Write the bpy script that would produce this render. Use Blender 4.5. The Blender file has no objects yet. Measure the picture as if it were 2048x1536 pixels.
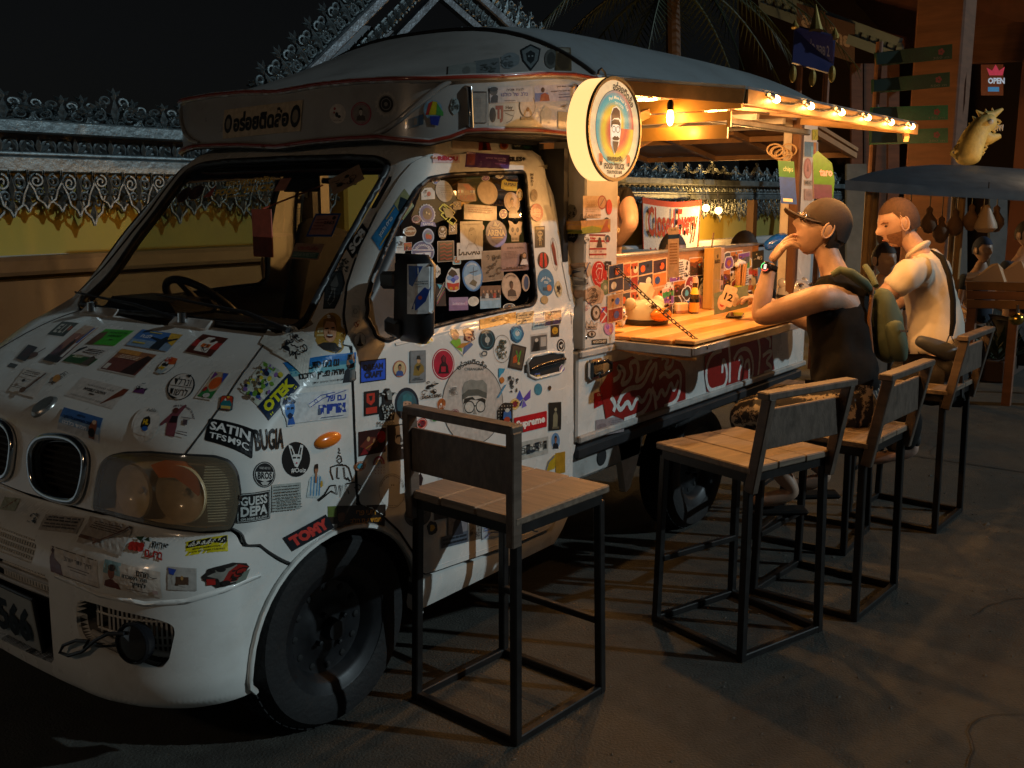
import bpy, bmesh, math, random
from math import sin, cos, pi, radians, sqrt, atan, atan2, tan
from mathutils import Vector, Matrix, geometry
from mathutils.bvhtree import BVHTree
SC = bpy.context.scene
COL = SC.collection
V3 = Vector
# ------------------------------------------------------------ camera
FPX, CAMH = 2000.0, 1.5
PITCH, YAW = atan(368 / FPX), radians(37.0)
FWD = V3((cos(YAW) * cos(PITCH), sin(YAW) * cos(PITCH), -sin(PITCH)))
RGT = V3((sin(YAW), -cos(YAW), 0))
UPV = RGT.cross(FWD)
EYE = V3((0, 0, CAMH))
cam_data = bpy.data.cameras.new('camera')
cam_data.sensor_width = 36; cam_data.lens = 36 * FPX / 2048
cam_data.clip_start = 0.05; cam_data.clip_end = 500
cam = bpy.data.objects.new('camera', cam_data); COL.objects.link(cam)
m = Matrix((RGT, UPV, -FWD)).transposed().to_4x4(); m.translation = EYE
cam.matrix_world = m
SC.camera = cam
# ------------------------------------------------------------ world, sun, exposure
world = bpy.data.worlds.new('World'); SC.world = world; world.use_nodes = True
SUN_EL, SUN_AZ = radians(27), atan2(-0.91, 0.42)          # where the cool lamp stands
wn, wl = world.node_tree.nodes, world.node_tree.links
wn.clear()
sky = wn.new('ShaderNodeTexSky'); sky.sky_type = 'NISHITA'; sky.sun_disc = False
sky.sun_elevation = SUN_EL; sky.sun_rotation = pi / 2 - SUN_AZ
hsv = wn.new('ShaderNodeHueSaturation'); hsv.inputs['Saturation'].default_value = 0.35
bg = wn.new('ShaderNodeBackground'); bg.inputs['Strength'].default_value = 0.0008
out = wn.new('ShaderNodeOutputWorld')
wl.new(sky.outputs[0], hsv.inputs['Color']); wl.new(hsv.outputs[0], bg.inputs[0]); wl.new(bg.outputs[0], out.inputs[0])
sun_d = bpy.data.lights.new('sun', 'SUN'); sun_d.energy = 1.08; sun_d.angle = radians(0.8); sun_d.color = (0.74, 0.93, 1.0)
sun = bpy.data.objects.new('sun', sun_d); COL.objects.link(sun)
sdir = V3((cos(SUN_AZ) * cos(SUN_EL), sin(SUN_AZ) * cos(SUN_EL), sin(SUN_EL)))
sun.rotation_euler = sdir.to_track_quat('Z', 'Y').to_euler()
SC.view_settings.view_transform = 'Standard'; SC.view_settings.look = 'None'
SC.view_settings.exposure = 0.0; SC.view_settings.gamma = 1.0; SC.view_settings.use_curve_mapping = False
try:
    SC.cycles.use_denoising = True
    SC.cycles.max_bounces = 6; SC.cycles.transparent_max_bounces = 16
    SC.cycles.sample_clamp_indirect = 4.0
except Exception:
    pass
# ------------------------------------------------------------ measuring helpers (pixel of the 2048x1536 photograph -> point)
def raydir(x, y): return FWD + RGT * ((x - 1024) / FPX) - UPV * ((y - 768) / FPX)
def atz(x, y, Z): d = raydir(x, y); return EYE + d * ((Z - EYE.z) / d.z)
def aty(x, y, Y): d = raydir(x, y); return EYE + d * ((Y - EYE.y) / d.y)
def atd(x, y, D): return EYE + raydir(x, y) * D
# ------------------------------------------------------------ objects
def tag(o, label=None, cat=None, group=None, kind=None):
    if label: o['label'] = label
    if cat: o['category'] = cat
    if group: o['group'] = group
    if kind: o['kind'] = kind
    return o
def thing(name, label, cat, loc=(0, 0, 0), rz=0, group=None):
    o = bpy.data.objects.new(name, None); COL.objects.link(o)
    o.location = loc; o.rotation_euler = (0, 0, rz); o.empty_display_size = .1
    return tag(o, label, cat, group)
def mesh_obj(name, me, mats, parent=None, world_coords=False):
    if not isinstance(mats, (list, tuple)): mats = [mats]
    for mm in mats: me.materials.append(mm)
    o = bpy.data.objects.new(name, me); COL.objects.link(o)
    if parent is not None:
        o.parent = parent
        if world_coords: o.matrix_parent_inverse = pmat(parent).inverted()
    return o
def pmat(p):
    m = Matrix.Translation(p.location) @ p.rotation_euler.to_matrix().to_4x4() @ Matrix.Diagonal((*p.scale, 1))
    if p.parent: m = pmat(p.parent) @ p.matrix_parent_inverse @ m
    return m
def smooth(me, ang=35):
    me.shade_smooth()
    try: me.set_sharp_from_angle(angle=radians(ang))
    except Exception: pass
class MB:
    def __init__(s): s.v = []; s.f = []; s.mi = []; s.c = []
    def add(s, vs, fs, mi=0, col=None):
        n = len(s.v); s.v += [tuple(v) for v in vs]
        s.f += [tuple(i + n for i in f) for f in fs]; s.mi += [mi] * len(fs)
        s.c += [col] * len(fs); return s
    def box(s, c, d, mi=0, M=None, bev=0, col=None):
        x, y, z = [q / 2 for q in d]; c = V3(c)
        if bev:
            b = min(bev, x * .9, y * .9, z * .9)
            bm = bmesh.new(); bmesh.ops.create_cube(bm, size=1)
            for v in bm.verts: v.co = V3((v.co.x * 2 * x, v.co.y * 2 * y, v.co.z * 2 * z))
            bmesh.ops.bevel(bm, geom=bm.edges[:], offset=b, segments=1, affect='EDGES')
            vs = [v.co.copy() for v in bm.verts]; bm.verts.index_update()
            fs = [[v.index for v in f.verts] for f in bm.faces]; bm.free()
        else:
            vs = [V3((a, b_, e)) for a in (-x, x) for b_ in (-y, y) for e in (-z, z)]
            fs = [(0, 1, 3, 2), (4, 6, 7, 5), (0, 4, 5, 1), (2, 3, 7, 6), (0, 2, 6, 4), (1, 5, 7, 3)]
        if M is not None: vs = [M @ v for v in vs]
        return s.add([v + c for v in vs], fs, mi, col)
    def bar(s, a, b, w, h=None, mi=0, up=(0, 0, 1), bev=0, col=None):
        a, b = V3(a), V3(b); h = h or w; d = b - a; L = d.length
        if L < 1e-6: return s
        z = d / L; u = V3(up)
        if abs(z.dot(u)) > .98: u = V3((1, 0, 0))
        x = u.cross(z).normalized(); y = z.cross(x)
        M = Matrix((x, y, z)).transposed()
        return s.box((a + b) / 2, (w, h, L), mi, M, bev, col)
    def tube(s, pts, r, n=8, mi=0, cap=True, closed=False, col=None):
        pts = [V3(p) for p in pts]; N = len(pts)
        rs = r if isinstance(r, (list, tuple)) else [r] * N
        vs = []; px = None
        for i, p in enumerate(pts):
            if closed: t = pts[(i + 1) % N] - pts[i - 1]
            else: t = pts[min(i + 1, N - 1)] - pts[max(i - 1, 0)]
            t = t.normalized() if t.length > 1e-9 else V3((0, 0, 1))
            if px is None:
                u = V3((0, 0, 1)) if abs(t.z) < .9 else V3((1, 0, 0)); px = u.cross(t).normalized()
            else:
                q = px - t * px.dot(t); px = q.normalized() if q.length > 1e-6 else px
            py = t.cross(px)
            for k in range(n):
                a = 2 * pi * k / n; vs.append(p + (px * cos(a) + py * sin(a)) * rs[i])
        fs = []
        for i in range(N if closed else N - 1):
            j = (i + 1) % N
            for k in range(n):
                l = (k + 1) % n; fs.append((i * n + k, i * n + l, j * n + l, j * n + k))
        if cap and not closed:
            fs.append(tuple(range(n))[::-1]); fs.append(tuple((N - 1) * n + k for k in range(n)))
        return s.add(vs, fs, mi, col)
    def lathe(s, prof, c=(0, 0, 0), n=24, axis='Z', mi=0, M=None, sx=1, sy=1, col=None):
        c = V3(c); vs = []; fs = []
        for r, h in prof:
            for k in range(n):
                a = 2 * pi * k / n; v = V3((r * cos(a) * sx, r * sin(a) * sy, h))
                if axis == 'Y': v = V3((v.x, v.z, v.y))
                if axis == 'X': v = V3((v.z, v.x, v.y))
                if M is not None: v = M @ v
                vs.append(v + c)
        for i in range(len(prof) - 1):
            for k in range(n):
                l = (k + 1) % n; q = (i * n + k, i * n + l, (i + 1) * n + l, (i + 1) * n + k)
                fs.append(q[::-1] if axis == 'Y' else q)
        return s.add(vs, fs, mi, col)
    def ball(s, c, r, n=12, m_=8, mi=0, M=None, col=None):
        if not isinstance(r, (list, tuple)): r = (r, r, r)
        vs = []; c = V3(c)
        for i in range(m_ + 1):
            t = pi * i / m_
            for k in range(n):
                a = 2 * pi * k / n; v = V3((sin(t) * cos(a) * r[0], sin(t) * sin(a) * r[1], cos(t) * r[2]))
                if M is not None: v = M @ v
                vs.append(v + c)
        fs = []
        for i in range(m_):
            for k in range(n):
                l = (k + 1) % n; fs.append((i * n + k, (i + 1) * n + k, (i + 1) * n + l, i * n + l))
        return s.add(vs, fs, mi, col)
    def prism(s, poly, a, b, mi=0, M=None, col=None):
        """extrude a 2-D polygon (x,y) between heights a and b, M maps to the world"""
        n = len(poly); vs = [V3((p[0], p[1], a)) for p in poly] + [V3((p[0], p[1], b)) for p in poly]
        if M is not None: vs = [M @ v for v in vs]
        fs = [tuple(range(n))[::-1], tuple(range(n, 2 * n))] + [(i, (i + 1) % n, (i + 1) % n + n, i + n) for i in range(n)]
        return s.add(vs, fs, mi, col)
    def mesh(s, name='m', sm=None, merge=False):
        me = bpy.data.meshes.new(name); me.from_pydata(s.v, [], s.f)
        me.polygons.foreach_set('material_index', s.mi)
        if any(c is not None for c in s.c):
            at = me.color_attributes.new('Col', 'FLOAT_COLOR', 'CORNER')
            dat = []
            for p, c in zip(me.polygons, s.c):
                c = c or (.5, .5, .5); dat += [c[0], c[1], c[2], 1.0] * p.loop_total
            at.data.foreach_set('color', dat)
        me.validate(verbose=False); me.update()
        if merge:
            bm = bmesh.new(); bm.from_mesh(me); bmesh.ops.remove_doubles(bm, verts=bm.verts, dist=1e-5); bm.to_mesh(me); bm.free()
        if sm: smooth(me, sm)
        return me
    def build(s, name, mats, parent=None, sm=None, wc=False, merge=False):
        return mesh_obj(name, s.mesh(name, sm, merge), mats, parent, wc)
def copy_tree(o, parent=None):
    c = o.copy(); COL.objects.link(c)
    if parent is not None: c.parent = parent
    for ch in o.children: copy_tree(ch, c)
    return c
def srgb(r, g=None, b=None):
    if isinstance(r, str):
        h = r.lstrip('#'); r, g, b = [int(h[i:i + 2], 16) / 255 for i in (0, 2, 4)]
    f = lambda c: c / 12.92 if c <= .04045 else ((c + .055) / 1.055) ** 2.4
    return (f(r), f(g), f(b))
# ------------------------------------------------------------ materials
MATS = {}
def mat(name, col=(.5, .5, .5), rough=.5, metal=0, noise=0, nscale=8, bump=0, bscale=40, coat=0, emit=None, estr=0,
        trans=0, alpha=1, dirt=None, dirt_amt=.0, dscale=3, spec=None, stretch=None, sheen=0):
    if name in MATS: return MATS[name]
    m = bpy.data.materials.new(name); m.use_nodes = True; nt = m.node_tree; N, L = nt.nodes, nt.links
    p = N['Principled BSDF']; p.inputs['Roughness'].default_value = rough; p.inputs['Metallic'].default_value = metal
    p.inputs['Base Color'].default_value = (*col, 1)
    if spec is not None: p.inputs['Specular IOR Level'].default_value = spec
    if coat: p.inputs['Coat Weight'].default_value = coat; p.inputs['Coat Roughness'].default_value = .08
    if sheen: p.inputs['Sheen Weight'].default_value = sheen
    if trans: p.inputs['Transmission Weight'].default_value = trans
    if alpha < 1: p.inputs['Alpha'].default_value = alpha
    if emit: p.inputs['Emission Color'].default_value = (*emit, 1); p.inputs['Emission Strength'].default_value = estr
    tc = N.new('ShaderNodeTexCoord'); mp = N.new('ShaderNodeMapping'); L.new(tc.outputs['Object'], mp.inputs[0])
    if stretch: mp.inputs['Scale'].default_value = stretch
    cur = None
    if noise:
        t = N.new('ShaderNodeTexNoise'); t.inputs['Scale'].default_value = nscale; t.inputs['Detail'].default_value = 6; t.inputs['Roughness'].default_value = .6
        L.new(mp.outputs[0], t.inputs[0])
        r = N.new('ShaderNodeMapRange'); r.inputs[1].default_value = .25; r.inputs[2].default_value = .75
        r.inputs[3].default_value = 1 - noise; r.inputs[4].default_value = 1 + noise; L.new(t.outputs[0], r.inputs[0])
        mx = N.new('ShaderNodeMix'); mx.data_type = 'RGBA'; mx.blend_type = 'MULTIPLY'; mx.inputs[0].default_value = 1
        mx.inputs[6].default_value = (*col, 1); L.new(r.outputs[0], mx.inputs[7]); cur = mx.outputs[2]
        rr = N.new('ShaderNodeMapRange'); rr.inputs[3].default_value = max(0.02, rough - .12); rr.inputs[4].default_value = min(1, rough + .15)
        L.new(t.outputs[0], rr.inputs[0]); L.new(rr.outputs[0], p.inputs['Roughness'])
    if dirt:
        t = N.new('ShaderNodeTexNoise'); t.inputs['Scale'].default_value = dscale; t.inputs['Detail'].default_value = 10; t.inputs['Roughness'].default_value = .7
        L.new(mp.outputs[0], t.inputs[0])
        r = N.new('ShaderNodeMapRange'); r.inputs[1].default_value = .5; r.inputs[2].default_value = .75; r.inputs[3].default_value = 0; r.inputs[4].default_value = dirt_amt
        L.new(t.outputs[0], r.inputs[0])
        mx = N.new('ShaderNodeMix'); mx.data_type = 'RGBA'; L.new(r.outputs[0], mx.inputs[0])
        if cur: L.new(cur, mx.inputs[6])
        else: mx.inputs[6].default_value = (*col, 1)
        mx.inputs[7].default_value = (*dirt, 1); cur = mx.outputs[2]
    if cur: L.new(cur, p.inputs['Base Color'])
    if bump:
        t = N.new('ShaderNodeTexNoise'); t.inputs['Scale'].default_value = bscale; t.inputs['Detail'].default_value = 5; L.new(mp.outputs[0], t.inputs[0])
        b = N.new('ShaderNodeBump'); b.inputs['Strength'].default_value = bump; b.inputs['Distance'].default_value = .01
        L.new(t.outputs[0], b.inputs['Height']); L.new(b.outputs[0], p.inputs['Normal'])
    MATS[name] = m; return m
def print_mat(name='sticker_print', rough=.38, emit=0, coat=.3):
    if name in MATS: return MATS[name]
    m = bpy.data.materials.new(name); m.use_nodes = True; N, L = m.node_tree.nodes, m.node_tree.links
    p = N['Principled BSDF']; p.inputs['Roughness'].default_value = rough
    p.inputs['Coat Weight'].default_value = coat; p.inputs['Coat Roughness'].default_value = .2
    a = N.new('ShaderNodeAttribute'); a.attribute_name = 'Col'
    tc = N.new('ShaderNodeTexCoord'); t = N.new('ShaderNodeTexNoise'); t.inputs['Scale'].default_value = 60; t.inputs['Detail'].default_value = 6
    L.new(tc.outputs['Object'], t.inputs[0])
    r = N.new('ShaderNodeMapRange'); r.inputs[1].default_value = .3; r.inputs[2].default_value = .7; r.inputs[3].default_value = .78; r.inputs[4].default_value = 1.1; L.new(t.outputs[0], r.inputs[0])
    mx = N.new('ShaderNodeMix'); mx.data_type = 'RGBA'; mx.blend_type = 'MULTIPLY'; mx.inputs[0].default_value = 1
    L.new(a.outputs['Color'], mx.inputs[6]); L.new(r.outputs[0], mx.inputs[7]); L.new(mx.outputs[2], p.inputs['Base Color'])
    if emit:
        L.new(a.outputs['Color'], p.inputs['Emission Color']); p.inputs['Emission Strength'].default_value = emit
    MATS[name] = m; return m
def glass_mat(name, tint=(.9, .95, .95), rough=.02, opac=.12, spec=.5):
    """thin pane: mostly see-through, with a real mirror part"""
    if name in MATS: return MATS[name]
    m = bpy.data.materials.new(name); m.use_nodes = True; N, L = m.node_tree.nodes, m.node_tree.links
    N.clear(); o = N.new('ShaderNodeOutputMaterial'); tr = N.new('ShaderNodeBsdfTransparent'); tr.inputs[0].default_value = (*tint, 1)
    gl = N.new('ShaderNodeBsdfGlossy'); gl.inputs['Roughness'].default_value = rough; gl.inputs[0].default_value = (.9, .95, 1, 1)
    lw = N.new('ShaderNodeLayerWeight'); lw.inputs[0].default_value = .5; pw = N.new('ShaderNodeMath'); pw.operation = 'POWER'; pw.inputs[1].default_value = 4; L.new(lw.outputs['Facing'], pw.inputs[0])
    ad = N.new('ShaderNodeMath'); ad.operation = 'ADD'; ad.inputs[1].default_value = opac; ad.use_clamp = True
    mx = N.new('ShaderNodeMixShader'); L.new(pw.outputs[0], ad.inputs[0]); L.new(ad.outputs[0], mx.inputs[0])
    L.new(tr.outputs[0], mx.inputs[1]); L.new(gl.outputs[0], mx.inputs[2]); L.new(mx.outputs[0], o.inputs[0])
    MATS[name] = m; return m
def haze_glass(name, col, amt):
    m = glass_mat(name, (.95, .9, .8), .08, .04); N, L = m.node_tree.nodes, m.node_tree.links; o = [n for n in N if n.type == 'OUTPUT_MATERIAL'][0]; src = o.inputs[0].links[0].from_socket
    d = N.new('ShaderNodeBsdfDiffuse'); d.inputs[0].default_value = (*col, 1); mx = N.new('ShaderNodeMixShader'); mx.inputs[0].default_value = amt; L.new(src, mx.inputs[1]); L.new(d.outputs[0], mx.inputs[2]); L.new(mx.outputs[0], o.inputs[0]); return m
W_WHITE = mat('white_paint', (.70, .69, .65), .26, coat=.5, noise=.07, nscale=5, dirt=(.38, .33, .27), dirt_amt=.4, dscale=4)
W_SILVER = mat('silver_cap_paint', (.36, .345, .325), .3, metal=.15, coat=.3, noise=.14, nscale=3, dirt=(.14, .12, .1), dirt_amt=.5, dscale=5)
W_ROOF = mat('weathered_roof_paint', (.36, .40, .42), .3, metal=.35, noise=.12, nscale=3, dirt=(.2, .17, .15), dirt_amt=.5, dscale=6, bump=.1, bscale=9)
M_SEAM = mat('seam_black', (.012, .012, .012), .6)
M_BLK = mat('black_plastic', (.018, .018, .02), .45, noise=.2, nscale=20)
M_BLKG = mat('gloss_black', (.012, .012, .014), .12, coat=.3)
M_CHROME = mat('chrome', (.62, .64, .66), .14, metal=1, noise=.15, nscale=12)
M_STEEL = mat('galvanised_steel', (.45, .46, .47), .38, metal=.85, noise=.2, nscale=15, dirt=(.2, .14, .1), dirt_amt=.5, dscale=18)
M_RUBBER = mat('tyre_rubber', (.007, .007, .0075), .75, noise=.3, nscale=18, bump=.3, bscale=60)
M_RIM = mat('dark_rim', (.013, .014, .016), .45, metal=.3, noise=.25, nscale=25)
M_WHT2 = mat('grimy_white_steel', (.42, .40, .37), .45, noise=.2, nscale=10, dirt=(.12, .09, .06), dirt_amt=.8, dscale=9)
M_GLASS = glass_mat('window_glass')
M_REDT = mat('red_trim', (.25, .03, .015), .35, coat=.3)
M_CREAM = mat('pillar_white', (.62, .58, .52), .35, noise=.1, nscale=9, dirt=(.3, .22, .15), dirt_amt=.5, dscale=8)
PRINT = print_mat()
# ============================================================ the food truck
YC = 2.75
def tab(t):
    """monotone cubic through the points of t"""
    X = [q[0] for q in t]; Y = [q[1] for q in t]; n = len(t)
    if n == 1: return lambda z: Y[0]
    D = [(Y[i + 1] - Y[i]) / (X[i + 1] - X[i]) for i in range(n - 1)]; Mv = [D[0]] + [0.0] * (n - 2) + [D[-1]]
    for i in range(1, n - 1): Mv[i] = 0.0 if D[i - 1] * D[i] <= 0 else 2 * D[i - 1] * D[i] / (D[i - 1] + D[i])
    def f(z):
        if z <= X[0]: return Y[0]
        if z >= X[-1]: return Y[-1]
        i = 0
        while z > X[i + 1]: i += 1
        h = X[i + 1] - X[i]; k = (z - X[i]) / h; k2, k3 = k * k, k * k * k
        return (2 * k3 - 3 * k2 + 1) * Y[i] + (k3 - 2 * k2 + k) * h * Mv[i] + (3 * k2 - 2 * k3) * Y[i + 1] + (k3 - k2) * h * Mv[i + 1]
    return f
def chai(p, n=2, closed=True):
    for _ in range(n):
        o = []; N = len(p)
        if not closed: o.append(p[0])
        for i in range(N if closed else N - 1):
            a, b = p[i], p[(i + 1) % N]
            o.append((a[0] * .75 + b[0] * .25, a[1] * .75 + b[1] * .25)); o.append((a[0] * .25 + b[0] * .75, a[1] * .25 + b[1] * .75))
        if not closed: o.append(p[-1])
        p = o
    return p
def pin(poly, x, y):
    c = False; n = len(poly); j = n - 1
    for i in range(n):
        xi, yi = poly[i]; xj, yj = poly[j]
        if (yi > y) != (yj > y) and x < (xj - xi) * (y - yi) / (yj - yi) + xi: c = not c
        j = i
    return c
def inside(outline, holes, x, y): return pin(outline, x, y) and not any(pin(h, x, y) for h in holes)
class Skin:
    """vehicle skin as plan outlines stacked in z; u runs from the centre line round the corner and along the side"""
    def __init__(s, xf, ys, rx, ry, bow, zr, xend, us, zs):
        s.xf, s.ys, s.rx, s.ry, s.bow, s.zr, s.xend = map(lambda q: tab(q) if isinstance(q, list) else q, (xf, ys, rx, ry, bow, zr, xend))
        s.us, s.zs = us, zs
        vs = []; fs = []; s.par = []
        for z in zs:
            for u in us: vs.append(s.P(u, z)); s.par.append((u, z))
        n = len(us)
        for i in range(len(zs) - 1):
            for j in range(n - 1):
                a = i * n + j; fs += [(a, a + 1, a + n + 1), (a, a + n + 1, a + n)]
        s.vs, s.fs = vs, fs; s.bvh = BVHTree.FromPolygons(vs, fs)
    def P(s, u, z):
        sg = 1 if u >= 0 else -1; u = abs(u)
        ys, rx, ry = s.ys(z), s.rx(z), s.ry(z); yc = YC - ys - ry       # distance from centre to the start of the corner
        if u <= 1: d = u * yc; x = s.xf(z) + s.bow(z) * (d / (YC - ys)) ** 2
        elif u <= 2:
            t = (u - 1) * pi / 2; x0 = s.xf(z) + s.bow(z) * (yc / (YC - ys)) ** 2
            d = yc + ry * sin(t); x = x0 + rx * (1 - cos(t))
        else:
            x0 = s.xf(z) + s.bow(z) * (yc / (YC - ys)) ** 2; d = YC - ys; x = x0 + rx + (u - 2)
        return V3((x, YC - sg * d, z))
    def nrm(s, u, z):
        e = .004; n = (s.P(u + e, z) - s.P(u - e, z)).cross(s.P(u, z + e) - s.P(u, z - e)).normalized()
        c = V3((2.6, YC, min(z, 1.2))); p = s.P(u, z)
        return n if n.dot(p - c) > 0 else -n
    def px(s, x, y):
        h, n, i, d = s.bvh.ray_cast(EYE, raydir(x, y).normalized())
        if h is None: raise ValueError('miss %s,%s' % (x, y))
        tri = s.fs[i]; A, B, C_ = [s.vs[k] for k in tri]
        q = geometry.barycentric_transform(h, A, B, C_, *[V3((*s.par[k], 0)) for k in tri]); return (q.x, q.y)
    def side(s, x, z):
        u = 2 + x - s.P(2, z).x; return (u, z)
def dens(poly, step):
    o = []
    for i, p in enumerate(poly):
        q = poly[(i + 1) % len(poly)]; n = max(1, int(math.hypot(q[0] - p[0], q[1] - p[1]) / step))
        for k in range(n): o.append((p[0] + (q[0] - p[0]) * k / n, p[1] + (q[1] - p[1]) * k / n))
    return o
def cdt(outline, holes, pts):
    vs = [V3(p) for p in outline]; es = [(i, (i + 1) % len(outline)) for i in range(len(outline))]
    for h in holes:
        n = len(vs); vs += [V3(p) for p in h]; es += [(n + i, n + (i + 1) % len(h)) for i in range(len(h))]
    vs += [V3(p) for p in pts]
    v, e, f, *_ = geometry.delaunay_2d_cdt(vs, es, [], 0, 1e-5)
    v = [tuple(q) for q in v]
    f = [t for t in f if inside(outline, holes, sum(v[k][0] for k in t) / len(t), sum(v[k][1] for k in t) / len(t))]
    return v, f
def panel(S, outline, holes=(), off=0.0, du=.05, dz=.025, thick=.004, name='panel', mats=None, parent=None, sm=40, prox=None, flat=False):
    """one sheet-metal panel cut out of skin S, folded back at its edges so that the joints are real gaps"""
    ol = dens(outline, .02); hs = [dens(h, .02) for h in holes]
    us = [p[0] for p in ol]; zs = [p[1] for p in ol]; pts = []
    k = 0; z = min(zs) + dz / 2
    while z < max(zs):
        u = min(us) + du / 2 + (du / 2 if k % 2 else 0)
        while u < max(us):
            if inside(ol, hs, u, z): pts.append((u, z))
            u += du
        z += dz; k += 1
    v, f = cdt(ol, hs, pts)
    vs = [S.P(*q) + S.nrm(*q) * off for q in v]
    # orient outward
    out = []
    for t in f:
        a, b, c = [vs[i] for i in t[:3]]; n = (b - a).cross(c - a); q = v[t[0]]
        out.append(tuple(t) if n.dot(S.nrm(*q)) > 0 else tuple(t)[::-1])
    if prox is not None: n0 = len(prox[0]); prox[0].extend(vs); prox[1].extend([tuple(i + n0 for i in t) for t in out])
    me = bpy.data.meshes.new(name); me.from_pydata([tuple(q) for q in vs], [], out)
    bm = bmesh.new(); bm.from_mesh(me)
    be = [e for e in bm.edges if e.is_boundary]
    if be and thick:
        bm.verts.index_update()
        r = bmesh.ops.extrude_edge_only(bm, edges=be)
        bm.verts.ensure_lookup_table(); bm.verts.index_update()
        ce = V3((2.6, YC, 1.0))
        for g in r['geom']:
            if isinstance(g, bmesh.types.BMVert):
                bmn = [e.other_vert(g) for e in g.link_edges]
                bmn = [w for w in bmn if w.index < len(v)] or bmn
                src = min(bmn, key=lambda w: (w.co - g.co).length)
                # inward direction
                i = min(src.index, len(v) - 1) if src.index >= 0 else 0
                g.co = src.co - S.nrm(*v[i]) * thick
    bm.verts.ensure_lookup_table()
    nn = [S.nrm(*q) for q in v]
    for w in list(bm.verts)[len(v):]:
        src = [e.other_vert(w) for e in w.link_edges if e.other_vert(w).index < len(v)]
        nn.append(nn[src[0].index] if src else V3((0, 0, 1)))
    bm.to_mesh(me); bm.free(); me.shade_smooth()
    me.normals_split_custom_set_from_vertices([tuple(q) for q in nn])
    return mesh_obj(name, me, mats, parent)
def mirror_poly(p): return [(-u, z) for u, z in p]
def ribbon(S, pts, w, h, name, mt, parent, closed=False, off=0.001, mirror=False, n=6):
    """a bead or dark joint that follows skin S; pts in (u,z)"""
    P = dens(pts, .02) if closed else dens(pts, .02)[:max(1, len(dens(pts, .02)) - 0)]
    if not closed:
        P = []
        for a, b in zip(pts, pts[1:]):
            k = max(1, int(math.hypot(b[0] - a[0], b[1] - a[1]) / .02))
            P += [(a[0] + (b[0] - a[0]) * i / k, a[1] + (b[1] - a[1]) * i / k) for i in range(k)]
        P.append(pts[-1])
    for sg in ((1, -1) if mirror else (1,)):
        mb = MB()
        q = [S.P(sg * u, z) + S.nrm(sg * u, z) * off for u, z in P]
        mb.tube(q, w, n=n, closed=closed)
        o = mb.build(name, mt, parent, sm=60)
    return o

truck = thing('food_truck', 'white sticker-covered food truck with drop-down bar counter and lit awning', 'food truck')
PROX = ([], [])                 # every outer sheet of the truck, for laying stickers on it
zs_ = [.2 + .01 * i for i in range(150)]
us_ = [-1.6, -1.3, -1, -.75, -.5, -.25, 0, .25, .5, .75, 1] + [1 + i / 12 for i in range(1, 13)] + [2 + .05 * i for i in range(1, 34)]
CAB = Skin(xf=[(.2, 1.30), (.24, 1.25), (.32, 1.237), (.55, 1.235), (.60, 1.25), (.64, 1.285), (.68, 1.345), (.80, 1.362), (.87, 1.382), (.905, 1.41), (.935, 1.455), (1.00, 1.57), (1.09, 1.74), (1.115, 1.80), (1.14, 1.865), (1.40, 2.12), (1.64, 2.345), (1.665, 2.375), (1.70, 2.44)],
           ys=[(.2, 2.03), (.3, 2.005), (.5, 2.0), (.75, 1.985), (.95, 1.99), (1.08, 2.0), (1.12, 2.02), (1.4, 2.06), (1.6, 2.11), (1.66, 2.15), (1.70, 2.2)],
           rx=[(.2, .26), (.6, .24), (.7, .20), (.9, .19), (1.0, .14), (1.1, .1), (1.2, .07), (1.7, .07)],
           ry=[(.2, .36), (.6, .34), (.7, .32), (.9, .26), (1.0, .2), (1.1, .15), (1.2, .1), (1.7, .1)],
           bow=[(.2, .06), (.6, .06), (.9, .05), (1.1, .03), (1.2, .03), (1.7, .02)], zr=[(0, 0)], xend=[(0, 3.02)], us=us_, zs=zs_)
c = CAB.px
def cs(pts, step=14):
    o = []
    for a, b in zip(pts, pts[1:]):
        n = max(1, int(math.hypot(a[0] - b[0], a[1] - b[1]) / step))
        o += [c(a[0] + (b[0] - a[0]) * i / n, a[1] + (b[1] - a[1]) * i / n) for i in range(n)]
    return o + [c(*pts[-1])]
# measured outlines on the right-hand (kerb) side
headlight_ol = cs(((205, 928), (222, 914), (250, 908), (300, 907), (360, 912), (430, 915), (458, 924), (472, 945), (478, 985), (470, 1030), (461, 1056), (400, 1060), (330, 1052), (255, 1036), (190, 1018), (194, 975))); headlight_ol = chai(headlight_ol, 2)
seam_hood = cs(((368, 912), (400, 870), (440, 815), (480, 755), (520, 700), (543, 668)))
ws_ol_r = [(0, 1.139)] + cs(((430, 648), (520, 655), (590, 657), (612, 640), (640, 585), (690, 490), (740, 400), (772, 345), (776, 328), (755, 318), (700, 315))) + [(0, 1.638)]; ws_ol_r = [ws_ol_r[0]] + chai(ws_ol_r[1:-1], 1, False) + [ws_ol_r[-1]]
win_ol = cs(((746, 668), (737, 640), (733, 605), (745, 560), (770, 500), (800, 435), (835, 377), (860, 357), (900, 350), (1044, 344), (1049, 350), (1071, 596), (1064, 610), (1000, 622), (900, 645), (800, 672), (770, 684))); win_ol = chai(win_ol, 2)
door_x0, door_x1 = 1.925, 3.015
door_ol = cs(((835, 330), (870, 317), (960, 309), (1062, 308))) + [CAB.side(2.62 + .0, 1.60)]
door_ol = cs(((704, 690), (694, 665), (690, 630), (697, 570), (720, 500), (757, 425), (800, 355), (826, 325), (850, 314), (960, 306), (1062, 305), (1082, 318), (1110, 470), (1138, 610), (1145, 700), (1146, 900), (1132, 960), (1122, 1000), (1100, 1055), (1050, 1078), (960, 1110), (880, 1138), (846, 1148), (828, 1105), (800, 1062), (770, 1033), (740, 1015), (716, 1004), (704, 700))); door_ol = chai(door_ol, 1)
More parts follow.
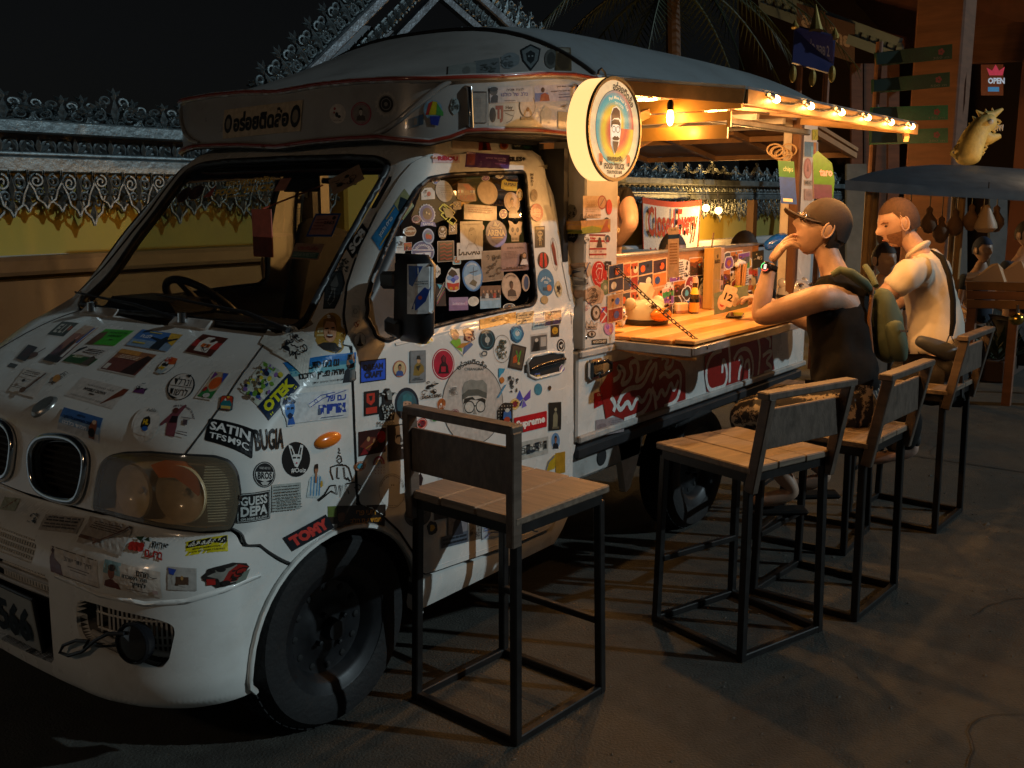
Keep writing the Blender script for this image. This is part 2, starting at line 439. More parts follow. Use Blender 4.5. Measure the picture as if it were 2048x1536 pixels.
arch_ol = []
AX, AZ, AR = 1.85, .27, .325
for i in range(25):
    a = pi - pi * i / 24; arch_ol.append(CAB.side(AX + AR * cos(a), AZ + AR * sin(a)))
arch_lo = [(arch_ol[0][0], .20), (arch_ol[-1][0], .20)]
# panels ------------------------------------------------------
hood_r = [c(190, 1022), c(194, 975), c(205, 928), c(222, 914), c(250, 908), c(300, 907), c(368, 912)] + seam_hood[1:] + [c(500, 664), c(430, 655)]
hood_r2 = [(u, z) for u, z in hood_r]
kid = []                                                       # kidney grille opening, centre (u,z)
kx = [(66, 915), (72, 890), (92, 873), (140, 875), (165, 890), (180, 915), (172, 970), (160, 1000), (140, 1003), (95, 990), (72, 965)]
kid = [c(*p) for p in chai(list(kx), 3)]
hood = [(0, .688)] + hood_r2 + [(0, 1.118)]
hood_full = hood + [(-u, z) for u, z in hood[::-1] if u > 1e-6]
panel(CAB, hood_full, [kid, mirror_poly(kid)], name='hood', mats=W_WHITE, parent=truck, dz=.0065, du=.035, prox=PROX, thick=.012)
# cowl
cowl_r = [(0, 1.122)] + [c(430, 659)] + [c(545, 664), c(600, 662), c(612, 648)]
cow = [(0, 1.120), (c(430, 656)[0], c(430, 656)[1]), (c(543, 666)[0], c(543, 666)[1]), (c(600, 660)[0], c(600, 660)[1]), (c(600, 655)[0], 1.150), (0, 1.137)]
cow = [(0, 1.119), (1.0, 1.119), (1.6, 1.118), (1.75, 1.12), (1.75, 1.14), (1.0, 1.137), (0, 1.137)]
panel(CAB, cow + [(-u, z) for u, z in cow[::-1] if u > 1e-6], name='cowl_panel', mats=M_BLK, parent=truck, off=-.012, dz=.006, thick=.01)
# fender: below the pillar, in front of the door, above the bumper
fen = [c(368, 912), c(430, 915), c(458, 924), c(472, 945), c(478, 985), c(470, 1030), c(461, 1056)] + [c(520, 1090), c(585, 1128)]
ar = [p for p in arch_ol if p[1] > c(585, 1128)[1] - .01 and p[0] < 99]
ar_x = [q for q in arch_ol if q[1] >= .50]
fen2 = fen + [q for q in arch_ol[1:-1] if (q[0] > c(585, 1128)[0])] + [(arch_ol[-1][0], .22), CAB.side(AX + AR + .03, .22)] + \
    cs(((838, 1150), (824, 1107), (797, 1066), (767, 1037), (738, 1020), (712, 1009), (700, 702), (689, 668), (684, 634), (650, 634), (615, 655), (600, 660))) + [c(548, 668)] + seam_hood[::-1][1:-1]
panel(CAB, fen2, name='fender', mats=W_WHITE, parent=truck, prox=PROX, thick=.02, du=.022, dz=.012)
panel(CAB, mirror_poly(fen2), name='fender', mats=W_WHITE, parent=truck, thick=.02)
# bumper
bz = .683
bum = [(0, bz - .004), c(185, 1030), c(255, 1042), c(330, 1059), (c(400, 1067)), c(462, 1064), c(520, 1096), c(580, 1133)] + [q for q in arch_ol if q[0] < c(585, 1128)[0]][::-1] + [(arch_ol[0][0], .22), (1.6, .215), (1, .235), (0, .25)]
fog_ol = cs(((152, 1205), (165, 1200), (240, 1222), (320, 1240), (346, 1250), (350, 1265), (338, 1320), (325, 1337), (300, 1335), (230, 1310), (165, 1280), (154, 1255))); fog_ol = chai(fog_ol, 2)
slot = [(0, .520), (.62, .520), (.66, .505), (.66, .44), (0, .44)]
lowg = [(.0, .615), (.50, .615), (.56, .600), (.56, .560), (.5, .548), (0, .548)]
low2 = [(-u, z) for u, z in lowg[::-1] if u > 0]
panel(CAB, bum + [(-u, z) for u, z in bum[::-1] if u > 1e-6],
      [fog_ol, mirror_poly(fog_ol), lowg + low2, [(0, .538), (.70, .538), (.74, .525), (.74, .30), (.70, .285), (0, .285)] + [(-u, z) for u, z in [(.70, .285), (.74, .30), (.74, .525), (.70, .538)]]],
      name='bumper', mats=W_WHITE, parent=truck, prox=PROX, thick=.03, dz=.012, du=.03)
# pillars and roof header
top = 1.698
ws_edge = cs(((622, 640), (648, 585), (698, 490), (748, 400), (780, 345), (782, 326), (757, 313), (700, 310)))
cabf = [(0, top), (1, top), (2, top), (CAB.side(3.0, top)[0], top), CAB.side(3.02, 1.5), CAB.side(3.02, 1.07)] + cs(((1148, 700), (1141, 610), (1113, 468), (1086, 316), (1064, 301), (960, 302), (848, 310), (823, 321), (796, 352), (752, 423), (715, 499), (691, 570), (684, 632), (650, 632))) + ws_edge + [(0, 1.642)]
vent = cs(((742, 418), (740, 412), (776, 350), (784, 350), (782, 362), (752, 415)))
panel(CAB, cabf, [vent], name='cab_pillar_frame', mats=W_WHITE, parent=truck, prox=PROX, thick=.03, du=.03, dz=.02)
panel(CAB, mirror_poly(cabf), name='cab_pillar_frame', mats=W_WHITE, parent=truck, thick=.03)
panel(CAB, vent, name='pillar_vent', mats=M_BLK, parent=truck, off=-.006, thick=0)
# rear cab corner post between door and box
door = panel(CAB, door_ol, [win_ol], off=.003, name='door', mats=W_WHITE, parent=truck, prox=PROX, thick=.03)
panel(CAB, mirror_poly(door_ol), [mirror_poly(win_ol)], off=.003, name='door', mats=W_WHITE, parent=truck, thick=.03)
# B pillar / sill behind door
sill = [CAB.side(2.18, .225), c(834, 1155), c(880, 1146), c(960, 1118), c(1050, 1086), c(1106, 1062), c(1128, 1004), c(1137, 962), c(1151, 902), CAB.side(3.045, .60), CAB.side(3.045, .36), CAB.side(2.95, .235)]
panel(CAB, sill, name='sill', mats=W_WHITE, parent=truck, off=-.004, prox=PROX, thick=.03)
panel(CAB, mirror_poly(sill), name='sill', mats=W_WHITE, parent=truck, off=-.004, thick=.03)
# glass
panel(CAB, win_ol, off=-.010, name='side_window', mats=glass_mat('tinted_side_glass', (.22, .22, .23), .03, .05), parent=truck, thick=0, prox=PROX)
panel(CAB, mirror_poly(win_ol), off=-.010, name='side_window', mats=M_GLASS, parent=truck, thick=0)
ribbon(CAB, win_ol, .008, 1, 'window_gasket', M_BLK, truck, closed=True, off=.002, mirror=True)
wsf = ws_ol_r + [(-u, z) for u, z in ws_ol_r[::-1] if u > 1e-6]
panel(CAB, wsf, off=-.006, name='windscreen', mats=glass_mat('windscreen_glass', (.55, .60, .58), .04, .09), parent=truck, thick=0, prox=PROX, du=.04)
ribbon(CAB, wsf, .011, 1, 'windscreen_gasket', M_BLK, truck, closed=True, off=.001)
# black frit band inside the screen top and along its sides
frit = [(0, 1.585), (1.0, 1.585), (1.5, 1.575), (1.72, 1.55), (1.75, 1.3), (1.7, 1.16), (1.2, 1.15), (0, 1.15)]
panel(CAB, [(u * .985, z) for u, z in wsf], [frit + [(-u, z) for u, z in frit[::-1] if u > 0]], off=-.010, name='windscreen_tint_band', mats=M_BLKG, parent=truck, thick=0, du=.1)
# fuel-cap side seams: door edge joint and hood joint as dark beads sunk in the gaps
for pl in (door_ol,):
    ribbon(CAB, pl, .0045, 1, 'door_gap', M_SEAM, truck, closed=True, off=-.002, mirror=True)
ribbon(CAB, seam_hood, .004, 1, 'hood_gap', M_SEAM, truck, off=-.002, mirror=True)
ribbon(CAB, fen[6:] , .004, 1, 'bumper_gap', M_SEAM, truck, off=-.002, mirror=True)
ribbon(CAB, headlight_ol, .007, 1, 'headlight_gasket', M_SEAM, truck, closed=True, off=.0, mirror=True)
ribbon(CAB, [(arch_ol[0][0], .22)] + arch_ol + [(arch_ol[-1][0], .22)], .009, 1, 'arch_lip', W_WHITE, truck, mirror=True, off=.004)
# door crease beads (pressed swage lines)
ribbon(CAB, cs(((716, 905), (850, 862), (1000, 818), (1140, 772))), .005, 1, 'door_swage', W_WHITE, truck, off=-.0015)
ribbon(CAB, cs(((790, 690), (900, 662), (1000, 640), (1136, 618))), .007, 1, 'door_swage', W_WHITE, truck, off=-.002)
ribbon(CAB, cs(((860, 1136), (950, 1105), (1050, 1068), (1100, 1048))), .006, 1, 'door_swage', W_WHITE, truck, off=-.002)
# bumper swage
ribbon(CAB, cs(((110, 1150), (200, 1190), (290, 1208), (370, 1203), (450, 1180), (520, 1150))), .008, 1, 'bumper_swage', W_WHITE, truck, off=-.003)
# wheel-arch liners and dark chassis filling
mb = MB()
for ys in (2.03, 3.47):
    sg = 1 if ys < 2.5 else -1
    pr = [(AX + (AR + .004) * cos(a), AZ + (AR + .004) * sin(a)) for a in [pi * i / 20 for i in range(21)]]
    vs = [V3((x, ys, z)) for x, z in pr] + [V3((x, ys + sg * .3, z)) for x, z in pr]
    mb.add(vs, [(i, i + 1, i + 22, i + 21) for i in range(20)])
    mb.add([V3((AX, ys + sg * .3, AZ))] + vs[21:], [(0, i + 1, i + 2) for i in range(20)])
mb.box((1.37, 2.75, .45), (.06, 1.0, .42)); mb.box((3.9, 2.75, .44), (2.9, .7, .14)); mb.box((2.35, 2.75, .34), (.9, 1.2, .08)); mb.box((2.6, 2.75, .50), (.8, 1.38, .24))
mb.box((1.9, 2.75, .60), (.9, .75, .3)); mb.box((4.1, 2.75, .29), (.08, 1.2, .08)); mb.box((1.85, 2.75, .29), (.07, 1.2, .07))
mb.build('chassis', mat('underbody_black', (.008, .008, .008), .9), truck)
# interior ---------------------------------------------------
mb = MB()
mb.box((2.03, YC, 1.03), (.30, 1.32, .17), bev=.03); mb.box((2.10, YC, .80), (.16, 1.3, .4)); mb.box((2.06, 3.10, 1.13), (.22, .40, .07), bev=.03)
mb.box((2.0, 2.4, 1.115), (.22, .45, .03), bev=.012)
mb.build('dashboard', mat('dark_grey_plastic', (.02, .02, .021), .55, noise=.2), truck)
mb = MB()
ax = V3((.0, 0, 0)); cen = V3((2.22, 3.05, 1.10)); nrm_ = V3((-.72, 0, -.69)).normalized(); e1 = V3((0, 1, 0)); e2 = nrm_.cross(e1)
mb.tube([cen + (e1 * cos(2 * pi * i / 36) + e2 * sin(2 * pi * i / 36)) * .175 for i in range(36)], .014, n=8, closed=True)
for a in (0, pi, -pi / 2): mb.tube([cen, cen + (e1 * cos(a) + e2 * sin(a)) * .17], .012, n=6)
mb.ball(cen, .045)
mb.tube([cen, cen + nrm_ * .25], .02, n=8)
mb.build('steering_wheel', M_BLK, truck, sm=50)
for y in (2.38, 3.12):
    mb = MB(); mb.box((2.62, y, .92), (.42, .46, .14), bev=.05); 
    mb.bar((2.82, y, .93), (2.95, y, 1.38), .44, .10, bev=.04, up=(0, 1, 0)); mb.build('seat', mat('seat_fabric', (.035, .035, .04), .9, noise=.3, nscale=30), truck, sm=40)
mb = MB(); mb.box((2.55, YC, .84), (1.0, 1.36, .04)); mb.build('cab_floor', M_BLK, truck)
mb = MB(); mb.box((3.03, YC, .95), (.03, 1.40, .70))
for y in (2.09, 3.41): mb.box((3.03, y, 1.48), (.03, .10, .4))
mb.box((3.03, YC, 1.66), (.03, 1.2, .08)); mb.build('cab_rear_wall', M_BLK, truck)
mb = MB(); mb.box((2.70, YC, 1.70), (.66, 1.18, .012)); mb.build('headliner', mat('headliner_grey', (.05, .045, .04), .9), truck)
mb = MB(); mb.tube([(2.44, 2.5, 1.56), (2.40, 2.62, 1.565)], .01); mb.box((2.39, 2.72, 1.555), (.02, .19, .055), bev=.009); mb.build('interior_mirror', M_BLK, truck)
# ---------------------------------------------- nose: grilles, lamps, plate
def surf_pt(poly, off=0, S=CAB): return [S.P(*q) + S.nrm(*q) * off for q in poly]
for sg in (1, -1):
    K = [(sg * u, z) for u, z in kid]
    g = mesh_obj('kidney_grille', MB().mesh('kidney_grille'), M_BLK, truck)
    bpy.data.objects.remove(g)
    o = ribbon(CAB, [(u, z) for u, z in K], .011, 1, 'grille_frame', M_CHROME, truck, closed=True, off=.010, n=8)
    ki = [(sum(q[0] for q in K) / len(K) + (u - sum(q[0] for q in K) / len(K)) * .86, sum(q[1] for q in K) / len(K) + (z - sum(q[1] for q in K) / len(K)) * .9) for u, z in K]
    ribbon(CAB, ki, .006, 1, 'grille_inner_frame', M_BLKG, truck, closed=True, off=-.008, n=6)
    panel(CAB, K, off=-.045, name='grille_backing', mats=mat('grille_dark', (.006, .006, .006), .8), parent=truck, thick=0)
    zlo, zhi = min(q[1] for q in K), max(q[1] for q in K)
    for i in range(9):
        z = zlo + (i + .5) * (zhi - zlo) / 9; xs = []
        Kd = dens(K, .01)
        us2 = [q[0] for q in Kd if abs(q[1] - z) < .012]
        if len(us2) < 2: continue
        a, b = min(us2), max(us2)
        mb = MB(); q = [CAB.P(a + (b - a) * t / 4, z) + CAB.nrm(a + (b - a) * t / 4, z) * (-.02) for t in range(5)]
        mb.tube(q, .0035, n=4); mb.build('slat', mat('dark_slat', (.03, .028, .026), .4), o, wc=False)
# bonnet badge: blank oval
pb = aty(77, 815, 2.75); n = CAB.nrm(0, pb.z)
M = n.to_track_quat('Z', 'Y').to_matrix()
MB().lathe([(0, .009), (.030, .009), (.034, .005), (.037, .0), (.037, -.004)], CAB.P(.0, pb.z), n=28, M=M, sx=1.0, sy=1.15).build('badge', mat('dull_badge', (.30, .29, .27), .3, metal=.8, noise=.3, nscale=30), truck, sm=40)
M_LENS = haze_glass('headlight_lens', (.80, .66, .46), .15)
M_REFL = mat('yellowed_reflector', (.80, .62, .38), .3, metal=.0, coat=.8, noise=.3, nscale=9, dirt=(.5, .36, .2), dirt_amt=.5, dscale=8)
M_AMB = mat('amber_lens', (.85, .20, .015), .2, coat=.5)
M_REFS = mat('smoked_reflector', (.42, .38, .28), .3, metal=.1, coat=.5)
for sg in (1, -1):
    H = [(sg * u, z) for u, z in headlight_ol]
    hl = panel(CAB, H, off=.012, name='headlight', mats=M_LENS, parent=truck, thick=.02, du=.03, dz=.015, prox=PROX if sg == 1 else None)
    panel(CAB, H, off=-.055, name='lamp_housing', mats=M_REFL, parent=hl, thick=-.06, du=.04)
    def bowl(px, py, r, nm, mt, dep=.05, off=-.008, ry=1):
        q = c(px, py); q = (sg * q[0], q[1]); P_ = CAB.P(*q) + CAB.nrm(*q) * off
        nn = (CAB.nrm(*q) + V3((-.5, 0, 0))).normalized(); Mx = nn.to_track_quat('Z', 'Y').to_matrix()
        prof = [(r * .14, -dep), (r * .5, -dep * .86), (r * .8, -dep * .52), (r * .95, -dep * .15), (r, 0), (r * 1.05, .003), (r * 1.08, -.004)]
        return MB().lathe(prof, P_, n=32, M=Mx, sy=ry).build(nm, mt, hl, sm=40)
    bowl(262, 984, .066, 'low_beam_bowl', M_REFL, .03); bowl(358, 990, .070, 'high_beam_bowl', M_REFL, .03)
    q = c(268, 984); P_ = CAB.P(sg * q[0], q[1]) + CAB.nrm(sg * q[0], q[1]) * -.02
    MB().ball(P_, .008).build('bulb', M_REFL, hl, sm=60)
    q = c(362, 990); P_ = CAB.P(sg * q[0], q[1]) + CAB.nrm(sg * q[0], q[1]) * -.02
    MB().ball(P_, .008).build('bulb', M_REFL, hl, sm=60)
    am = cs(((302, 930), (330, 920), (368, 922), (392, 945), (400, 975), (396, 992), (378, 975), (350, 955), (318, 955)))
    panel(CAB, [(sg * u, z) for u, z in am], off=.001, name='indicator', mats=M_AMB, parent=hl, thick=.012, du=.02, dz=.01)
    co = cs(((410, 926), (440, 926), (458, 935), (466, 960), (468, 990), (460, 1030), (452, 1046), (415, 1048), (412, 1000), (405, 960)))
    cr = panel(CAB, [(sg * u, z) for u, z in co], off=-.012, name='corner_reflector', mats=M_REFS, parent=hl, thick=.0)
    za, zb = min(q[1] for q in co), max(q[1] for q in co); mb = MB()
    for i in range(22):
        z = za + (i + .5) * (zb - za) / 22
        ua = min(q[0] for q in dens(co, .006) if abs(q[1] - z) < .008); ub = max(q[0] for q in dens(co, .006) if abs(q[1] - z) < .008)
        mb.tube([CAB.P(sg * (ua + (ub - ua) * t / 4), z) + CAB.nrm(sg * (ua + (ub - ua) * t / 4), z) * -.008 for t in range(5)], .0022, n=4)
    tag(mb.build('lens_rib', M_REFS, hl), kind='stuff')
    # side repeater
    if True:
        q = c(655, 880); P_ = CAB.P(sg * q[0], q[1]); nn = CAB.nrm(sg * q[0], q[1]); Mx = nn.to_track_quat('Z', 'Y').to_matrix() @ Matrix.Rotation(radians(90) - sg * .10, 3, 'Z')
        MB().ball(P_, (.050, .021, .016), 20, 8, M=nn.to_track_quat('Z', 'Y').to_matrix() @ Matrix.Rotation(radians(4), 3, 'Z')).build('side_indicator', M_AMB, truck, sm=60)
# bumper mesh, fog lamps, plate
def lattice(poly, name, parent, su, sz, off=-.012, w=.0035, mt=W_WHITE):
    us = [q[0] for q in poly]; zz = [q[1] for q in poly]; mb = MB(); P = dens(poly, .008)
    z = min(zz) + sz / 2
    while z < max(zz):
        a = [q[0] for q in P if abs(q[1] - z) < .006]
        if len(a) > 1: mb.tube([CAB.P(min(a) + (max(a) - min(a)) * t / 6, z) + CAB.nrm(min(a) + (max(a) - min(a)) * t / 6, z) * off for t in range(7)], w, n=4)
        z += sz
    u = min(us) + su / 2
    while u < max(us):
        a = [q[1] for q in P if abs(q[0] - u) < .006]
        if len(a) > 1: mb.tube([CAB.P(u, min(a)) + CAB.nrm(u, min(a)) * off, CAB.P(u, max(a)) + CAB.nrm(u, max(a)) * off], w, n=4)
        u += su
    return tag(mb.build(name, mt, parent), kind='stuff')
M_DK = mat('grille_dark', (.006, .006, .006), .8)
lattice(lowg + low2, 'intake_mesh', truck, .030, .017)
panel(CAB, lowg + low2, off=-.05, name='intake_backing', mats=M_DK, parent=truck, thick=-.02)
for sg in (1, -1):
    F_ = [(sg * u, z) for u, z in fog_ol]
    panel(CAB, F_, off=-.09, name='lamp_recess', mats=mat('grey_recess', (.10, .09, .08), .6), parent=truck, thick=-.08)
    lattice(F_, 'lamp_mesh', truck, .032, .022, off=-.055, w=.0035)
    mb = MB(); q = [CAB.P(sg * (c(158, 1226)[0] * (1 - t / 4) + c(344, 1282)[0] * t / 4), .40) + V3((.035, 0, -.008 * t)) for t in range(5)]; mb.tube(q, .008); mb.build('recess_bar', M_WHT2, truck, sm=60)
    q = c(272, 1284); P_ = CAB.P(sg * q[0], q[1]); Mx = V3((-1, -.25 * sg, .1)).normalized().to_track_quat('Z', 'Y').to_matrix()
    fl = MB().lathe([(0, -.03), (.03, -.03), (.050, -.012), (.054, .012), (.050, .018), (.047, .018), (.044, .010), (.02, .018), (0, .020)], P_, n=32, M=Mx).build('fog_lamp', M_BLKG, truck, sm=35)
    MB().lathe([(0, .0205), (.02, .0185), (.043, .0115)], P_ + V3((-.001, 0, 0)), n=32, M=Mx).build('lens', mat('smoked_lens', (.03, .03, .03), .06, coat=1), fl, sm=60)
    # loose tow loop / wire
    if sg == 1:
        a = aty(268, 1278, 2.32); mb = MB()
        pts = [atd(*p, 1.85) for p in ((262, 1262), (230, 1262), (205, 1275), (178, 1298), (150, 1306), (133, 1300), (140, 1286), (165, 1276), (190, 1277), (182, 1290))]
        pts = [V3((CAB.P(*c(p[0], p[1])).x - .02, 0, 0)) if False else CAB.P(*c(*p)) + V3((-.018, 0, 0)) for p in ((262, 1262), (230, 1262), (205, 1275), (178, 1298), (150, 1306), (133, 1300), (140, 1286), (165, 1276), (190, 1277), (182, 1290))]
        mb.tube(pts, .005, n=6); mb.build('lamp_wire', M_BLK, truck, sm=60)
# dark mouth and number plate
panel(CAB, [(0, .538), (.70, .538), (.74, .525), (.74, .30), (.70, .285), (0, .285)] + [(-u, z) for u, z in [(.70, .285), (.74, .30), (.74, .525), (.70, .538)]], off=-.07, name='mouth_backing', mats=M_DK, parent=truck, thick=-.07)
for z in (.505, .47): 
    mb = MB(); mb.tube([CAB.P(-.7 + 1.4 * t / 10, z) + V3((.02, 0, 0)) for t in range(11)], .007, n=6); mb.build('mouth_bar', M_WHT2, truck, sm=60)
lattice([(0.05, .53), (.70, .53), (.70, .46), (.05, .46)], 'mouth_mesh', truck, .035, .02, off=-.03)
# ---------------------------------------------- wheels
def wheel(x, y, sg, r=.285, w=.165, steer=0):
    root = bpy.data.objects.new('wheel', None); COL.objects.link(root); root.parent = truck; root.location = (x, y, r); root.rotation_euler = (0, 0, steer)
    s = sg  # +1: outer face towards -y
    def yy(a): return -s * a
    T = [(r * .66, .0), (r * .70, .004), (r * .80, .010), (r * .93, .006), (r * .975, -.012), (r, -.028), (r, -.05)]
    prof = T + [(r, -w + .05), (r * .975, -w + .012), (r * .9, -w), (r * .66, -w)]
    o = MB().lathe([(a, yy(b)) for a, b in prof], n=64, axis='Y').build('tyre', M_RUBBER, root, sm=30)
    mb = MB()                                                     # tread blocks in rows
    for row, (y0, y1) in enumerate(((-.026, -.046), (-.052, -.076), (-.084, -.108), (-.116, -.138))):
        for k in range(56):
            a = 2 * pi * (k + .5 * (row % 2)) / 56; Mx = Matrix.Rotation(a, 3, 'Y')
            mb.box(Mx @ V3((r + .001, yy((y0 + y1) / 2), 0)), (.008, abs(y1 - y0), r * 2 * pi / 56 * .72), M=Mx)
    tag(mb.build('tread_block', M_RUBBER, root), kind='stuff')
    q = [(.012, -.030), (.06, -.030), (.075, -.036), (.10, -.050), (.135, -.045), (.150, -.020), (.160, -.010), (.185, -.004), (.192, 0), (.190, -.05), (.185, -w + .02)]
    R = MB().lathe([(a * r / .285, yy(b)) for a, b in q], n=48, axis='Y'); rim = R.build('rim', M_RIM, root, sm=40)
    for k in range(12):
        a = 2 * pi * k / 12; MB().ball((cos(a) * .118, yy(-.046), sin(a) * .118), (.011, .004, .011), 10, 4).build('rim_hole', M_DK, root)
    mb = MB(); mb.lathe([(0, yy(.002)), (.028, yy(.0)), (.034, yy(-.03))], n=20, axis='Y'); mb.build('hub_cap', M_RIM, root, sm=40)
    for k in range(4):
        a = 2 * pi * k / 4 + .5; MB().lathe([(0, yy(-.012)), (.008, yy(-.014)), (.009, yy(-.034))], (cos(a) * .055, 0, sin(a) * .055), n=6, axis='Y').build('wheel_nut', M_RIM, root)
    return root
wheel(1.85, 2.022, 1); wheel(1.85, 3.515, -1); wheel(4.10, 2.01, 1); wheel(4.10, 3.49, -1)
# ---------------------------------------------- mirror, handle, wipers
P_ = aty(828, 590, 1.86)
mr = MB(); Mx = Matrix.Rotation(radians(-8), 3, 'Z') @ Matrix.Rotation(radians(3), 3, 'Y')
mr.box(aty(829, 597, 1.885), (.07, .15, .245), M=Mx, bev=.028)
mo = mr.build('door_mirror', M_BLK, truck, sm=50)
for a, b in ((aty(800, 660, 1.9), aty(775, 650, 2.0)), (aty(795, 560, 1.93), aty(765, 560, 2.02))): MB().bar(a, b, .025, .05, bev=.01).build('mirror_arm', M_BLK, mo)
sail = cs(((748, 668), (739, 640), (735, 605), (747, 562), (770, 505), (792, 470), (795, 672), (770, 682)))
panel(CAB, sail, off=-.004, name='mirror_mount', mats=M_BLK, parent=truck, thick=.01, prox=None)
hp = CAB.P(*c(1088, 725)); nn = CAB.nrm(*c(1088, 725))
cup = cs(((1052, 725), (1062, 712), (1100, 704), (1124, 706), (1128, 725), (1118, 745), (1070, 757), (1055, 750)))
hd = panel(CAB, cup, off=.004, name='door_handle', mats=M_DK, parent=truck, thick=.003)
ribbon(CAB, cup, .006, 1, 'handle_surround', W_WHITE, hd, closed=True, off=.004)
MB().tube([CAB.P(*c(*p)) + V3((0, -.014, 0)) for p in ((1056, 738), (1075, 730), (1100, 723), (1124, 717))], [.006, .009, .009, .006], n=8).build('pull', M_BLKG, hd, sm=60)
MB().lathe([(0, -.006), (.009, -.006), (.011, 0)], CAB.P(*c(1097, 776)) + V3((0, .0, 0)), n=16, axis='Y').build('lock', M_CHROME, truck, sm=40)
def blade(pts, name='wiper'):
    mb = MB(); q = [CAB.P(u, z) + CAB.nrm(u, z) * o_ for u, z, o_ in pts]; mb.tube(q, [.008] + [.006] * (len(q) - 2) + [.003], n=6)
    mb.build(name, M_BLK, truck, sm=60)
blade([(.1, 1.128, .012), (-.3, 1.14, .03), (-1.2, 1.165, .015)])
blade([(.95, 1.128, .012), (.6, 1.15, .03), (-.25, 1.185, .012)])
for u in (.25, -.62):
    P_ = CAB.P(u, 1.122); MB().box(P_ + V3((.01, 0, .004)), (.05, .2, .022), bev=.009, M=Matrix.Rotation(-.7, 3, 'Y')).build('cowl_vent_cover', M_WHT2, truck, sm=40)
    MB().lathe([(0, .03), (.014, .028), (.016, 0)], P_ + V3((0, .03, .012)), n=12).build('wiper_pivot', M_CHROME, truck, sm=40)
# ---------------------------------------------- cap over the cab and the long roof
CAP = Skin(xf=[(1.6, 2.33), (1.70, 2.325), (1.87, 2.34), (1.95, 2.36)], ys=[(1.6, 1.965), (1.95, 1.955)], rx=[(1.6, .42), (2, .42)], ry=[(1.6, .30), (2, .30)], bow=[(1.6, .03), (2, .03)],
           zr=[(0, 0)], xend=[(0, 3.1)], us=us_, zs=[1.6 + .01 * i for i in range(40)])
k_ = CAP.px
loE = [k_(*p) for p in ((560, 291), (640, 280), (700, 275), (760, 272), (800, 277), (860, 282), (900, 272), (930, 260), (960, 258), (1080, 260), (1140, 266))]
upE = [k_(*p) for p in ((560, 186), (640, 172), (720, 164), (800, 161), (870, 160), (900, 158), (1000, 155), (1140, 150))]
zb0 = loE[0][1]; zt0 = upE[0][1]
loE = [q for q in loE if q[0] > .01]; upE = [q for q in upE if q[0] > .01]
cap_r = [(0, zb0)] + loE + [CAP.side(3.075, loE[-1][1]), CAP.side(3.075, upE[-1][1])] + upE[::-1] + [(0, zt0)]
for sg, pr in ((1, PROX), (-1, None)):
    pass
cap_full = cap_r + [(-u, z) for u, z in cap_r[::-1] if u > 1e-6]
split = 2.42
panel(CAP, cap_full, name='cab_cap', mats=W_SILVER, parent=truck, prox=PROX, thick=.02, du=.08)
lo_t = [(0, zb0)] + loE + [CAP.side(3.075, loE[-1][1])]; up_t = [(0, zt0)] + upE + [CAP.side(3.075, upE[-1][1])]
for off_, w_, mt_ in ((.006, .011, W_SILVER), (.014, .006, M_REDT)):
    ribbon(CAP, [(u, z - .002) for u, z in lo_t], w_, 1, 'cap_lower_trim', mt_, truck, mirror=True, off=off_)
    ribbon(CAP, [(u, z + .002) for u, z in up_t], w_, 1, 'cap_upper_trim', mt_ if w_ < .01 else W_SILVER, truck, mirror=True, off=off_)
ribbon(CAP, [(u, z - .012) for u, z in lo_t], .004, 1, 'trim_shadow_gap', M_SEAM, truck, mirror=True, off=.006)
# curved buttress rib from the lower to the upper trim
ribbon(CAP, [k_(*p) for p in ((752, 268), (775, 258), (800, 240), (840, 205), (880, 175), (900, 162))], .009, 1, 'cap_rib', W_SILVER, truck, mirror=True, off=.004)
for p in ((932, 176, 935, 255), (1147, 170, 1150, 262)):
    a, b = CAP.P(*k_(p[0], p[1])), CAP.P(*k_(min(p[2], 1140), min(p[3], 258)))
    if p[0] > 1000: a = aty(1147, 172, 1.955); b = aty(1150, 262, 1.955)
    MB().tube([a, a + V3((0, -.016, 0)), b + V3((0, -.016, 0)), b], .009, n=8).build('grab_bar', M_CHROME, truck, sm=60)
# soffit under the cap
mb = MB(); q = [(CAP.P(u, zb0 + .01).x + .01, CAP.P(u, zb0 + .01).y) for u in (2.0, 1.8, 1.6, 1.4, 1.2, 1, .5, 0, -.5, -1, -1.2, -1.4, -1.6, -1.8, -2.0)]
q = [(3.07, q[0][1] + .01)] + q + [(3.07, q[-1][1] - .01)]; mb.prism(q, zb0 + .022, zb0 + .032); mb.build('cap_soffit', M_BLK, truck)
XR0, XR1 = 3.07, 5.36
def halfw(x):
    e = CAP.P(0, zt0).x
    if x < e + .45: t = max(0, min(1, (x - e) / .45)); return .48 + .315 * (1 - (1 - t) ** 2) ** .5
    return .795
zedge = tab([(2.3, zt0), (2.6, 1.868), (2.9, 1.90), (3.07, 1.925), (4.2, 1.965), (5.36, 1.985)])
crest = tab([(2.33, .0), (2.40, .018), (2.60, .075), (2.80, .135), (3.0, .195), (3.2, .235), (3.5, .25), (3.9, .245), (5.0, .225), (5.25, .20), (5.36, .12)])
def roofz(x, a):
    return zedge(x) + crest(x) * (1 - abs(a) ** 2.7) + .004
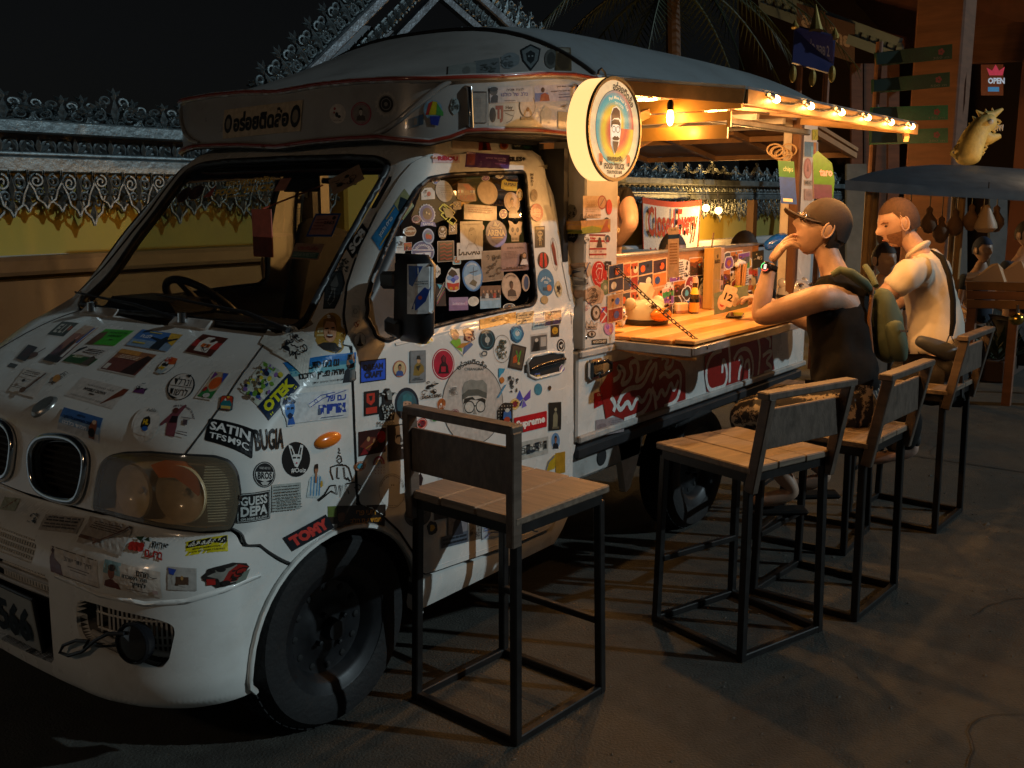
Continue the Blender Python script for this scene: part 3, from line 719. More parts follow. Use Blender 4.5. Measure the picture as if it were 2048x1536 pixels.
def roof_grid(x0, x1, n, name, mt, prox=True, lift=0, lip=.0):
    e = CAP.P(0, zt0).x; vs = []; fs = []; A = 28
    for i in range(n + 1):
        t = i / n; x = x0 + (x1 - x0) * t
        for j in range(A + 1):
            a = sin((-1 + 2 * j / A) * pi / 2); hw = halfw(max(x, e))
            xx = x
            if x0 < 2.5: xx = max(x, e + .03 * (a * hw / .795) ** 2)
            vs.append(V3((xx, YC - a * hw, roofz(x, a) + lift)))
    for i in range(n):
        for j in range(A): k = i * (A + 1) + j; fs.append((k, k + 1, k + A + 2, k + A + 1))
    if prox: n0 = len(PROX[0]); PROX[0].extend(vs); PROX[1].extend([tuple(q + n0 for q in f) for f in fs])
    o = MB().add(vs, fs).build(name, mt, truck, sm=50)
    sm_ = o.modifiers.new('thick', 'SOLIDIFY'); sm_.thickness = .012; sm_.offset = -1
    return o
roof_grid(CAP.P(0, zt0).x, 3.065, 26, 'cab_roof', W_SILVER)
roof_grid(3.07, XR1, 20, 'box_roof', W_ROOF)
e_ = []
mb = MB(); mb.tube([V3((3.068, YC - sin((-1 + 2 * j / 40) * pi / 2) * .797, roofz(3.068, sin((-1 + 2 * j / 40) * pi / 2)) + .002)) for j in range(41)], .010, n=8); mb.build('roof_joint', M_SEAM, truck, sm=60)
# roof edge rails
for s_ in (1, -1):
    mb = MB(); mb.tube([V3((3.07 + (XR1 - 3.07) * t / 12, YC - s_ * .797, zedge(3.07 + (XR1 - 3.07) * t / 12) - .004)) for t in range(13)], .014, n=8); mb.build('gutter', M_STEEL, truck, sm=60)
mb = MB(); mb.box(((XR0 + XR1) / 2, YC, 1.905), (XR1 - XR0 - .04, 1.5, .012)); mb.build('ceiling_panel', mat('brown_ceiling', (.26, .16, .09), .6, noise=.3), truck)
for i in range(7):
    x = 3.3 + .32 * i; MB().box((x, YC, 1.885), (.03, 1.5, .028)).build('ceiling_rib', M_WHT2, truck)
for y in (2.1, 2.75, 3.4): MB().box((4.2, y, 1.862), (2.2, .03, .02)).build('ceiling_rail', M_WHT2, truck)
# ---------------------------------------------- cargo bed and its printed side gate
YG = 2.0
def gate_side(y0, sg):
    mb = MB(); mb.box((4.2, y0 + sg * .02, .775), (2.28, .035, .345), bev=.008)
    g = mb.build('side_gate', W_WHITE, truck, sm=30)
    for z in (.615, .938): MB().box((4.2, y0 + sg * -.004, z), (2.28, .02, .028), bev=.006).build('gate_rail', M_WHT2, g)
    return g
gate = gate_side(YG, 1); gate_side(3.5, -1)
vs = [V3((3.06, YG + .0015, .60)), V3((5.34, YG + .0015, .60)), V3((5.34, YG + .0015, .95)), V3((3.06, YG + .0015, .95))]
n0 = len(PROX[0]); PROX[0].extend(vs); PROX[1].append((n0, n0 + 1, n0 + 2)); PROX[1].append((n0, n0 + 2, n0 + 3))
MB().box((4.2, YC, .60), (2.28, 1.4, .04)).build('bed_floor', M_WHT2, truck)
MB().box((3.09, YC, .80), (.03, 1.42, .40)).build('front_bulkhead', M_WHT2, truck); MB().box((5.32, YC, .78), (.03, 1.42, .34)).build('tail_gate', M_WHT2, truck)
for y in (2.03, 3.47): MB().box((4.2, y, .555), (2.26, .05, .05), bev=.01).build('bed_side_beam', M_BLK, truck)
mb = MB(); mb.box((3.35, 2.08, .48), (.62, .04, .12), bev=.015); mb.build('chassis_rail', M_WHT2, truck, sm=30)
MB().lathe([(.0, -.002), (.033, -.002), (.036, .0)], (3.33, 2.058, .485), n=20, axis='Y').build('rail_hole', M_DK, truck)
mb = MB(); pr = [(3.44, .58), (3.70, .58), (3.62, .40), (3.565, .30), (3.53, .29), (3.50, .40)]
mb.prism(pr, 0, .03, M=Matrix(((1, 0, 0), (0, 0, 1), (0, 1, 0))).to_3x3()); [mb.v.__setitem__(i, (v[0], v[1] + 2.06, v[2])) for i, v in enumerate(mb.v)]
mb.build('mud_flap_bracket', W_WHITE, truck)
# latch on the front corner of the gate
lt = MB(); lt.box((3.16, 1.988, .875), (.085, .03, .075), bev=.01); lo_ = lt.build('gate_latch', M_CHROME, truck, sm=30)
MB().tube([(3.13, 1.97, .90), (3.19, 1.955, .905), (3.235, 1.965, .89), (3.235, 1.965, .86), (3.15, 1.96, .85)], .008, n=8).build('latch_hook', M_BLKG, lo_, sm=60)
# front pillar of the bar: sticker-covered box column
def colbox(x0, x1, y0, y1, z0, z1, name, mt, prox=True):
    o = MB().box(((x0 + x1) / 2, (y0 + y1) / 2, (z0 + z1) / 2), (x1 - x0, y1 - y0, z1 - z0), bev=.006).build(name, mt, truck, sm=30)
    if prox:
        vs = [V3((x0, y0 - .0008, z0)), V3((x1, y0 - .0008, z0)), V3((x1, y0 - .0008, z1)), V3((x0, y0 - .0008, z1)), V3((x0 - .0008, y0, z0)), V3((x0 - .0008, y1, z0)), V3((x0 - .0008, y1, z1)), V3((x0 - .0008, y0, z1))]
        n0 = len(PROX[0]); PROX[0].extend(vs)
        for q in ((0, 1, 2), (0, 2, 3), (4, 5, 6), (4, 6, 7)): PROX[1].append(tuple(n0 + i for i in q))
    return o
colbox(3.075, 3.30, 1.985, 2.13, .955, 1.90, 'front_post', M_CREAM)
for z in (1.0, 1.2, 1.4, 1.6): MB().ball((3.09, 1.984, z), (.006, .003, .006), 8, 4).build('rivet', M_CHROME, truck, sm=60)
colbox(5.14, 5.34, 1.99, 2.10, .955, 1.93, 'rear_post', M_CREAM)
MB().box((5.09, 2.0, 1.43), (.05, .05, .98), bev=.008).build('rear_post_angle', mat('rusty_brown_steel', (.10, .045, .02), .5, metal=.3, noise=.3), truck)
for x, y in ((3.12, 3.42), (5.3, 3.42)): MB().box((x, y, 1.43), (.05, .05, .98)).build('far_post', M_WHT2, truck)
# ---------------------------------------------- bar counter
ctr = MB(); 
M_BOARD = mat('varnished_board', (.62, .27, .06), .36, noise=.30, nscale=5, stretch=(.35, 9, 9), coat=.3, bump=.04, bscale=30)
M_BOARD2 = mat('pale_board', (.74, .42, .14), .4, noise=.28, nscale=6, stretch=(.4, 10, 10), coat=.25)
x0, x1, y1_, y0_ = 3.30, 5.05, 2.02, 1.66
fr = MB(); fr.box(((x0 + x1) / 2, y0_ - .006, .951), (x1 - x0, .012, .032), bev=.003); fr.box((x0 + .006, (y0_ + y1_) / 2, .948), (.012, y1_ - y0_, .036), bev=.003); fr.box((x1 - .006, (y0_ + y1_) / 2, .948), (.012, y1_ - y0_, .036))
frm = fr.build('counter_frame', M_STEEL, truck)
MB().box(((x0 + x1) / 2, (y0_ + y1_) / 2, .937), (x1 - x0 - .03, y1_ - y0_ - .02, .010)).build('counter_tray', mat('brown_ply', (.12, .06, .025), .6, noise=.3), truck)
nb = 4
for i, (ya, yb, mt_, dx, dz) in enumerate(((1.664, 1.752, M_BOARD2, .02, .004), (1.754, 1.842, M_BOARD, -.0, 0), (1.844, 1.930, M_BOARD2, .0, .001), (1.932, 2.02, M_BOARD, -.0, 0))):
    MB().box(((x0 + x1) / 2 + dx, (ya + yb) / 2, .9755 + dz), (x1 - x0 - .03, yb - ya - .003, .016), bev=.003).build('counter_board', mt_, truck)
mb = MB(); mb.tube([(3.31, 2.0, .935), (3.305, 1.92, .928), (3.31, 1.80, .922), (3.33, 1.69, .918), (3.35, 1.665, .918)], .006, n=6); mb.build('loose_edge_strip', M_BOARD, truck, sm=60)
for p in ((3.36, 1.652), (3.40, 1.652), (4.2, 1.652)): MB().ball((p[0], p[1], .951), (.006, .003, .006), 8, 4).build('bolt_head', M_CHROME, truck, sm=60)
for ya, yb in ((2.022, 2.095), (2.097, 2.17)): MB().box((4.24, (ya + yb) / 2, .9765), (1.62, yb - ya, .016), bev=.003).build('counter_board', M_BOARD2 if ya < 2.05 else M_BOARD, truck)
YB = 2.1735                                                     # face of the back board, covered with stickers
MB().box((4.18, YB + .009, 1.125), (1.76, .018, .28), bev=.003).build('back_board', mat('back_board_brown', (.30, .15, .06), .5, noise=.3), truck)
vs = [V3((3.30, YB, .99)), V3((5.05, YB, .99)), V3((5.05, YB, 1.262)), V3((3.30, YB, 1.262))]
n0 = len(PROX[0]); PROX[0].extend(vs); PROX[1].append((n0, n0 + 1, n0 + 2)); PROX[1].append((n0, n0 + 2, n0 + 3))
MB().box((4.18, YB + .02, 1.27), (1.78, .05, .014), bev=.004).build('back_board_cap', M_STEEL, truck)
# chain from the post to the counter corner
ca, cb = aty(1228, 532, 1.985), V3((3.40, 1.648, .955)); n = 24
ln = None
for i in range(n):
    t = (i + .5) / n; p = ca.lerp(cb, t) + V3((0, 0, -.012 * sin(pi * t))); d = (cb - ca).normalized()
    if ln is None:
        L_ = (cb - ca).length / n; mb = MB(); q = []
        for a in range(16):
            th = 2 * pi * a / 16; q.append((cos(th) * .0065, 0, sin(th) * .0065 + (.62 * L_ - .0065) * (1 if sin(th) > 0 else -1)))
        mb.tube(q, .0021, n=6, closed=True); me_ = mb.mesh('chain_link', 60); me_.materials.append(mat('dark_chain', (.12, .10, .08), .4, metal=.9)); ln = me_
    o = bpy.data.objects.new('chain_link', ln); COL.objects.link(o); o.parent = truck; o.location = p
    o.rotation_euler = (d.to_track_quat('Z', 'Y').to_matrix() @ Matrix.Rotation((i % 2) * pi / 2 + .5, 3, 'Z')).to_euler()
# ---------------------------------------------- awning
M_AWU = mat('awning_underside', (.26, .15, .07), .55, noise=.25, nscale=6, dirt=(.06, .03, .015), dirt_amt=.6, dscale=4)
M_YEL = mat('yellowed_plastic', (.62, .34, .06), .4, noise=.1)
ax0, ax1, ay0, ay1 = 3.10, 5.02, 1.40, 1.96
def awz(y): return 1.838 + (y - ay0) / (ay1 - ay0) * .07
al = thing  # (no new thing: the awning hangs on hinges of the truck)
mb = MB(); vs = [V3((x, y, awz(y) + d)) for x in (ax0, ax1) for y in (ay0, ay1) for d in (.012, .022)]
mb.add(vs, [(0, 1, 3, 2), (4, 6, 7, 5), (0, 4, 5, 1), (2, 3, 7, 6), (0, 2, 6, 4), (1, 5, 7, 3)]); aw = mb.build('awning_sheet', M_STEEL, truck)
for a, b, w, h, nm in (((ax0, ay0, awz(ay0) - .012), (ax1, ay0, awz(ay0) - .012), .02, .045, 'awning_front_rail'), ((ax0, ay0, awz(ay0) - .012), (ax0, ay1, awz(ay1) - .012), .02, .045, 'awning_end_rail'),
                       ((ax1, ay0, awz(ay0) - .012), (ax1, ay1, awz(ay1) - .012), .02, .045, 'awning_end_rail')):
    MB().bar(a, b, w, h, up=(0, 0, 1)).build(nm, mat('awning_rail_brass', (.30, .17, .06), .38, metal=.4, noise=.25, nscale=20), truck)
for i in range(1, 5):
    x = ax0 + (ax1 - ax0) * i / 5; MB().bar((x, ay0, awz(ay0) - .004), (x, ay1, awz(ay1) - .004), .03, .022).build('awning_rib', M_AWU, truck)
for t in (.3, .62): 
    y = ay0 + (ay1 - ay0) * t; MB().bar((ax0, y, awz(y) + .002), (ax1, y, awz(y) + .002), .03, .018).build('awning_purlin', M_AWU, truck)
mb = MB().add([V3((ax0 + .01, ay0 + .01, awz(ay0) + .008)), V3((ax1, ay0 + .01, awz(ay0) + .008)), V3((ax1, ay1, awz(ay1) + .008)), V3((ax0 + .01, ay1, awz(ay1) + .008))], [(0, 1, 2, 3)]); mb.build('awning_lining', M_AWU, truck)
# rear hatch propped up behind the box
mb = MB(); mb.add([V3((5.37, 2.03, 1.90)), V3((5.37, 3.47, 1.90)), V3((6.12, 3.47, 1.785)), V3((6.12, 2.03, 1.785))], [(0, 1, 2, 3)]); oo = mb.build('rear_hatch', M_AWU, truck); oo.modifiers.new('s', 'SOLIDIFY').thickness = .02
for y in (2.05, 2.5, 2.95, 3.45): MB().bar((5.37, y, 1.875), (6.12, y, 1.76), .03, .03).build('hatch_rib', M_AWU, truck)
for x, z in ((5.6, 1.845), (6.1, 1.765)): MB().bar((x, 2.04, z), (x, 3.46, z), .035, .03).build('hatch_rail', M_AWU, truck)
MB().box((4.1, 1.93, 1.835), (1.9, .025, .03), bev=.006).build('blind_rail', M_STEEL, truck)
# yellow slotted plate at the near end
ya, yb = 1.90, 1.46; pl = [(ya, 1.70), (ya - .02, 1.795), (yb, 1.795), (yb, 1.74), (yb + .02, 1.715)]
mb = MB(); mb.box((ax0 + .03, (ya + yb) / 2, 1.772), (.008, ya - yb, .03)); mb.box((ax0 + .03, (ya + yb) / 2, 1.722), (.008, ya - yb - .02, .044)); mb.box((ax0 + .03, ya - .01, 1.747), (.008, .02, .022)); mb.box((ax0 + .03, yb + .006, 1.747), (.008, .012, .022))
mb.build('slotted_end_plate', M_YEL, truck)
MB().box((ax0 + .022, 1.68, 1.813), (.012, .52, .042)).build('awning_end_skirt', M_YEL, truck)
# struts
MB().bar((3.12, 1.97, 1.62), (3.16, 1.58, 1.80), .022, .03).build('awning_strut', mat('strut_orange_steel', (.42, .26, .12), .45, metal=.3, noise=.2), truck)
MB().bar((4.95, 1.42, 1.78), (4.99, 1.44, 1.815), .022, .03).build('awning_strut', mat('strut_orange_steel'), truck)
# far awning frame seen through the bar
MB().bar((3.15, 3.47, 1.80), (5.25, 3.47, 1.80), .04, .06).build('far_beam', M_AWU, truck)
mb = MB(); mb.add([V3((3.15, 3.5, 1.86)), V3((5.25, 3.5, 1.86)), V3((5.25, 4.05, 1.73)), V3((3.15, 4.05, 1.73))], [(0, 1, 2, 3)]); oo = mb.build('far_flap', M_AWU, truck); oo.modifiers.new('s', 'SOLIDIFY').thickness = .02
for x in (3.2, 3.7, 4.2, 4.7, 5.2): MB().bar((x, 3.5, 1.845), (x, 4.05, 1.715), .025, .02).build('far_flap_rib', M_WHT2, truck)
# ---------------------------------------------- string of bulbs
M_BULB = mat('lit_bulb', (1, .7, .3), .3, emit=(1.0, .50, .14), estr=60)
sl = thing('string_light', 'string of lit warm bulbs clipped along the front edge of the awning', 'string lights', (0, 0, 0))
bx = [aty(px_, py_, 1.395) for px_, py_ in ((1540, 187), (1610, 199), (1672, 217), (1725, 234), (1772, 246), (1814, 254))]
bulbs = [V3((b.x, 1.375, 1.832)) for b in bx] + [V3((3.085, 1.66, 1.775))]
def lamp(p, e, r=.02, colr=(1.0, .47, .14), nm='bulb_or_fill_light', par=None):
    d = bpy.data.lights.new(nm, 'POINT'); d.energy = e; d.shadow_soft_size = r; d.color = colr
    o = bpy.data.objects.new(nm, d); COL.objects.link(o); o.location = p
    if par: o.parent = par
    return o
for i, p in enumerate(bulbs):
    dirx = V3((1, 0, -.15)) if i < 6 else V3((0, 0, -1))
    Mx = dirx.to_track_quat('Z', 'Y').to_matrix()
    MB().lathe([(0, .030), (.006, .027), (.011, .016), (.0125, .004), (.010, -.012), (.007, -.022)], p, n=14, M=Mx).build('bulb', M_BULB, sl, sm=60)
    MB().lathe([(.008, -.02), (.011, -.022), (.011, -.045), (.006, -.055)], p, n=12, M=Mx).build('socket', M_BLK, sl, sm=40)
    lamp(p + V3((.0, -.05, -.085 if i < 6 else -.05)), 7.5 if i < 6 else .7, .012, par=sl)
cord = []
for a, b in zip(bulbs[:5], bulbs[1:6]):
    for t in range(6): q = a.lerp(b, t / 6); cord.append(q + V3((-.05, .012, .008 - .018 * sin(pi * t / 6))))
cord.append(bulbs[5] + V3((-.05, .01, 0)))
MB().tube(cord, .003, n=5).build('cord', M_BLK, sl, sm=60)
for k, x in enumerate((3.55, 4.10)):  # unseen bulbs added behind the awning end plate to brighten the counter
    t = thing('ceiling_fill_bulb', ('near', 'far')[k] + ' one of two bare bulbs under the edge of the bar ceiling', 'lamp', (x, 2.0, 1.87), 0, 'bulbs under the bar ceiling')
    MB().ball((0, 0, 0), .022, 14, 8).build('bulb', M_BULB, t, sm=80); MB().tube([(0, 0, .015), (0, 0, .035)], .011, n=8).build('socket', M_BLK, t); lamp(V3((x, 2.0, 1.84)), 34, .025)
# ---------------------------------------------- round lit sign
SG = V3((2.775, 1.70, 1.718)); R_ = .158
sign = thing('round_sign', 'round lit sign reading FOOD TRUCK hanging beside the truck roof', 'lit sign', SG)
M_DRUM = mat('lit_sign_drum', (.9, .75, .5), .4, emit=(1.0, .56, .20), estr=1.45)
MB().lathe([(R_ - .006, 0), (R_, 0), (R_, .075), (R_ - .006, .078), (0, .078)], (0, -.012, 0), n=64, axis='Y').build('drum', M_DRUM, sign, sm=40)
MB().lathe([(R_ - .010, -.001), (R_ - .006, -.006), (R_ + .002, -.006), (R_ + .003, .004)], (0, -.012, 0), n=64, axis='Y').build('rim', mat('brass_rim', (.35, .22, .08), .4, metal=.5), sign, sm=40)
MB().bar((.14, .03, .03), (.33, .06, .075), .022, .03).build('arm', mat('strut_orange_steel'), sign)
MB().tube([(.03, .04, R_), (.03, .045, R_ + .02), (.015, .05, R_ + .032), (.0, .05, R_ + .024), (-.002, .05, R_ + .012)], .004, n=6).build('hook', M_BLK, sign, sm=60)
# ============================================================ stickers, lettering and print
BV = BVHTree.FromPolygons(PROX[0], PROX[1])
TXT = {}
def text2d(s, bold=0.0):
    k = (s, bold)
    if k in TXT: return TXT[k]
    cu = bpy.data.curves.new('t', 'FONT'); cu.body = s; cu.resolution_u = 2; cu.size = 1; cu.offset = bold
    o = bpy.data.objects.new('t', cu); me = o.to_mesh()
    vs = [(v.co.x, v.co.y) for v in me.vertices]; fs = [tuple(p.vertices) for p in me.polygons]
    o.to_mesh_clear(); bpy.data.objects.remove(o); bpy.data.curves.remove(cu)
    if not vs: vs = [(0, 0), (1, 0), (1, 1)]; fs = [(0, 1, 2)]
    x0, x1 = min(v[0] for v in vs), max(v[0] for v in vs); y0, y1 = min(v[1] for v in vs), max(v[1] for v in vs)
    w, h = max(x1 - x0, 1e-3), max(y1 - y0, 1e-3)
    TXT[k] = ([((x - x0) / w - .5, (y - y0) / h - .5) for x, y in vs], fs, w / h); return TXT[k]
def heb(s): return s[::-1]
def stroke(pts, w, ar=1.0, closed=False):
    """thick line as quads; w is the full width in y units, ar = width of the sticker / height"""
    P = [(x * ar, y) for x, y in pts]
    if closed: P.append(P[0])
    vs = []; fs = []
    for i, p in enumerate(P):
        a = P[max(i - 1, 0)]; b = P[min(i + 1, len(P) - 1)]
        if closed and i in (0, len(P) - 1): a, b = P[-2], P[1]
        dx, dy = b[0] - a[0], b[1] - a[1]; L = math.hypot(dx, dy) or 1; nx, ny = -dy / L * w / 2, dx / L * w / 2
        vs += [((p[0] + nx) / ar, p[1] + ny), ((p[0] - nx) / ar, p[1] - ny)]
    for i in range(len(P) - 1): fs.append((2 * i, 2 * i + 1, 2 * i + 3, 2 * i + 2))
    return vs, fs
def ell(cx, cy, rx, ry, n=20, a0=0, a1=2 * pi): return [(cx + rx * cos(a0 + (a1 - a0) * i / n), cy + ry * sin(a0 + (a1 - a0) * i / n)) for i in range(n if a1 - a0 > 6.2 else n + 1)]
def rrect(r=.2, ar=1.0, s=1.0):
    o = []
    for cx, cy, a in ((1, 1, 0), (-1, 1, 90), (-1, -1, 180), (1, -1, 270)):
        for k in range(5):
            t = radians(a + 22.5 * k); o.append((cx * (s - r / ar) + cos(t) * r / ar, cy * (s - r) + sin(t) * r))
    return o
def tess(poly, step, Ux, Vy):
    """fill a polygon with small triangles so that it can follow a curved sheet"""
    sx, sy = max(Ux, 1e-4), max(Vy, 1e-4)
    P = [(x * sx, y * sy) for x, y in poly]; ol = dens(P, step)
    x0, x1 = min(p[0] for p in P), max(p[0] for p in P); y0, y1 = min(p[1] for p in P), max(p[1] for p in P)
    pts = []
    if (x1 - x0) * (y1 - y0) > step * step * 2:
        y = y0 + step / 2
        while y < y1:
            x = x0 + step / 2
            while x < x1:
                if pin(P, x, y): pts.append((x, y))
                x += step
            y += step
    vs = [V3(p) for p in ol] + [V3(p) for p in pts]
    try: v, e, f, *_ = geometry.delaunay_2d_cdt(vs, [], [list(range(len(ol)))], 1, 1e-6)
    except Exception: return poly, [tuple(range(len(poly)))]
    return [(q[0] / sx, q[1] / sy) for q in v], [tuple(t) for t in f]
NST = 0
def plane_hit(px, py, C_, n):
    d = raydir(px, py); t = (C_ - EYE).dot(n) / d.dot(n); return EYE + d * t
def sticker(cx, cy, w, h, ru, rv, prims, name='sticker', parent=None, bvh=None, mt=None, lift=.0006, step=.010, dlev=.00022, label=None, conform=True):
    global NST
    bvh = bvh or BV
    h_, n, i, d = bvh.ray_cast(EYE, raydir(cx, cy).normalized())
    if h_ is None: print('sticker misses', cx, cy); return None
    if n.dot(EYE - h_) < 0: n = -n
    # average the normal over the sticker
    ns = n.copy()
    for a, b in ((.3, 0), (-.3, 0), (0, .3), (0, -.3)):
        q = bvh.ray_cast(EYE, raydir(cx + w * a, cy + h * b).normalized())
        if q[0] is not None and (q[0] - h_).length < .25:
            m_ = q[1] if q[1].dot(EYE - q[0]) > 0 else -q[1]
            if m_.dot(n) > .5: ns += m_
    ns.normalize(); a, b = radians(ru), radians(rv)
    R_ = plane_hit(cx + w / 2 * cos(a), cy - w / 2 * sin(a), h_, ns); L_ = plane_hit(cx - w / 2 * cos(a), cy + w / 2 * sin(a), h_, ns)
    T_ = plane_hit(cx - h / 2 * sin(b), cy - h / 2 * cos(b), h_, ns); B_ = plane_hit(cx + h / 2 * sin(b), cy + h / 2 * cos(b), h_, ns)
    U, V = (R_ - L_) / 2, (T_ - B_) / 2; C_ = (R_ + L_) / 2
    ar = U.length / V.length; mb = MB(); lev = lift + (NST % 7) * .0004; NST += 1
    for k, p in enumerate(prims):
        t = p[0]
        if t == 'R': vs, fs = tess([(p[1], p[2]), (p[3], p[2]), (p[3], p[4]), (p[1], p[4])], step, U.length, V.length)
        elif t == 'E': vs, fs = tess(ell(*p[1:5], n=28 if p[3] > .5 else 12), step, U.length, V.length)
        elif t == 'RR': vs, fs = tess(rrect(p[1], ar, p[2]), step, U.length, V.length)
        elif t == 'P': vs, fs = tess(p[1], step, U.length, V.length)
        elif t == 'O':
            q = ell(*p[1:5], n=36); vs, fs = stroke(q, p[5], ar, True)
        elif t == 'L': vs, fs = stroke(p[1], p[2], ar)
        elif t == 'T':
            tv, tf, ta = text2d(p[1], p[7] if len(p) > 7 else .0)
            vs = [(p[2] + x * p[4], p[3] + y * p[5]) for x, y in tv]; fs = tf
        elif t == 'TA':                                             # text on an arc: text, cx, cy, rx, ry, a0, a1 (deg), height
            tv, tf, ta = text2d(p[1], .02); vs = []
            for x, y in tv:
                an = radians(p[6] + (p[7] - p[6]) * (x + .5)); r = 1 + y * p[8]
                vs.append((p[2] + p[4] * r * cos(an), p[3] + p[5] * r * sin(an)))
            fs = tf; p = p[:1] + (None,) * 5 + (p[9],)
        if conform and t in 'TALO':                                 # cut long triangles so that print follows the sheet
            tr = [(f[0], f[j], f[j + 1]) for f in fs for j in range(1, len(f) - 1)]; vs = list(vs); fs = []; Ul, Vl = U.length, V.length
            while tr:
                f = tr.pop(); e_ = [math.hypot((vs[f[j]][0] - vs[f[(j + 1) % 3]][0]) * Ul, (vs[f[j]][1] - vs[f[(j + 1) % 3]][1]) * Vl) for j in range(3)]; j = e_.index(max(e_))
                if e_[j] < .016: fs.append(f); continue
                a_, b_, c_ = f[j], f[(j + 1) % 3], f[(j + 2) % 3]; vs.append(((vs[a_][0] + vs[b_][0]) / 2, (vs[a_][1] + vs[b_][1]) / 2)); n_ = len(vs) - 1; tr += [(a_, n_, c_), (n_, b_, c_)]
        col = srgb(p[-1]) if isinstance(p[-1], str) else srgb(p[6])
        out = []
        z = lev + dlev * k
        for x, y in vs:
            q = C_ + U * x + V * y
            if conform:
                hh, nn, ii, dd = bvh.ray_cast(q + ns * .16, -ns, .34)
                if hh is not None: q = hh
            out.append(q + ns * z)
        if fs and len(fs[0]) > 2:
            a_, b_, c_ = [out[i] for i in fs[0][:3]]
            if (b_ - a_).cross(c_ - a_).dot(ns) < 0: fs = [tuple(f)[::-1] for f in fs]
        mb.add(out, fs, 0, tuple(min(.85, q * .92) for q in col))
    o = mb.build(name, mt or PRINT, parent or truck, wc=parent is not None)
    if label: o['label'] = label
    return o
RND = random.Random(11)
PALS = ['#c63a2a', '#2b5ea8', '#e0b030', '#3a8a4a', '#7a4a9a', '#2a2a2a', '#d8d2c4', '#b8642a', '#4aa0b8', '#8a2a3a', '#555a60', '#e8a8a0']
def bord(col, bc='#e9e6de', ar=1, s=.92): return [('R', -1, -1, 1, 1, bc), ('R', -s, -s, s, s, col)]
def lines(x0, x1, y0, y1, n, col, seed=0, hh=.5):
    r = random.Random(seed); o = []
    for i in range(n):
        y = y1 - (i + .5) * (y1 - y0) / n; h = (y1 - y0) / n * hh / 2; x = x0
        while x < x1 - .03:
            w = r.uniform(.06, .22) * (x1 - x0); w = min(w, x1 - x); o.append(('R', x, y - h, x + w * .82, y + h, col)); x += w
    return o
def person_fig(cx, cy, s, skin='#b98560', hair='#2a1c14', top='#3a4a6a'):
    return [('P', [(cx - .75 * s, cy - 1.25 * s), (cx - .62 * s, cy - .62 * s), (cx - .2 * s, cy - .42 * s), (cx + .2 * s, cy - .42 * s), (cx + .62 * s, cy - .62 * s), (cx + .75 * s, cy - 1.25 * s)], top),
            ('R', cx - .13 * s, cy - .52 * s, cx + .13 * s, cy - .2 * s, skin), ('E', cx, cy + .12 * s, .31 * s, .44 * s, hair), ('E', cx, cy + .0 * s, .27 * s, .38 * s, skin),
            ('P', [(cx - .29 * s, cy + .12 * s), (cx - .26 * s, cy + .42 * s), (cx, cy + .56 * s), (cx + .26 * s, cy + .42 * s), (cx + .29 * s, cy + .12 * s), (cx + .1 * s, cy + .26 * s), (cx - .12 * s, cy + .24 * s)], hair),
            ('R', cx - .17 * s, cy + .04 * s, cx - .06 * s, cy + .08 * s, '#1a1210'), ('R', cx + .06 * s, cy + .04 * s, cx + .17 * s, cy + .08 * s, '#1a1210'),
            ('R', cx - .10 * s, cy - .20 * s, cx + .10 * s, cy - .165 * s, '#7a3a30'), ('P', [(cx - .02 * s, cy + .02 * s), (cx + .05 * s, cy - .09 * s), (cx - .03 * s, cy - .09 * s)], '#8a5a40')]
def portrait(bg='#c8a060', ring=None, **k): 
    o = []
    if ring: o.append(('E', 0, 0, 1, 1, ring))
    s = .86 if ring else 1
    return o + [('E', 0, 0, s, s, bg)] + person_fig(0, .15, .78, **k)
def doodle(seed, n=9, col='#1d1d1d', bg=None, shape='R'):
    r = random.Random(seed); o = []
    if bg: o.append(('R', -1, -1, 1, 1, bg) if shape == 'R' else (('E', 0, 0, 1, 1, bg) if shape == 'E' else ('P', blob(seed), bg)))
    for i in range(n):
        t = r.random(); x, y = r.uniform(-.6, .6), r.uniform(-.6, .6)
        if t < .35:
            a = r.uniform(0, 6.28); k = r.uniform(.12, .34); o.append(('L', [(x + k * (1 - j / 12) * cos(a + j * .6), y + k * (1 - j / 12) * sin(a + j * .6)) for j in range(11)], .07, col))
        elif t < .6: o.append(('E', x, y, r.uniform(.06, .22), r.uniform(.06, .2), col))
        elif t < .8: o.append(('L', [(x + .12 * j, y + r.uniform(-.18, .18)) for j in range(-2, 3)], .07, col))
        else: o.append(('P', [(x + r.uniform(-.28, .28), y + r.uniform(-.28, .28)) for j in range(3)], col))
    return o
def blob(seed, n=14, k=.2):
    r = random.Random(seed); return [(cos(2 * pi * i / n) * (1 - r.random() * k), sin(2 * pi * i / n) * (1 - r.random() * k)) for i in range(n)]
def scene_pic(seed, cols=('#7aa0c8', '#d09a60', '#5a4a3a', '#2c3a2c'), bc='#dedad0', fig=True):
    r = random.Random(seed); o = [('R', -1, -1, 1, 1, bc), ('R', -.94, -.92, .94, .92, cols[0])]; y = .92
    for c_ in cols[1:]:
        y -= r.uniform(.35, .65); pts = [(-.94, -.92)] + [(-.94 + 1.88 * i / 6, max(-.9, y + r.uniform(-.14, .14))) for i in range(7)] + [(.94, -.92)]; o.append(('P', pts, c_))
    if fig:
        x = r.uniform(-.5, .5); o += [('P', [(x - .14, -.9), (x - .2, .0), (x - .05, .12), (x + .08, .12), (x + .2, 0), (x + .12, -.9)], '#2a211c'), ('E', x, .26, .08, .14, '#9a6a4a')]
    for i in range(6):
        a, b = r.uniform(-.85, .8), r.uniform(-.85, .8); o.append(('E', a, b, r.uniform(.04, .16), r.uniform(.03, .12), r.choice(PALS)))
    return o
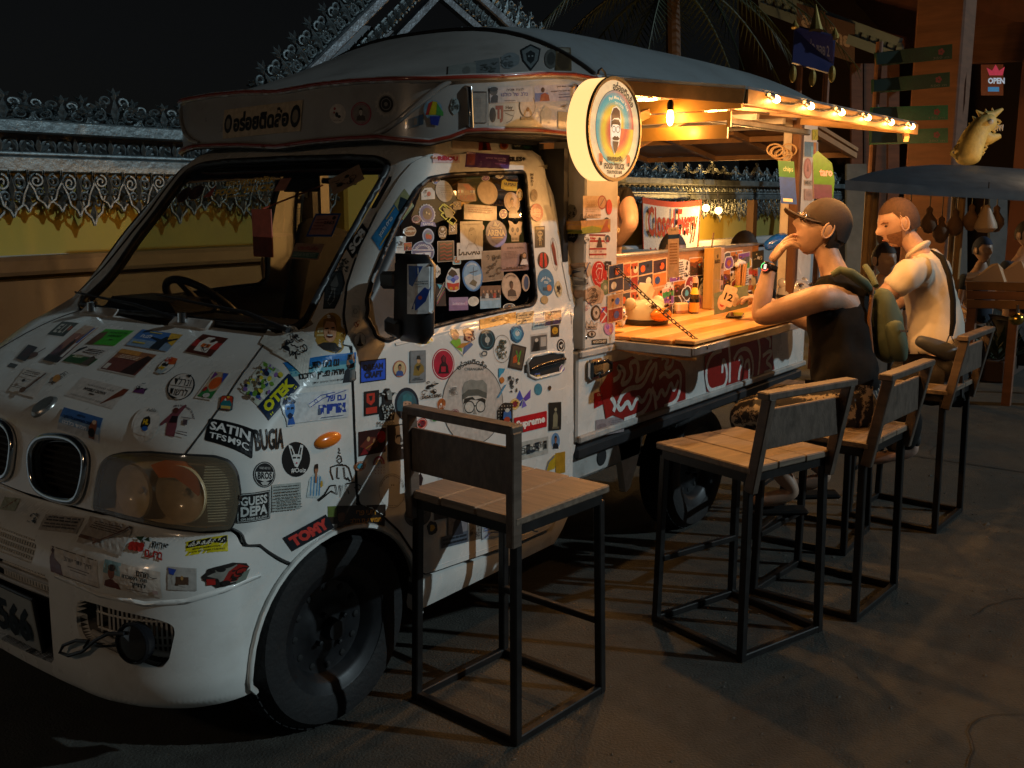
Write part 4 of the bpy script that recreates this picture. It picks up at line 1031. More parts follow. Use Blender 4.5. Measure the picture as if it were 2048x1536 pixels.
def cardtxt(bg, rows, bc='#e6e2da', s=.95):
    o = [('R', -1, -1, 1, 1, bc), ('R', -s, -s, s, s, bg)]
    for t, cx, cy, w, h, col in rows: o.append(('T', t, cx, cy, w, h, col, .02))
    return o
def rand_st(seed, dark=False):
    r = random.Random(seed); t = r.randrange(9); c1, c2, c3 = r.sample(PALS, 3)
    if t == 0: return [('E', 0, 0, 1, 1, '#e4e0d6'), ('E', 0, 0, .88, .88, c1)] + doodle(seed, 5, '#eeeae0')
    if t == 1: return scene_pic(seed, (c1, c2, c3))
    if t == 2: return [('R', -1, -1, 1, 1, '#e4e0d6')] + lines(-.8, .8, -.8, .8, 6, '#3a3a3a', seed)
    if t == 3: return portrait(c1, '#e8e4da', top=c2)
    if t == 4: return doodle(seed, 10, '#181818', '#e0dcd2', 'B')
    if t == 5: return [('RR', .3, 1, '#e4e0d6'), ('RR', .28, .9, c2), ('P', blob(seed, 9, .4), c3)] + doodle(seed + 1, 4, '#f0ece0')
    if t == 6: return [('R', -1, -1, 1, 1, '#202020')] + doodle(seed, 8, '#d8d4ca')
    if t == 7: return [('E', 0, 0, 1, 1, c3), ('O', 0, 0, .82, .82, .08, '#efe9dd'), ('E', 0, 0, .55, .55, c1)] + doodle(seed, 4, '#191919')
    return [('P', blob(seed, 16, .3), '#e8e4da'), ('P', [(x * .85, y * .85) for x, y in blob(seed, 16, .3)], c1), ('P', [(x * .45, y * .5) for x, y in blob(seed + 3, 8, .4)], c2)]
def crop(ox, oy, s):
    def f(cx, cy, w, h, ru, rv, prims, **k):
        return sticker(ox + cx / s, oy + cy / s, w / s, h / s, ru, rv, prims, **k)
    return f
# ---- bonnet
A = crop(0, 560, 3.49)
A(440, 340, 126, 155, -7, -49, bord('#3c4236') + [('T', 'E', -.45, 0, .35, 1.1, '#d8d4c8', .03), ('T', 'L', 0.05, 0, .3, 1.1, '#d8d4c8', .03), ('T', 'I', .42, 0, .12, 1.1, '#d8d4c8', .03), ('E', .7, .1, .16, .3, '#b0502a')])
A(500, 440, 107, 404, -11, -50, scene_pic(5, ('#c8a890', '#a06a58', '#6a4a50', '#4a3a44')) + [('R', .55, -.8, .9, .9, '#e0dcd6'), ('R', .6, 0, .8, .85, '#2c4aa0'), ('R', -.9, -.98, .9, -.7, '#2a2624')])
A(770, 400, 200, 175, -4, -53, bord('#46b030', '#5ac040') + [('P', [(-1, -1), (-1, .4), (-.55, .7), (-.4, -.2), (-.5, -1)], '#6a4630'), ('T', 'HONOUR THE', .25, .55, 1.2, .22, '#14380e', .02), ('T', 'HEROES', .25, .15, .9, .24, '#14380e', .02), ('R', .2, -.4, .45, -.3, '#14380e')])
A(1080, 420, 288, 160, -8, -46, [('R', -1, -1, 1, 1, '#4a78b8'), ('R', -1, -1, 1, -.2, '#8aa4c0'), ('P', [(.45, 1), (1, 1), (1, -.4), (.6, .0)], '#e0b040'), ('P', [(.15, -1), (.2, -.1), (-.2, .15), (-.2, .3), (.3, .12), (.4, .5), (.55, .5), (.55, .15), (.95, .5), (.98, .35), (.62, -.15), (.6, -1)], '#26303a'), ('T', 'לנצח'[::-1], -.45, .25, .5, .4, '#f4f4f4', .03), ('R', -.5, .7, .1, .82, '#d8c060'), ('R', -.8, -.65, -.2, -.5, '#d8c060')])
A(1445, 455, 183, 177, -11, -45, [('R', -1, -1, 1, 1, '#5a2c20'), ('R', -1, -.35, 1, .35, '#b4302a'), ('P', [(-.5, -.75), (-.6, .1), (-.35, .75), (.1, .8), (.35, .5), (.6, .45), (.45, -.2), (.5, -.75)], '#e8e0d4'), ('R', -.3, -.3, .0, .05, '#d8681c'), ('R', .08, -.3, .36, .05, '#d8681c')] + doodle(3, 5, '#3a2018'))
A(190, 512, 68, 132, -17, -42, bord('#2a2428', '#3a3034') + [('R', -.5, -.6, .5, .6, '#48242a')])
A(262, 515, 80, 130, -15, -45, [('E', -.2, -.3, .6, .4, '#6a4434'), ('L', [(0, 0), (.5, .9)], .16, '#5a3a2a')])
A(88, 598, 60, 40, -15, -45, bord('#444444'))
A(605, 528, 190, 187, -10, -54, [('R', -1, -1, 1, 1, '#dcd4cc'), ('R', -1, -1, 1, -.15, '#2e5a28'), ('P', [(-1, -.2), (-.6, .9), (-.75, .95), (-1, .6)], '#1c1c1c'), ('P', [(.3, -1), (.5, .1), (.85, -.2), (.9, -1)], '#5a4a3e')] + lines(-.4, .9, .1, .8, 3, '#4a3a34', 4) + lines(-.5, .2, -.6, -.3, 2, '#d8d4b0', 6))
A(900, 573, 268, 225, -11, -47, bord('#a46a48', '#e0dcd6') + [('P', [(-.92, -.92), (-.92, .1), (0, .25), (.92, .0), (.92, -.92)], '#7a4238'), ('P', [(.1, -.92), (.35, .1), (.6, .72), (.9, .6), (.8, -.92)], '#3a2824'), ('R', -.92, .55, .2, .92, '#d8964a'), ('R', -.85, -.85, -.62, -.4, '#d8d0c4')] + lines(-.6, .45, .05, .5, 3, '#f0e0c8', 9, .25))
A(1165, 600, 110, 165, -8, -38, [('P', blob(31, 14, .15), '#20201e'), ('P', [(x * .92, y * .94) for x, y in blob(31, 14, .15)], '#e8e2d8'), ('P', [(-.2, .9), (.7, .8), (.85, .2), (0, .1)], '#d8602a'), ('P', [(-.7, -.8), (.1, -.9), (.5, -.3), (-.6, -.3)], '#a8b4b8'), ('T', 'Live', -.15, .58, .9, .42, '#c8402a', .06), ('T', 'the', -.2, .1, .8, .42, '#202020', .06), ('T', 'day', -.3, -.32, .8, .42, '#e0b820', .08)])
A(215, 715, 195, 210, -14, -36, [('R', -1, -1, 1, 1, '#d8d0c6')] + lines(-.8, .3, .3, .85, 3, '#6a5a50', 1, .3) + [('L', [(.0, -.9), (.3, -.3), (.7, .8)], .14, '#5a3420'), ('E', .0, -.75, .2, .22, '#6a4424'), ('E', -.35, -.1, .12, .12, '#4a3a34')] + lines(-.9, -.1, -.8, -.5, 2, '#7a6a5c', 2, .3))
A(410, 688, 180, 60, 36, 50, [('T', 'חלום של'[::-1], 0, 0, 1.6, 1.2, '#3a3430', .0)])
A(400, 690, 60, 60, 10, -10, [('P', blob(5), '#c88a40')])
A(680, 785, 345, 185, -15, -43, [('R', -1, -1, 1, 1, '#dfd8d0'), ('R', -.97, -.95, .97, .95, '#d2c8be')] + [('T', 'ALWAYS WEAR YOUR', .0, .45, 1.1, .16, '#5a4e46', .0), ('T', 'INVISIBLE CROWN', -.1, .05, .9, .3, '#3a322c', .03), ('R', -.2, -.35, .0, -.22, '#5a4e46'), ('T', 'HEAD UP AND LET IT SHINE', -.15, -.72, 1.3, .12, '#5a4e46'), ('P', [(.45, -1), (.8, .85), (1, .9), (.98, .3), (.75, -.2)], '#7a3a20')])
A(1005, 740, 92, 120, -10, -32, [('P', [(-1, -1), (-.8, -.4), (.6, -.3), (.7, -1)], '#6a3a6a')] + doodle(8, 7, '#1a1a1a'))
A(1265, 745, 185, 195, -8, -20, [('E', 0, 0, 1, 1, '#1b1b1b'), ('E', 0, 0, .88, .97, '#ded4ca'), ('T', 'ונרלד'[::-1], .0, .38, 1.3, .6, '#1b1b1b'), ('R', -.85, -.03, .85, .0, '#1b1b1b'), ('T', 'לרשות'[::-1], .0, -.4, 1.3, .6, '#1b1b1b'), ('P', [(.1, .85), (.5, .95), (.45, .7)], '#1b1b1b'), ('P', [(-.75, -.55), (-.35, -.95), (.1, -.9), (-.5, -.75)], '#1b1b1b')])
A(1490, 737, 117, 235, -9, -36, [('R', -1, -1, 1, 1, '#e8e4dc'), ('R', -.85, -.9, .85, .95, '#c8b090'), ('E', .1, .15, .62, .45, '#e0642a'), ('P', [(-.85, -.9), (-.5, -.2), (.2, -.5), (.8, -.3), (.85, -.9)], '#3a8a4a'), ('P', [(-.8, .9), (-.7, .3), (-.3, .75)], '#7a3a8a'), ('P', [(.2, .9), (.85, .9), (.8, .2)], '#3a5ab8'), ('E', .1, -.75, .4, .16, '#e0d8d0'), ('E', -.5, -.35, .2, .16, '#b8302a')])
A(1582, 860, 92, 105, -4, -8, [('RR', .3, 1, '#22302e'), ('RR', .26, .9, '#c8442a'), ('P', [(-.85, -.85), (-.85, -.1), (-.2, .6), (.1, .2), (.4, .4), (.85, -.1), (.85, -.85)], '#2a7a80'), ('P', [(-.4, .35), (-.2, .6), (.0, .3), (-.2, .2)], '#e8e2d4'), ('R', -.7, -.8, .7, -.45, '#e0c060'), ('E', .2, .72, .22, .18, '#e8b040')])
A(560, 1003, 290, 165, -17, -15, [('R', -1, -1, 1, 1, '#8aa8c8'), ('R', -1, .1, 1, 1, '#3f6aa4'), ('R', -1, -1, 1, -.45, '#c8ccd0'), ('T', 'אלמוג'[::-1], 0, .65, .4, .25, '#12264a', .02), ('T', 'כל החיים לפניך'[::-1], -.15, .2, 1.4, .34, '#12264a', .05), ('T', 'תמיד בלבנו'[::-1], -.2, -.25, 1.2, .34, '#f4f4f4', .03), ('P', [(.55, -.9), (.5, -.1), (.62, .55), (.8, .6), (.86, .1), (.8, -.9)], '#8a4a30'), ('E', .66, -.45, .16, .35, '#18181a'), ('E', .7, .42, .1, .2, '#d8b090')])
A(1022, 1003, 190, 250, -5, -14, [('E', 0, 0, 1, 1, '#e6dfd6'), ('O', 0, -.05, .62, .62, .04, '#1a1a1a'), ('P', blob(4, 10, .3), '#e6dfd6'), ('P', [(x * .38, y * .5) for x, y in blob(4, 10, .35)], '#1c1c20'), ('T', 'HL', .02, .05, .4, .32, '#e8b820', .06), ('E', .05, -.33, .22, .14, '#2a60b0'), ('T', 'Adila', .2, .78, .7, .2, '#2a2a2a')])
A(1240, 975, 240, 235, -8, -12, [('TA', 'LIFE IS TOO SHORT TO WAIT', 0, 0, .92, .9, 118, 10, .14, '#5a4048'), ('P', [(-.5, -1), (-.55, -.2), (-.9, -.5), (-.95, -.35), (-.4, .4), (-.15, .6), (.25, 1), (.35, .95), (0, .2), (.05, -.4), (.0, -1)], '#8a4a52'), ('E', -.22, .55, .17, .2, '#6a342c'), ('P', [(-.45, -.25), (.0, -.2), (.02, .2), (-.35, .2)], '#2a1c20'), ('R', .2, .15, .8, .19, '#5a4048'), ('R', .35, -.25, .6, .05, '#5a4a50')] + lines(.1, .7, -.9, -.6, 2, '#5a4048', 3, .3))
A(1600, 1076, 340, 175, -17, -8, [('RR', .16, 1, '#151618'), ('T', 'SATIN', .0, .38, 1.75, .75, '#e9e9e6', .03), ('T', 'TFS', -.45, -.45, .75, .48, '#e9e9e6', .02), ('T', 'M9C', .42, -.42, .85, .5, '#e9e9e6', .02)], label='black sticker lettered SATIN in white')
# ---- bumper
B = crop(0, 950, 3.268)
B(65, 190, 120, 95, -14, -20, [('R', -1, -1, 1, 1, '#a8ac94'), ('L', [(-.6, -.8), (.6, .8)], .14, '#8a3020')])
B(215, 290, 110, 130, -14, -15, doodle(21, 13, '#1e3034'))
B(400, 320, 290, 120, -14, -22, [('R', -1, -1, 1, 1, '#b4aa9e')] + lines(-.8, .9, .1, .9, 2, '#4a4440', 5) + lines(-.8, .9, -.8, 0, 2, '#6a625a', 6))
B(690, 395, 270, 190, -12, -32, [('R', -1, -1, 1, 1, '#b8aca0')] + lines(-.7, .6, .1, .85, 4, '#4a4038', 7, .35) + [('L', [(-.2, -.9), (.55, .2), (.95, .9)], .09, '#5a3024'), ('R', -.9, -.75, .1, -.5, '#6a4a38')])
B(960, 478, 330, 165, -15, -10, [('T', 'פירות'[::-1], .55, .35, .75, .6, '#222222', .02), ('T', 'ברעם'[::-1], .35, -.45, .75, .6, '#b02a20', .04)] + [('E', -.45 + .2 * (i % 3 - 1), .1 - .3 * (i // 3), .16, .26, '#b83026') for i in range(6)] + [('P', [(-.6, .8), (-.3, .4), (-.2, .9)], '#2a3a20'), ('P', [(.0, .9), (.1, .5), (-.2, .6)], '#2a3a20')])
B(1350, 460, 280, 98, 8, 0, [('R', -1, -1, 1, 1, '#d8c818'), ('R', -.97, .05, .97, .94, '#14140e'), ('T', 'เอนหลังบรรยากาศดีจัง', 0, .5, 1.75, .62, '#f0ead8', .03), ('T', 'BROTHER TRADING CO LTD', 0, -.25, 1.3, .2, '#1a1a10', .02), ('T', 'WWW BROTHER TRADING', 0, -.65, 1.7, .2, '#1a1a10')])
B(480, 598, 345, 180, -18, 0, [('R', -1, -1, 1, 1, '#d6cabc'), ('R', -.95, .92, .95, .98, '#2a2420'), ('P', [(-.98, -.95), (-.98, .1), (-.85, .8), (-.78, .2), (-.5, -.2), (-.45, -.95)], '#6a3424'), ('E', -.87, .72, .07, .2, '#4a2418'), ('T', 'חייך יותר אוהב'[::-1], .2, .3, 1.15, .42, '#3a302a'), ('R', -.2, -.15, .7, -.08, '#7a6a5a'), ('R', -.1, -.35, .6, -.28, '#7a6a5a'), ('R', -.6, -.98, .97, -.93, '#2a2420')])
B(850, 680, 400, 172, -12, 0, [('R', -1, -1, 1, 1, '#d8ccbe'), ('R', -1, 0, -.35, 1, '#8ab0b4'), ('P', [(-.95, -1), (-.9, -.55), (-.72, -.35), (-.6, -.35), (-.4, -.6), (-.32, -1)], '#6a3020'), ('E', -.68, .15, .13, .5, '#8a4a34'), ('E', -.68, .5, .14, .26, '#241814'), ('T', 'תהנו'[::-1], .42, .55, .42, .42, '#201a16', .03), ('T', 'ואל תשכחו'[::-1], .15, .15, .85, .32, '#201a16', .03), ('T', 'לחייך'[::-1], .28, -.35, .52, .5, '#201a16', .03), ('R', -.1, -.82, .6, -.77, '#5a4a40'), ('L', [(.65, .5), (.78, .42), (.9, .5)], .05, '#3a302a'), ('R', .75, -.8, .9, -.5, '#c8a8a0')], label='white sticker with a portrait and black Hebrew lettering')
B(1190, 680, 190, 150, -3, 0, [('R', -1, -1, 1, 1, '#b8b2aa'), ('R', -.5, -.6, .5, .35, '#4a3a2c'), ('P', blob(2, 10, .4), '#b8b2aa'), ('R', -.45, -.5, .45, .2, '#5a4030'), ('P', [(-1, .9), (-.4, .8), (-.6, .3), (-.9, .4)], '#2c48a0'), ('E', 0, .1, .1, .2, '#b88a50')])
B(1490, 648, 350, 190, 8, 3, [('P', blob(77, 18, .35), '#28221f'), ('P', [(x * .85, y * .7) for x, y in blob(78, 16, .5)], '#8e8a80'), ('P', [(-.3, -.6), (.0, .2), (.4, .6), (.8, .3), (.5, -.5)], '#9a2018'), ('P', [(.2, -.8), (.5, -.1), (.9, .1), (.7, -.6)], '#7a8478'), ('R', -.8, -.6, -.5, -.2, '#a82018')] + doodle(12, 9, '#1c1816'))
# ---- wing
D = crop(380, 560, 2.843)
D(595, 372, 200, 190, -28, -22, [('R', -1, -1, 1, 1, '#d8d6cc')] + doodle(41, 16, '#23262a'))
D(470, 350, 110, 90, -30, -30, [('R', -1, -1, 1, 1, '#cfccc2')])
D(795, 305, 176, 205, 0, 0, [('E', 0, 0, 1, 1, '#b98e40'), ('R', -.8, .1, -.3, .35, '#e0d8b0'), ('R', -.85, -.15, -.35, -.02, '#d8c890'), ('P', [(-.75, -.7), (-.4, -.55), (.35, -.5), (.75, -.6), (.35, -.95), (-.35, -.95)], '#3c3a38'), ('E', .02, .1, .42, .62, '#d9a27c'), ('P', [(-.45, .25), (-.4, .75), (0, .95), (.4, .75), (.48, .2), (.3, .5), (-.2, .6)], '#8a6434'), ('R', -.3, .22, -.08, .28, '#3a2418'), ('R', .12, .22, .32, .28, '#3a2418'), ('E', .02, -.18, .2, .1, '#5a1c18'), ('R', -.14, -.17, .18, -.10, '#f0ece4'), ('P', [(.0, .2), (.1, -.02), (-.06, -.02)], '#b87c58')], label='round sticker of a smiling fair-haired man')
D(775, 512, 356, 168, 7, 0, [('R', -1, -1, 1, 1, '#cfd6d4'), ('R', -1, .05, 1, 1, '#2e86b0'), ('R', -1, -.15, 1, .25, '#7ab8c0'), ('R', -1, .5, 1, 1, '#2a78c0'), ('P', [(.6, -1), (.64, -.2), (.78, .1), (.97, -.1), (1, -1)], '#22242a'), ('E', .81, .4, .14, .48, '#a8785a'), ('P', [(.68, .5), (.7, .9), (.9, .95), (.96, .5), (.85, .7)], '#1e1814'), ('P', [(.66, .2), (.72, -.02), (.86, -.0), (.9, .3), (.78, .18)], '#2a1c16'), ('T', 'גם בים סוער'[::-1], -.12, .42, 1.05, .5, '#14181c', .035), ('T', 'תהיה מצפן דרכנו'[::-1], -.12, -.28, 1.45, .52, '#14181c', .035), ('T', 'תמיד נזכור ונאהב אותך'[::-1], .05, -.78, 1.1, .16, '#2a3034')], label='blue sea sticker with black Hebrew lettering and a bearded man')
D(412, 582, 150, 230, -38, -35, [('R', -1, -1, 1, 1, '#c9cfc0')] + [('E', RND.uniform(-.85, .85), RND.uniform(-.85, .85), RND.uniform(.08, .22), RND.uniform(.05, .15), RND.choice(['#2a4a8a', '#7ab0d0', '#d8c840', '#6a9a3a', '#e8e4da', '#1e2a4a', '#8a6aa8'])) for i in range(46)])
D(505, 660, 262, 100, 47, 40, [('R', -1, -1, 1, 1, '#1c2f4c'), ('T', 'OTEK', 0, .12, 1.7, 1.2, '#e0dc28', .06)] + [('R', x, -.85, x + .05, -.65, '#e0dc28') for x in (-.8, -.7, .1, .2, .7, .8)], label='navy sticker lettered OTEK in yellow')
D(735, 715, 330, 165, 6, 0, [('R', -1, -1, 1, 1, '#d4dadc'), ('T', 'עם של'[::-1], .55, .48, .72, .5, '#2244a4', .05), ('T', 'אריות'[::-1], .42, -.28, 1.0, .68, '#2244a4', .08), ('R', -.1, -.6, .0, -.2, '#5a6a80'), ('P', [(-.45, .2), (-.05, .75), (.05, .5), (-.38, -.05)], '#e6eaec'), ('L', [(-.42, .18), (.0, .72), (.5, .85)], .05, '#2244a4'), ('L', [(-.36, -.02), (.08, .5), (.9, .92)], .05, '#2244a4'), ('O', -.17, .35, .05, .1, .03, '#2244a4'), ('R', -.0, -.85, .8, -.8, '#5a6a90')], label='white sticker with blue Hebrew lettering and a flag')
D(565, 745, 105, 175, 6, 0, [('P', [(-.9, .5), (-.7, .9), (-.1, 1), (.6, .75), (.7, .3), (.8, -.1), (.95, -.6), (.6, -1), (-.2, -1), (-.4, -.5), (-.75, -.1)], '#d4dadc'), ('E', .0, .1, .55, .6, '#4a8ad0'), ('P', [(-.75, .45), (-.5, .85), (.1, .92), (.65, .6), (.5, .45)], '#16284a'), ('P', [(-.2, -.9), (-.1, -.4), (.4, -.4), (.7, -.9)], '#2a62b8'), ('R', -.35, .1, -.05, .25, '#10203e'), ('R', .1, .1, .4, .25, '#10203e'), ('P', [(-.3, -.25), (0, -.1), (.35, -.25), (.2, -.5), (-.1, -.5)], '#16284a')])
D(455, 905, 172, 140, 4, 2, [('T', 'BUGIA', 0, 0, 1.9, 1.75, '#17191a', .02)])
D(602, 1020, 162, 200, 0, 0, [('E', 0, 0, 1, 1, '#131416'), ('P', [(-.3, .05), (-.55, .85), (-.3, .75), (-.08, .3), (.12, .3), (.3, .85), (.5, .8), (.35, .0), (.1, -.45), (-.1, -.4)], '#dfe3e0'), ('P', [(-.42, .65), (-.32, .6), (-.18, .3), (-.28, .22)], '#131416'), ('P', [(.28, .7), (.38, .66), (.28, .25), (.2, .3)], '#131416'), ('R', -.25, .05, -.03, .15, '#131416'), ('R', .06, .05, .26, .15, '#131416'), ('E', .02, -.2, .06, .05, '#b83a5a'), ('T', '#Ooiz', .15, -.62, 1.05, .3, '#e8e8e4', .02)])
D(423, 1106, 125, 148, 0, 0, [('E', 0, 0, 1, 1, '#14181c'), ('O', 0, 0, .9, .9, .04, '#c8ccc8'), ('P', [(-.8, .2), (-.7, -.35), (0, -.55), (.7, -.35), (.8, .2)], '#d4d8d4'), ('T', 'BROS', 0, -.08, 1.3, .55, '#14181c', .04), ('T', 'WHAT ARE YOU', 0, .5, 1.0, .18, '#d8dcd8'), ('P', [(-.4, -.6), (0, -.5), (.4, -.6), (.2, -.8), (-.2, -.8)], '#c8ccc8')])
D(712, 1142, 105, 200, 4, -3, [('P', [(-.9, -.9), (-.7, .1), (-.35, .35), (.0, .4), (.45, .3), (1, -.1), (.9, -.3), (.55, -.2), (.5, -1)], '#c8d4d4')] + [('R', x, -.85, x + .12, .25, '#5a9ac8') for x in (-.55, -.22, .12, .4)] + [('E', .0, .65, .2, .25, '#a87454'), ('P', [(-.2, .7), (-.15, .95), (.15, .98), (.2, .7)], '#2a1c14'), ('E', .62, -.2, .14, .2, '#d8a83a'), ('R', -.12, -.1, .1, .42, '#a87454')])
line = '#151716'
D(845, 1105, 240, 300, 0, 0, [('L', [(-.02, 1), (.02, .9), (-.05, .82), (.06, .8)], .05, line), ('L', [(-.12, .6), (-.05, .72), (.08, .68), (.12, .5), (.0, .42), (-.12, .52), (.02, .6)], .05, line), ('L', [(-.02, .36), (.12, .38), (.22, .33)], .06, line), ('L', [(-.3, -.2), (-.42, .1), (-.4, .28), (-.1, .36), (.3, .35), (.45, .25), (.62, -.2), (.5, -.25), (.38, -.1)], .05, line), ('L', [(-.1, .28), (-.12, -.12), (.0, -.15)], .05, line), ('L', [(.2, .28), (.25, -.12), (.4, -.2)], .05, line), ('L', [(-1, -.95), (-.7, -.75), (-.45, -.42), (-.2, -.4), (-.1, -.75), (-.4, -.62), (-.95, -.98)], .055, line), ('L', [(0, -.4), (.05, -.85), (.15, -.4), (.25, -.8), (.3, -.38), (.45, -.75)], .06, line), ('L', [(.3, -.35), (.7, -.3), (1, -.45), (.95, -.6), (.7, -.5)], .05, line)])
D(366, 1290, 192, 165, 8, 0, [('R', -1, -1, 1, 1, '#17191a'), ('R', -.95, -.94, .95, .94, '#cfd4d0'), ('R', -.91, -.9, .91, .9, '#17191a'), ('T', 'GUESS', 0, .45, 1.6, .62, '#d6dad6', .03), ('T', 'DEPA', 0, -.25, 1.6, .68, '#d6dad6', .04), ('T', 'ON SOME BULLSHIT', 0, -.77, 1.6, .17, '#d6dad6', .02)], label='black and white sticker lettered GUESS DEPA')
D(545, 1232, 165, 150, 6, 0, [('R', -1, -1, 1, 1, '#aeb6b2')] + lines(-.9, .85, -.85, .9, 9, '#3e4644', 8, .3))
D(672, 1436, 275, 92, 29, 34, [('R', -1, -1, 1, 1, '#1a2028'), ('T', 'TOMY', .02, 0, 1.75, 1.4, '#d8433a', .07)], label='black sticker lettered TOMY in red')
D(945, 1346, 325, 130, 3, 0, [('R', -1, -1, 1, 1, '#2c2018'), ('R', -1, .1, -.7, 1, '#6a7a3a'), ('E', -.55, .15, .13, .6, '#8a5a3c'), ('P', [(-.72, .35), (-.65, .9), (-.4, .95), (-.3, .3), (-.5, .45)], '#3a2414'), ('P', [(-.75, -1), (-.6, -.35), (-.4, -.4), (-.2, -1)], '#4a3420'), ('T', 'רועי פרי'[::-1], .3, .35, .7, .45, '#d8902a', .03), ('T', 'תמיד עם הלב'[::-1], .3, -.3, 1.1, .45, '#d8902a', .03), ('R', -.9, -.95, -.7, -.5, '#b0a8a0')])
D(1040, 515, 150, 126, 7, 0, [('R', -1, -1, 1, 1, '#101826'), ('R', -.92, -.9, .92, .9, '#1f58d8'), ('T', 'DREAM', 0, .35, 1.5, .55, '#0e1c40', .05), ('T', 'CRAFT', 0, -.35, 1.4, .6, '#0e1c40', .07)], label='blue sticker with black scrawled lettering')
D(1190, 505, 76, 96, 0, 0, portrait('#d8c090', '#b86a50', top='#3a5a9a'))
D(940, 180, 42, 70, -3, 0, [('R', -1, -1, 1, 1, '#c8cccA')] + [('O', 0, 0, .5, .4, .08, '#8a9090')])
D(940, 250, 56, 80, 0, 0, doodle(51, 8, '#8a4a40'))
D(962, 345, 74, 96, 0, 0, [('E', 0, 0, 1, 1, '#dfe2de'), ('O', 0, 0, .9, .9, .05, '#5a6064'), ('P', [(-.35, -.6), (-.12, .2), (0, .8), (.12, .2), (.35, -.6)], '#2c3034'), ('E', 0, -.55, .55, .16, '#2c3034')])
# ---- door
F = crop(700, 600, 3.072)
F(414, 408, 96, 196, 3, 0, [('R', -1, -1, 1, 1, '#767d80'), ('R', -.92, -.95, .92, .95, '#7f8588'), ('P', [(-.65, -.55), (-.5, .05), (-.12, .25), (.2, .25), (.7, .0), (.75, -.35), (.3, -.5), (.1, -.6)], '#8a7434'), ('E', .05, .38, .22, .2, '#c89c70'), ('P', [(-.25, .45), (-.15, .68), (.2, .68), (.32, .42)], '#22241e'), ('P', [(-.3, .0), (.0, -.3), (.3, .1)], '#2a2c24'), ('R', -.75, -.85, .6, -.8, '#34383a'), ('R', -.5, -.75, .2, -.7, '#34383a')])
F(572, 394, 138, 192, 0, 0, [('E', 0, 0, 1, 1, '#b81e3a'), ('O', 0, 0, .9, .9, .05, '#eadfd8'), ('P', [(-.45, -.6), (-.3, -.05), (-.15, .1), (-.2, .4), (0, .6), (.22, .42), (.2, .12), (.4, -.1), (.5, -.6)], '#2a1218'), ('R', -.2, -.5, .2, -.15, '#b81e3a'), ('E', .02, .32, .14, .2, '#7a2030')])
F(445, 250, 150, 84, 3, 0, [('P', blob(61, 16, .14), '#dcdcd6'), ('P', [(x * .85, y * .62) for x, y in blob(61, 16, .14)], '#c8b020'), ('T', 'STICKERS', 0, .05, 1.3, .55, '#efe8b8', .02)])
F(690, 258, 170, 178, 0, 0, [('P', [(-.95, .6), (-.6, .95), (-.2, .8), (.1, 1), (.7, .95), (1, .5), (.75, -.2), (.1, -1), (-.5, -.4)], '#e2dacb'), ('P', [(-.9, .0), (-.6, .3), (-.2, .2), (.0, -.7), (-.5, -.4)], '#8ac03a'), ('E', -.55, .5, .28, .38, '#c88a60'), ('P', [(-.85, .5), (-.8, .85), (-.4, .9), (-.25, .5), (-.5, .7)], '#2a1a14'), ('P', [(.05, .1), (.05, .85), (.45, 1), (.85, .8), (.9, .2), (.6, .0)], '#5a2a1a'), ('E', .42, .45, .28, .38, '#d89a70'), ('P', [(.05, -.9), (.1, -.1), (.5, .05), (.75, -.2)], '#6a7aa0'), ('P', [(-.5, -.4), (-.1, -.1), (.6, .0), (.0, -.4)], '#c88a3a'), ('E', .42, .3, .1, .06, '#8a2a2a')])
F(840, 245, 100, 132, 0, 0, [('E', 0, 0, 1, 1, '#1c3a44'), ('O', 0, 0, .75, .75, .05, '#4a8a9a'), ('E', 0, 0, .3, .3, '#c8c8be'), ('L', [(-.2, .6), (.1, .1), (.05, -.5)], .14, '#a8b0ac')])
F(932, 300, 110, 172, 0, 0, [('O', 0, 0, .98, .98, .03, '#3a3e3a')] + doodle(71, 18, '#4c5448'))
F(1025, 351, 90, 148, -14, -10, [('R', -1, -1, 1, 1, '#3a3029'), ('R', -.82, -.85, .82, .85, '#5a4c3c'), ('L', [(-.3, .5), (.0, .0), (.3, .6), (.2, -.4)], .12, '#58b030'), ('P', [(-.6, -.1), (-.2, .2), (.1, -.4), (-.5, -.6)], '#c05a28'), ('E', .3, -.5, .2, .12, '#b8a060')])
F(1022, 205, 88, 118, 0, 0, [('P', blob(63, 18, .18), '#2c6a90'), ('P', [(x * .7, y * .7) for x, y in blob(64, 12, .3)], '#5aa0c0'), ('E', 0, 0, .3, .3, '#c8d4d4')])
F(1160, 265, 108, 118, 8, 0, [('R', -1, -1, 1, 1, '#c8c6c0'), ('R', -.9, -.8, .9, .8, '#5a5856'), ('P', [(-.8, -.8), (-.5, .5), (-.1, .6), (.1, -.8)], '#1c1c1c'), ('E', -.3, .35, .2, .2, '#c8c0b4'), ('R', .15, -.4, .8, .6, '#b8b4ac')])
F(1258, 190, 52, 74, 4, 0, [('R', -1, -1, 1, 1, '#2c2416'), ('E', 0, .05, .7, .6, '#c8981e'), ('L', [(-.3, -.05), (0, -.25), (.3, -.05)], .1, '#2c2416')])
F(1295, 280, 50, 82, 0, 0, [('E', 0, 0, 1, 1, '#141414'), ('E', 0, 0, .8, .8, '#dad8d0'), ('E', 0, 0, .62, .62, '#141414'), ('P', [(-.4, 0), (.4, .3), (.1, -.4)], '#dad8d0')])
F(905, 128, 225, 62, 12, 0, [('R', -1, -1, 1, 1, '#d8921e')] + doodle(65, 6, '#3a2410'))
F(1075, 110, 110, 70, 9, 0, [('R', -1, -1, 1, 1, '#c0a070')] + lines(-.8, .8, -.7, .7, 3, '#5a4430', 2))
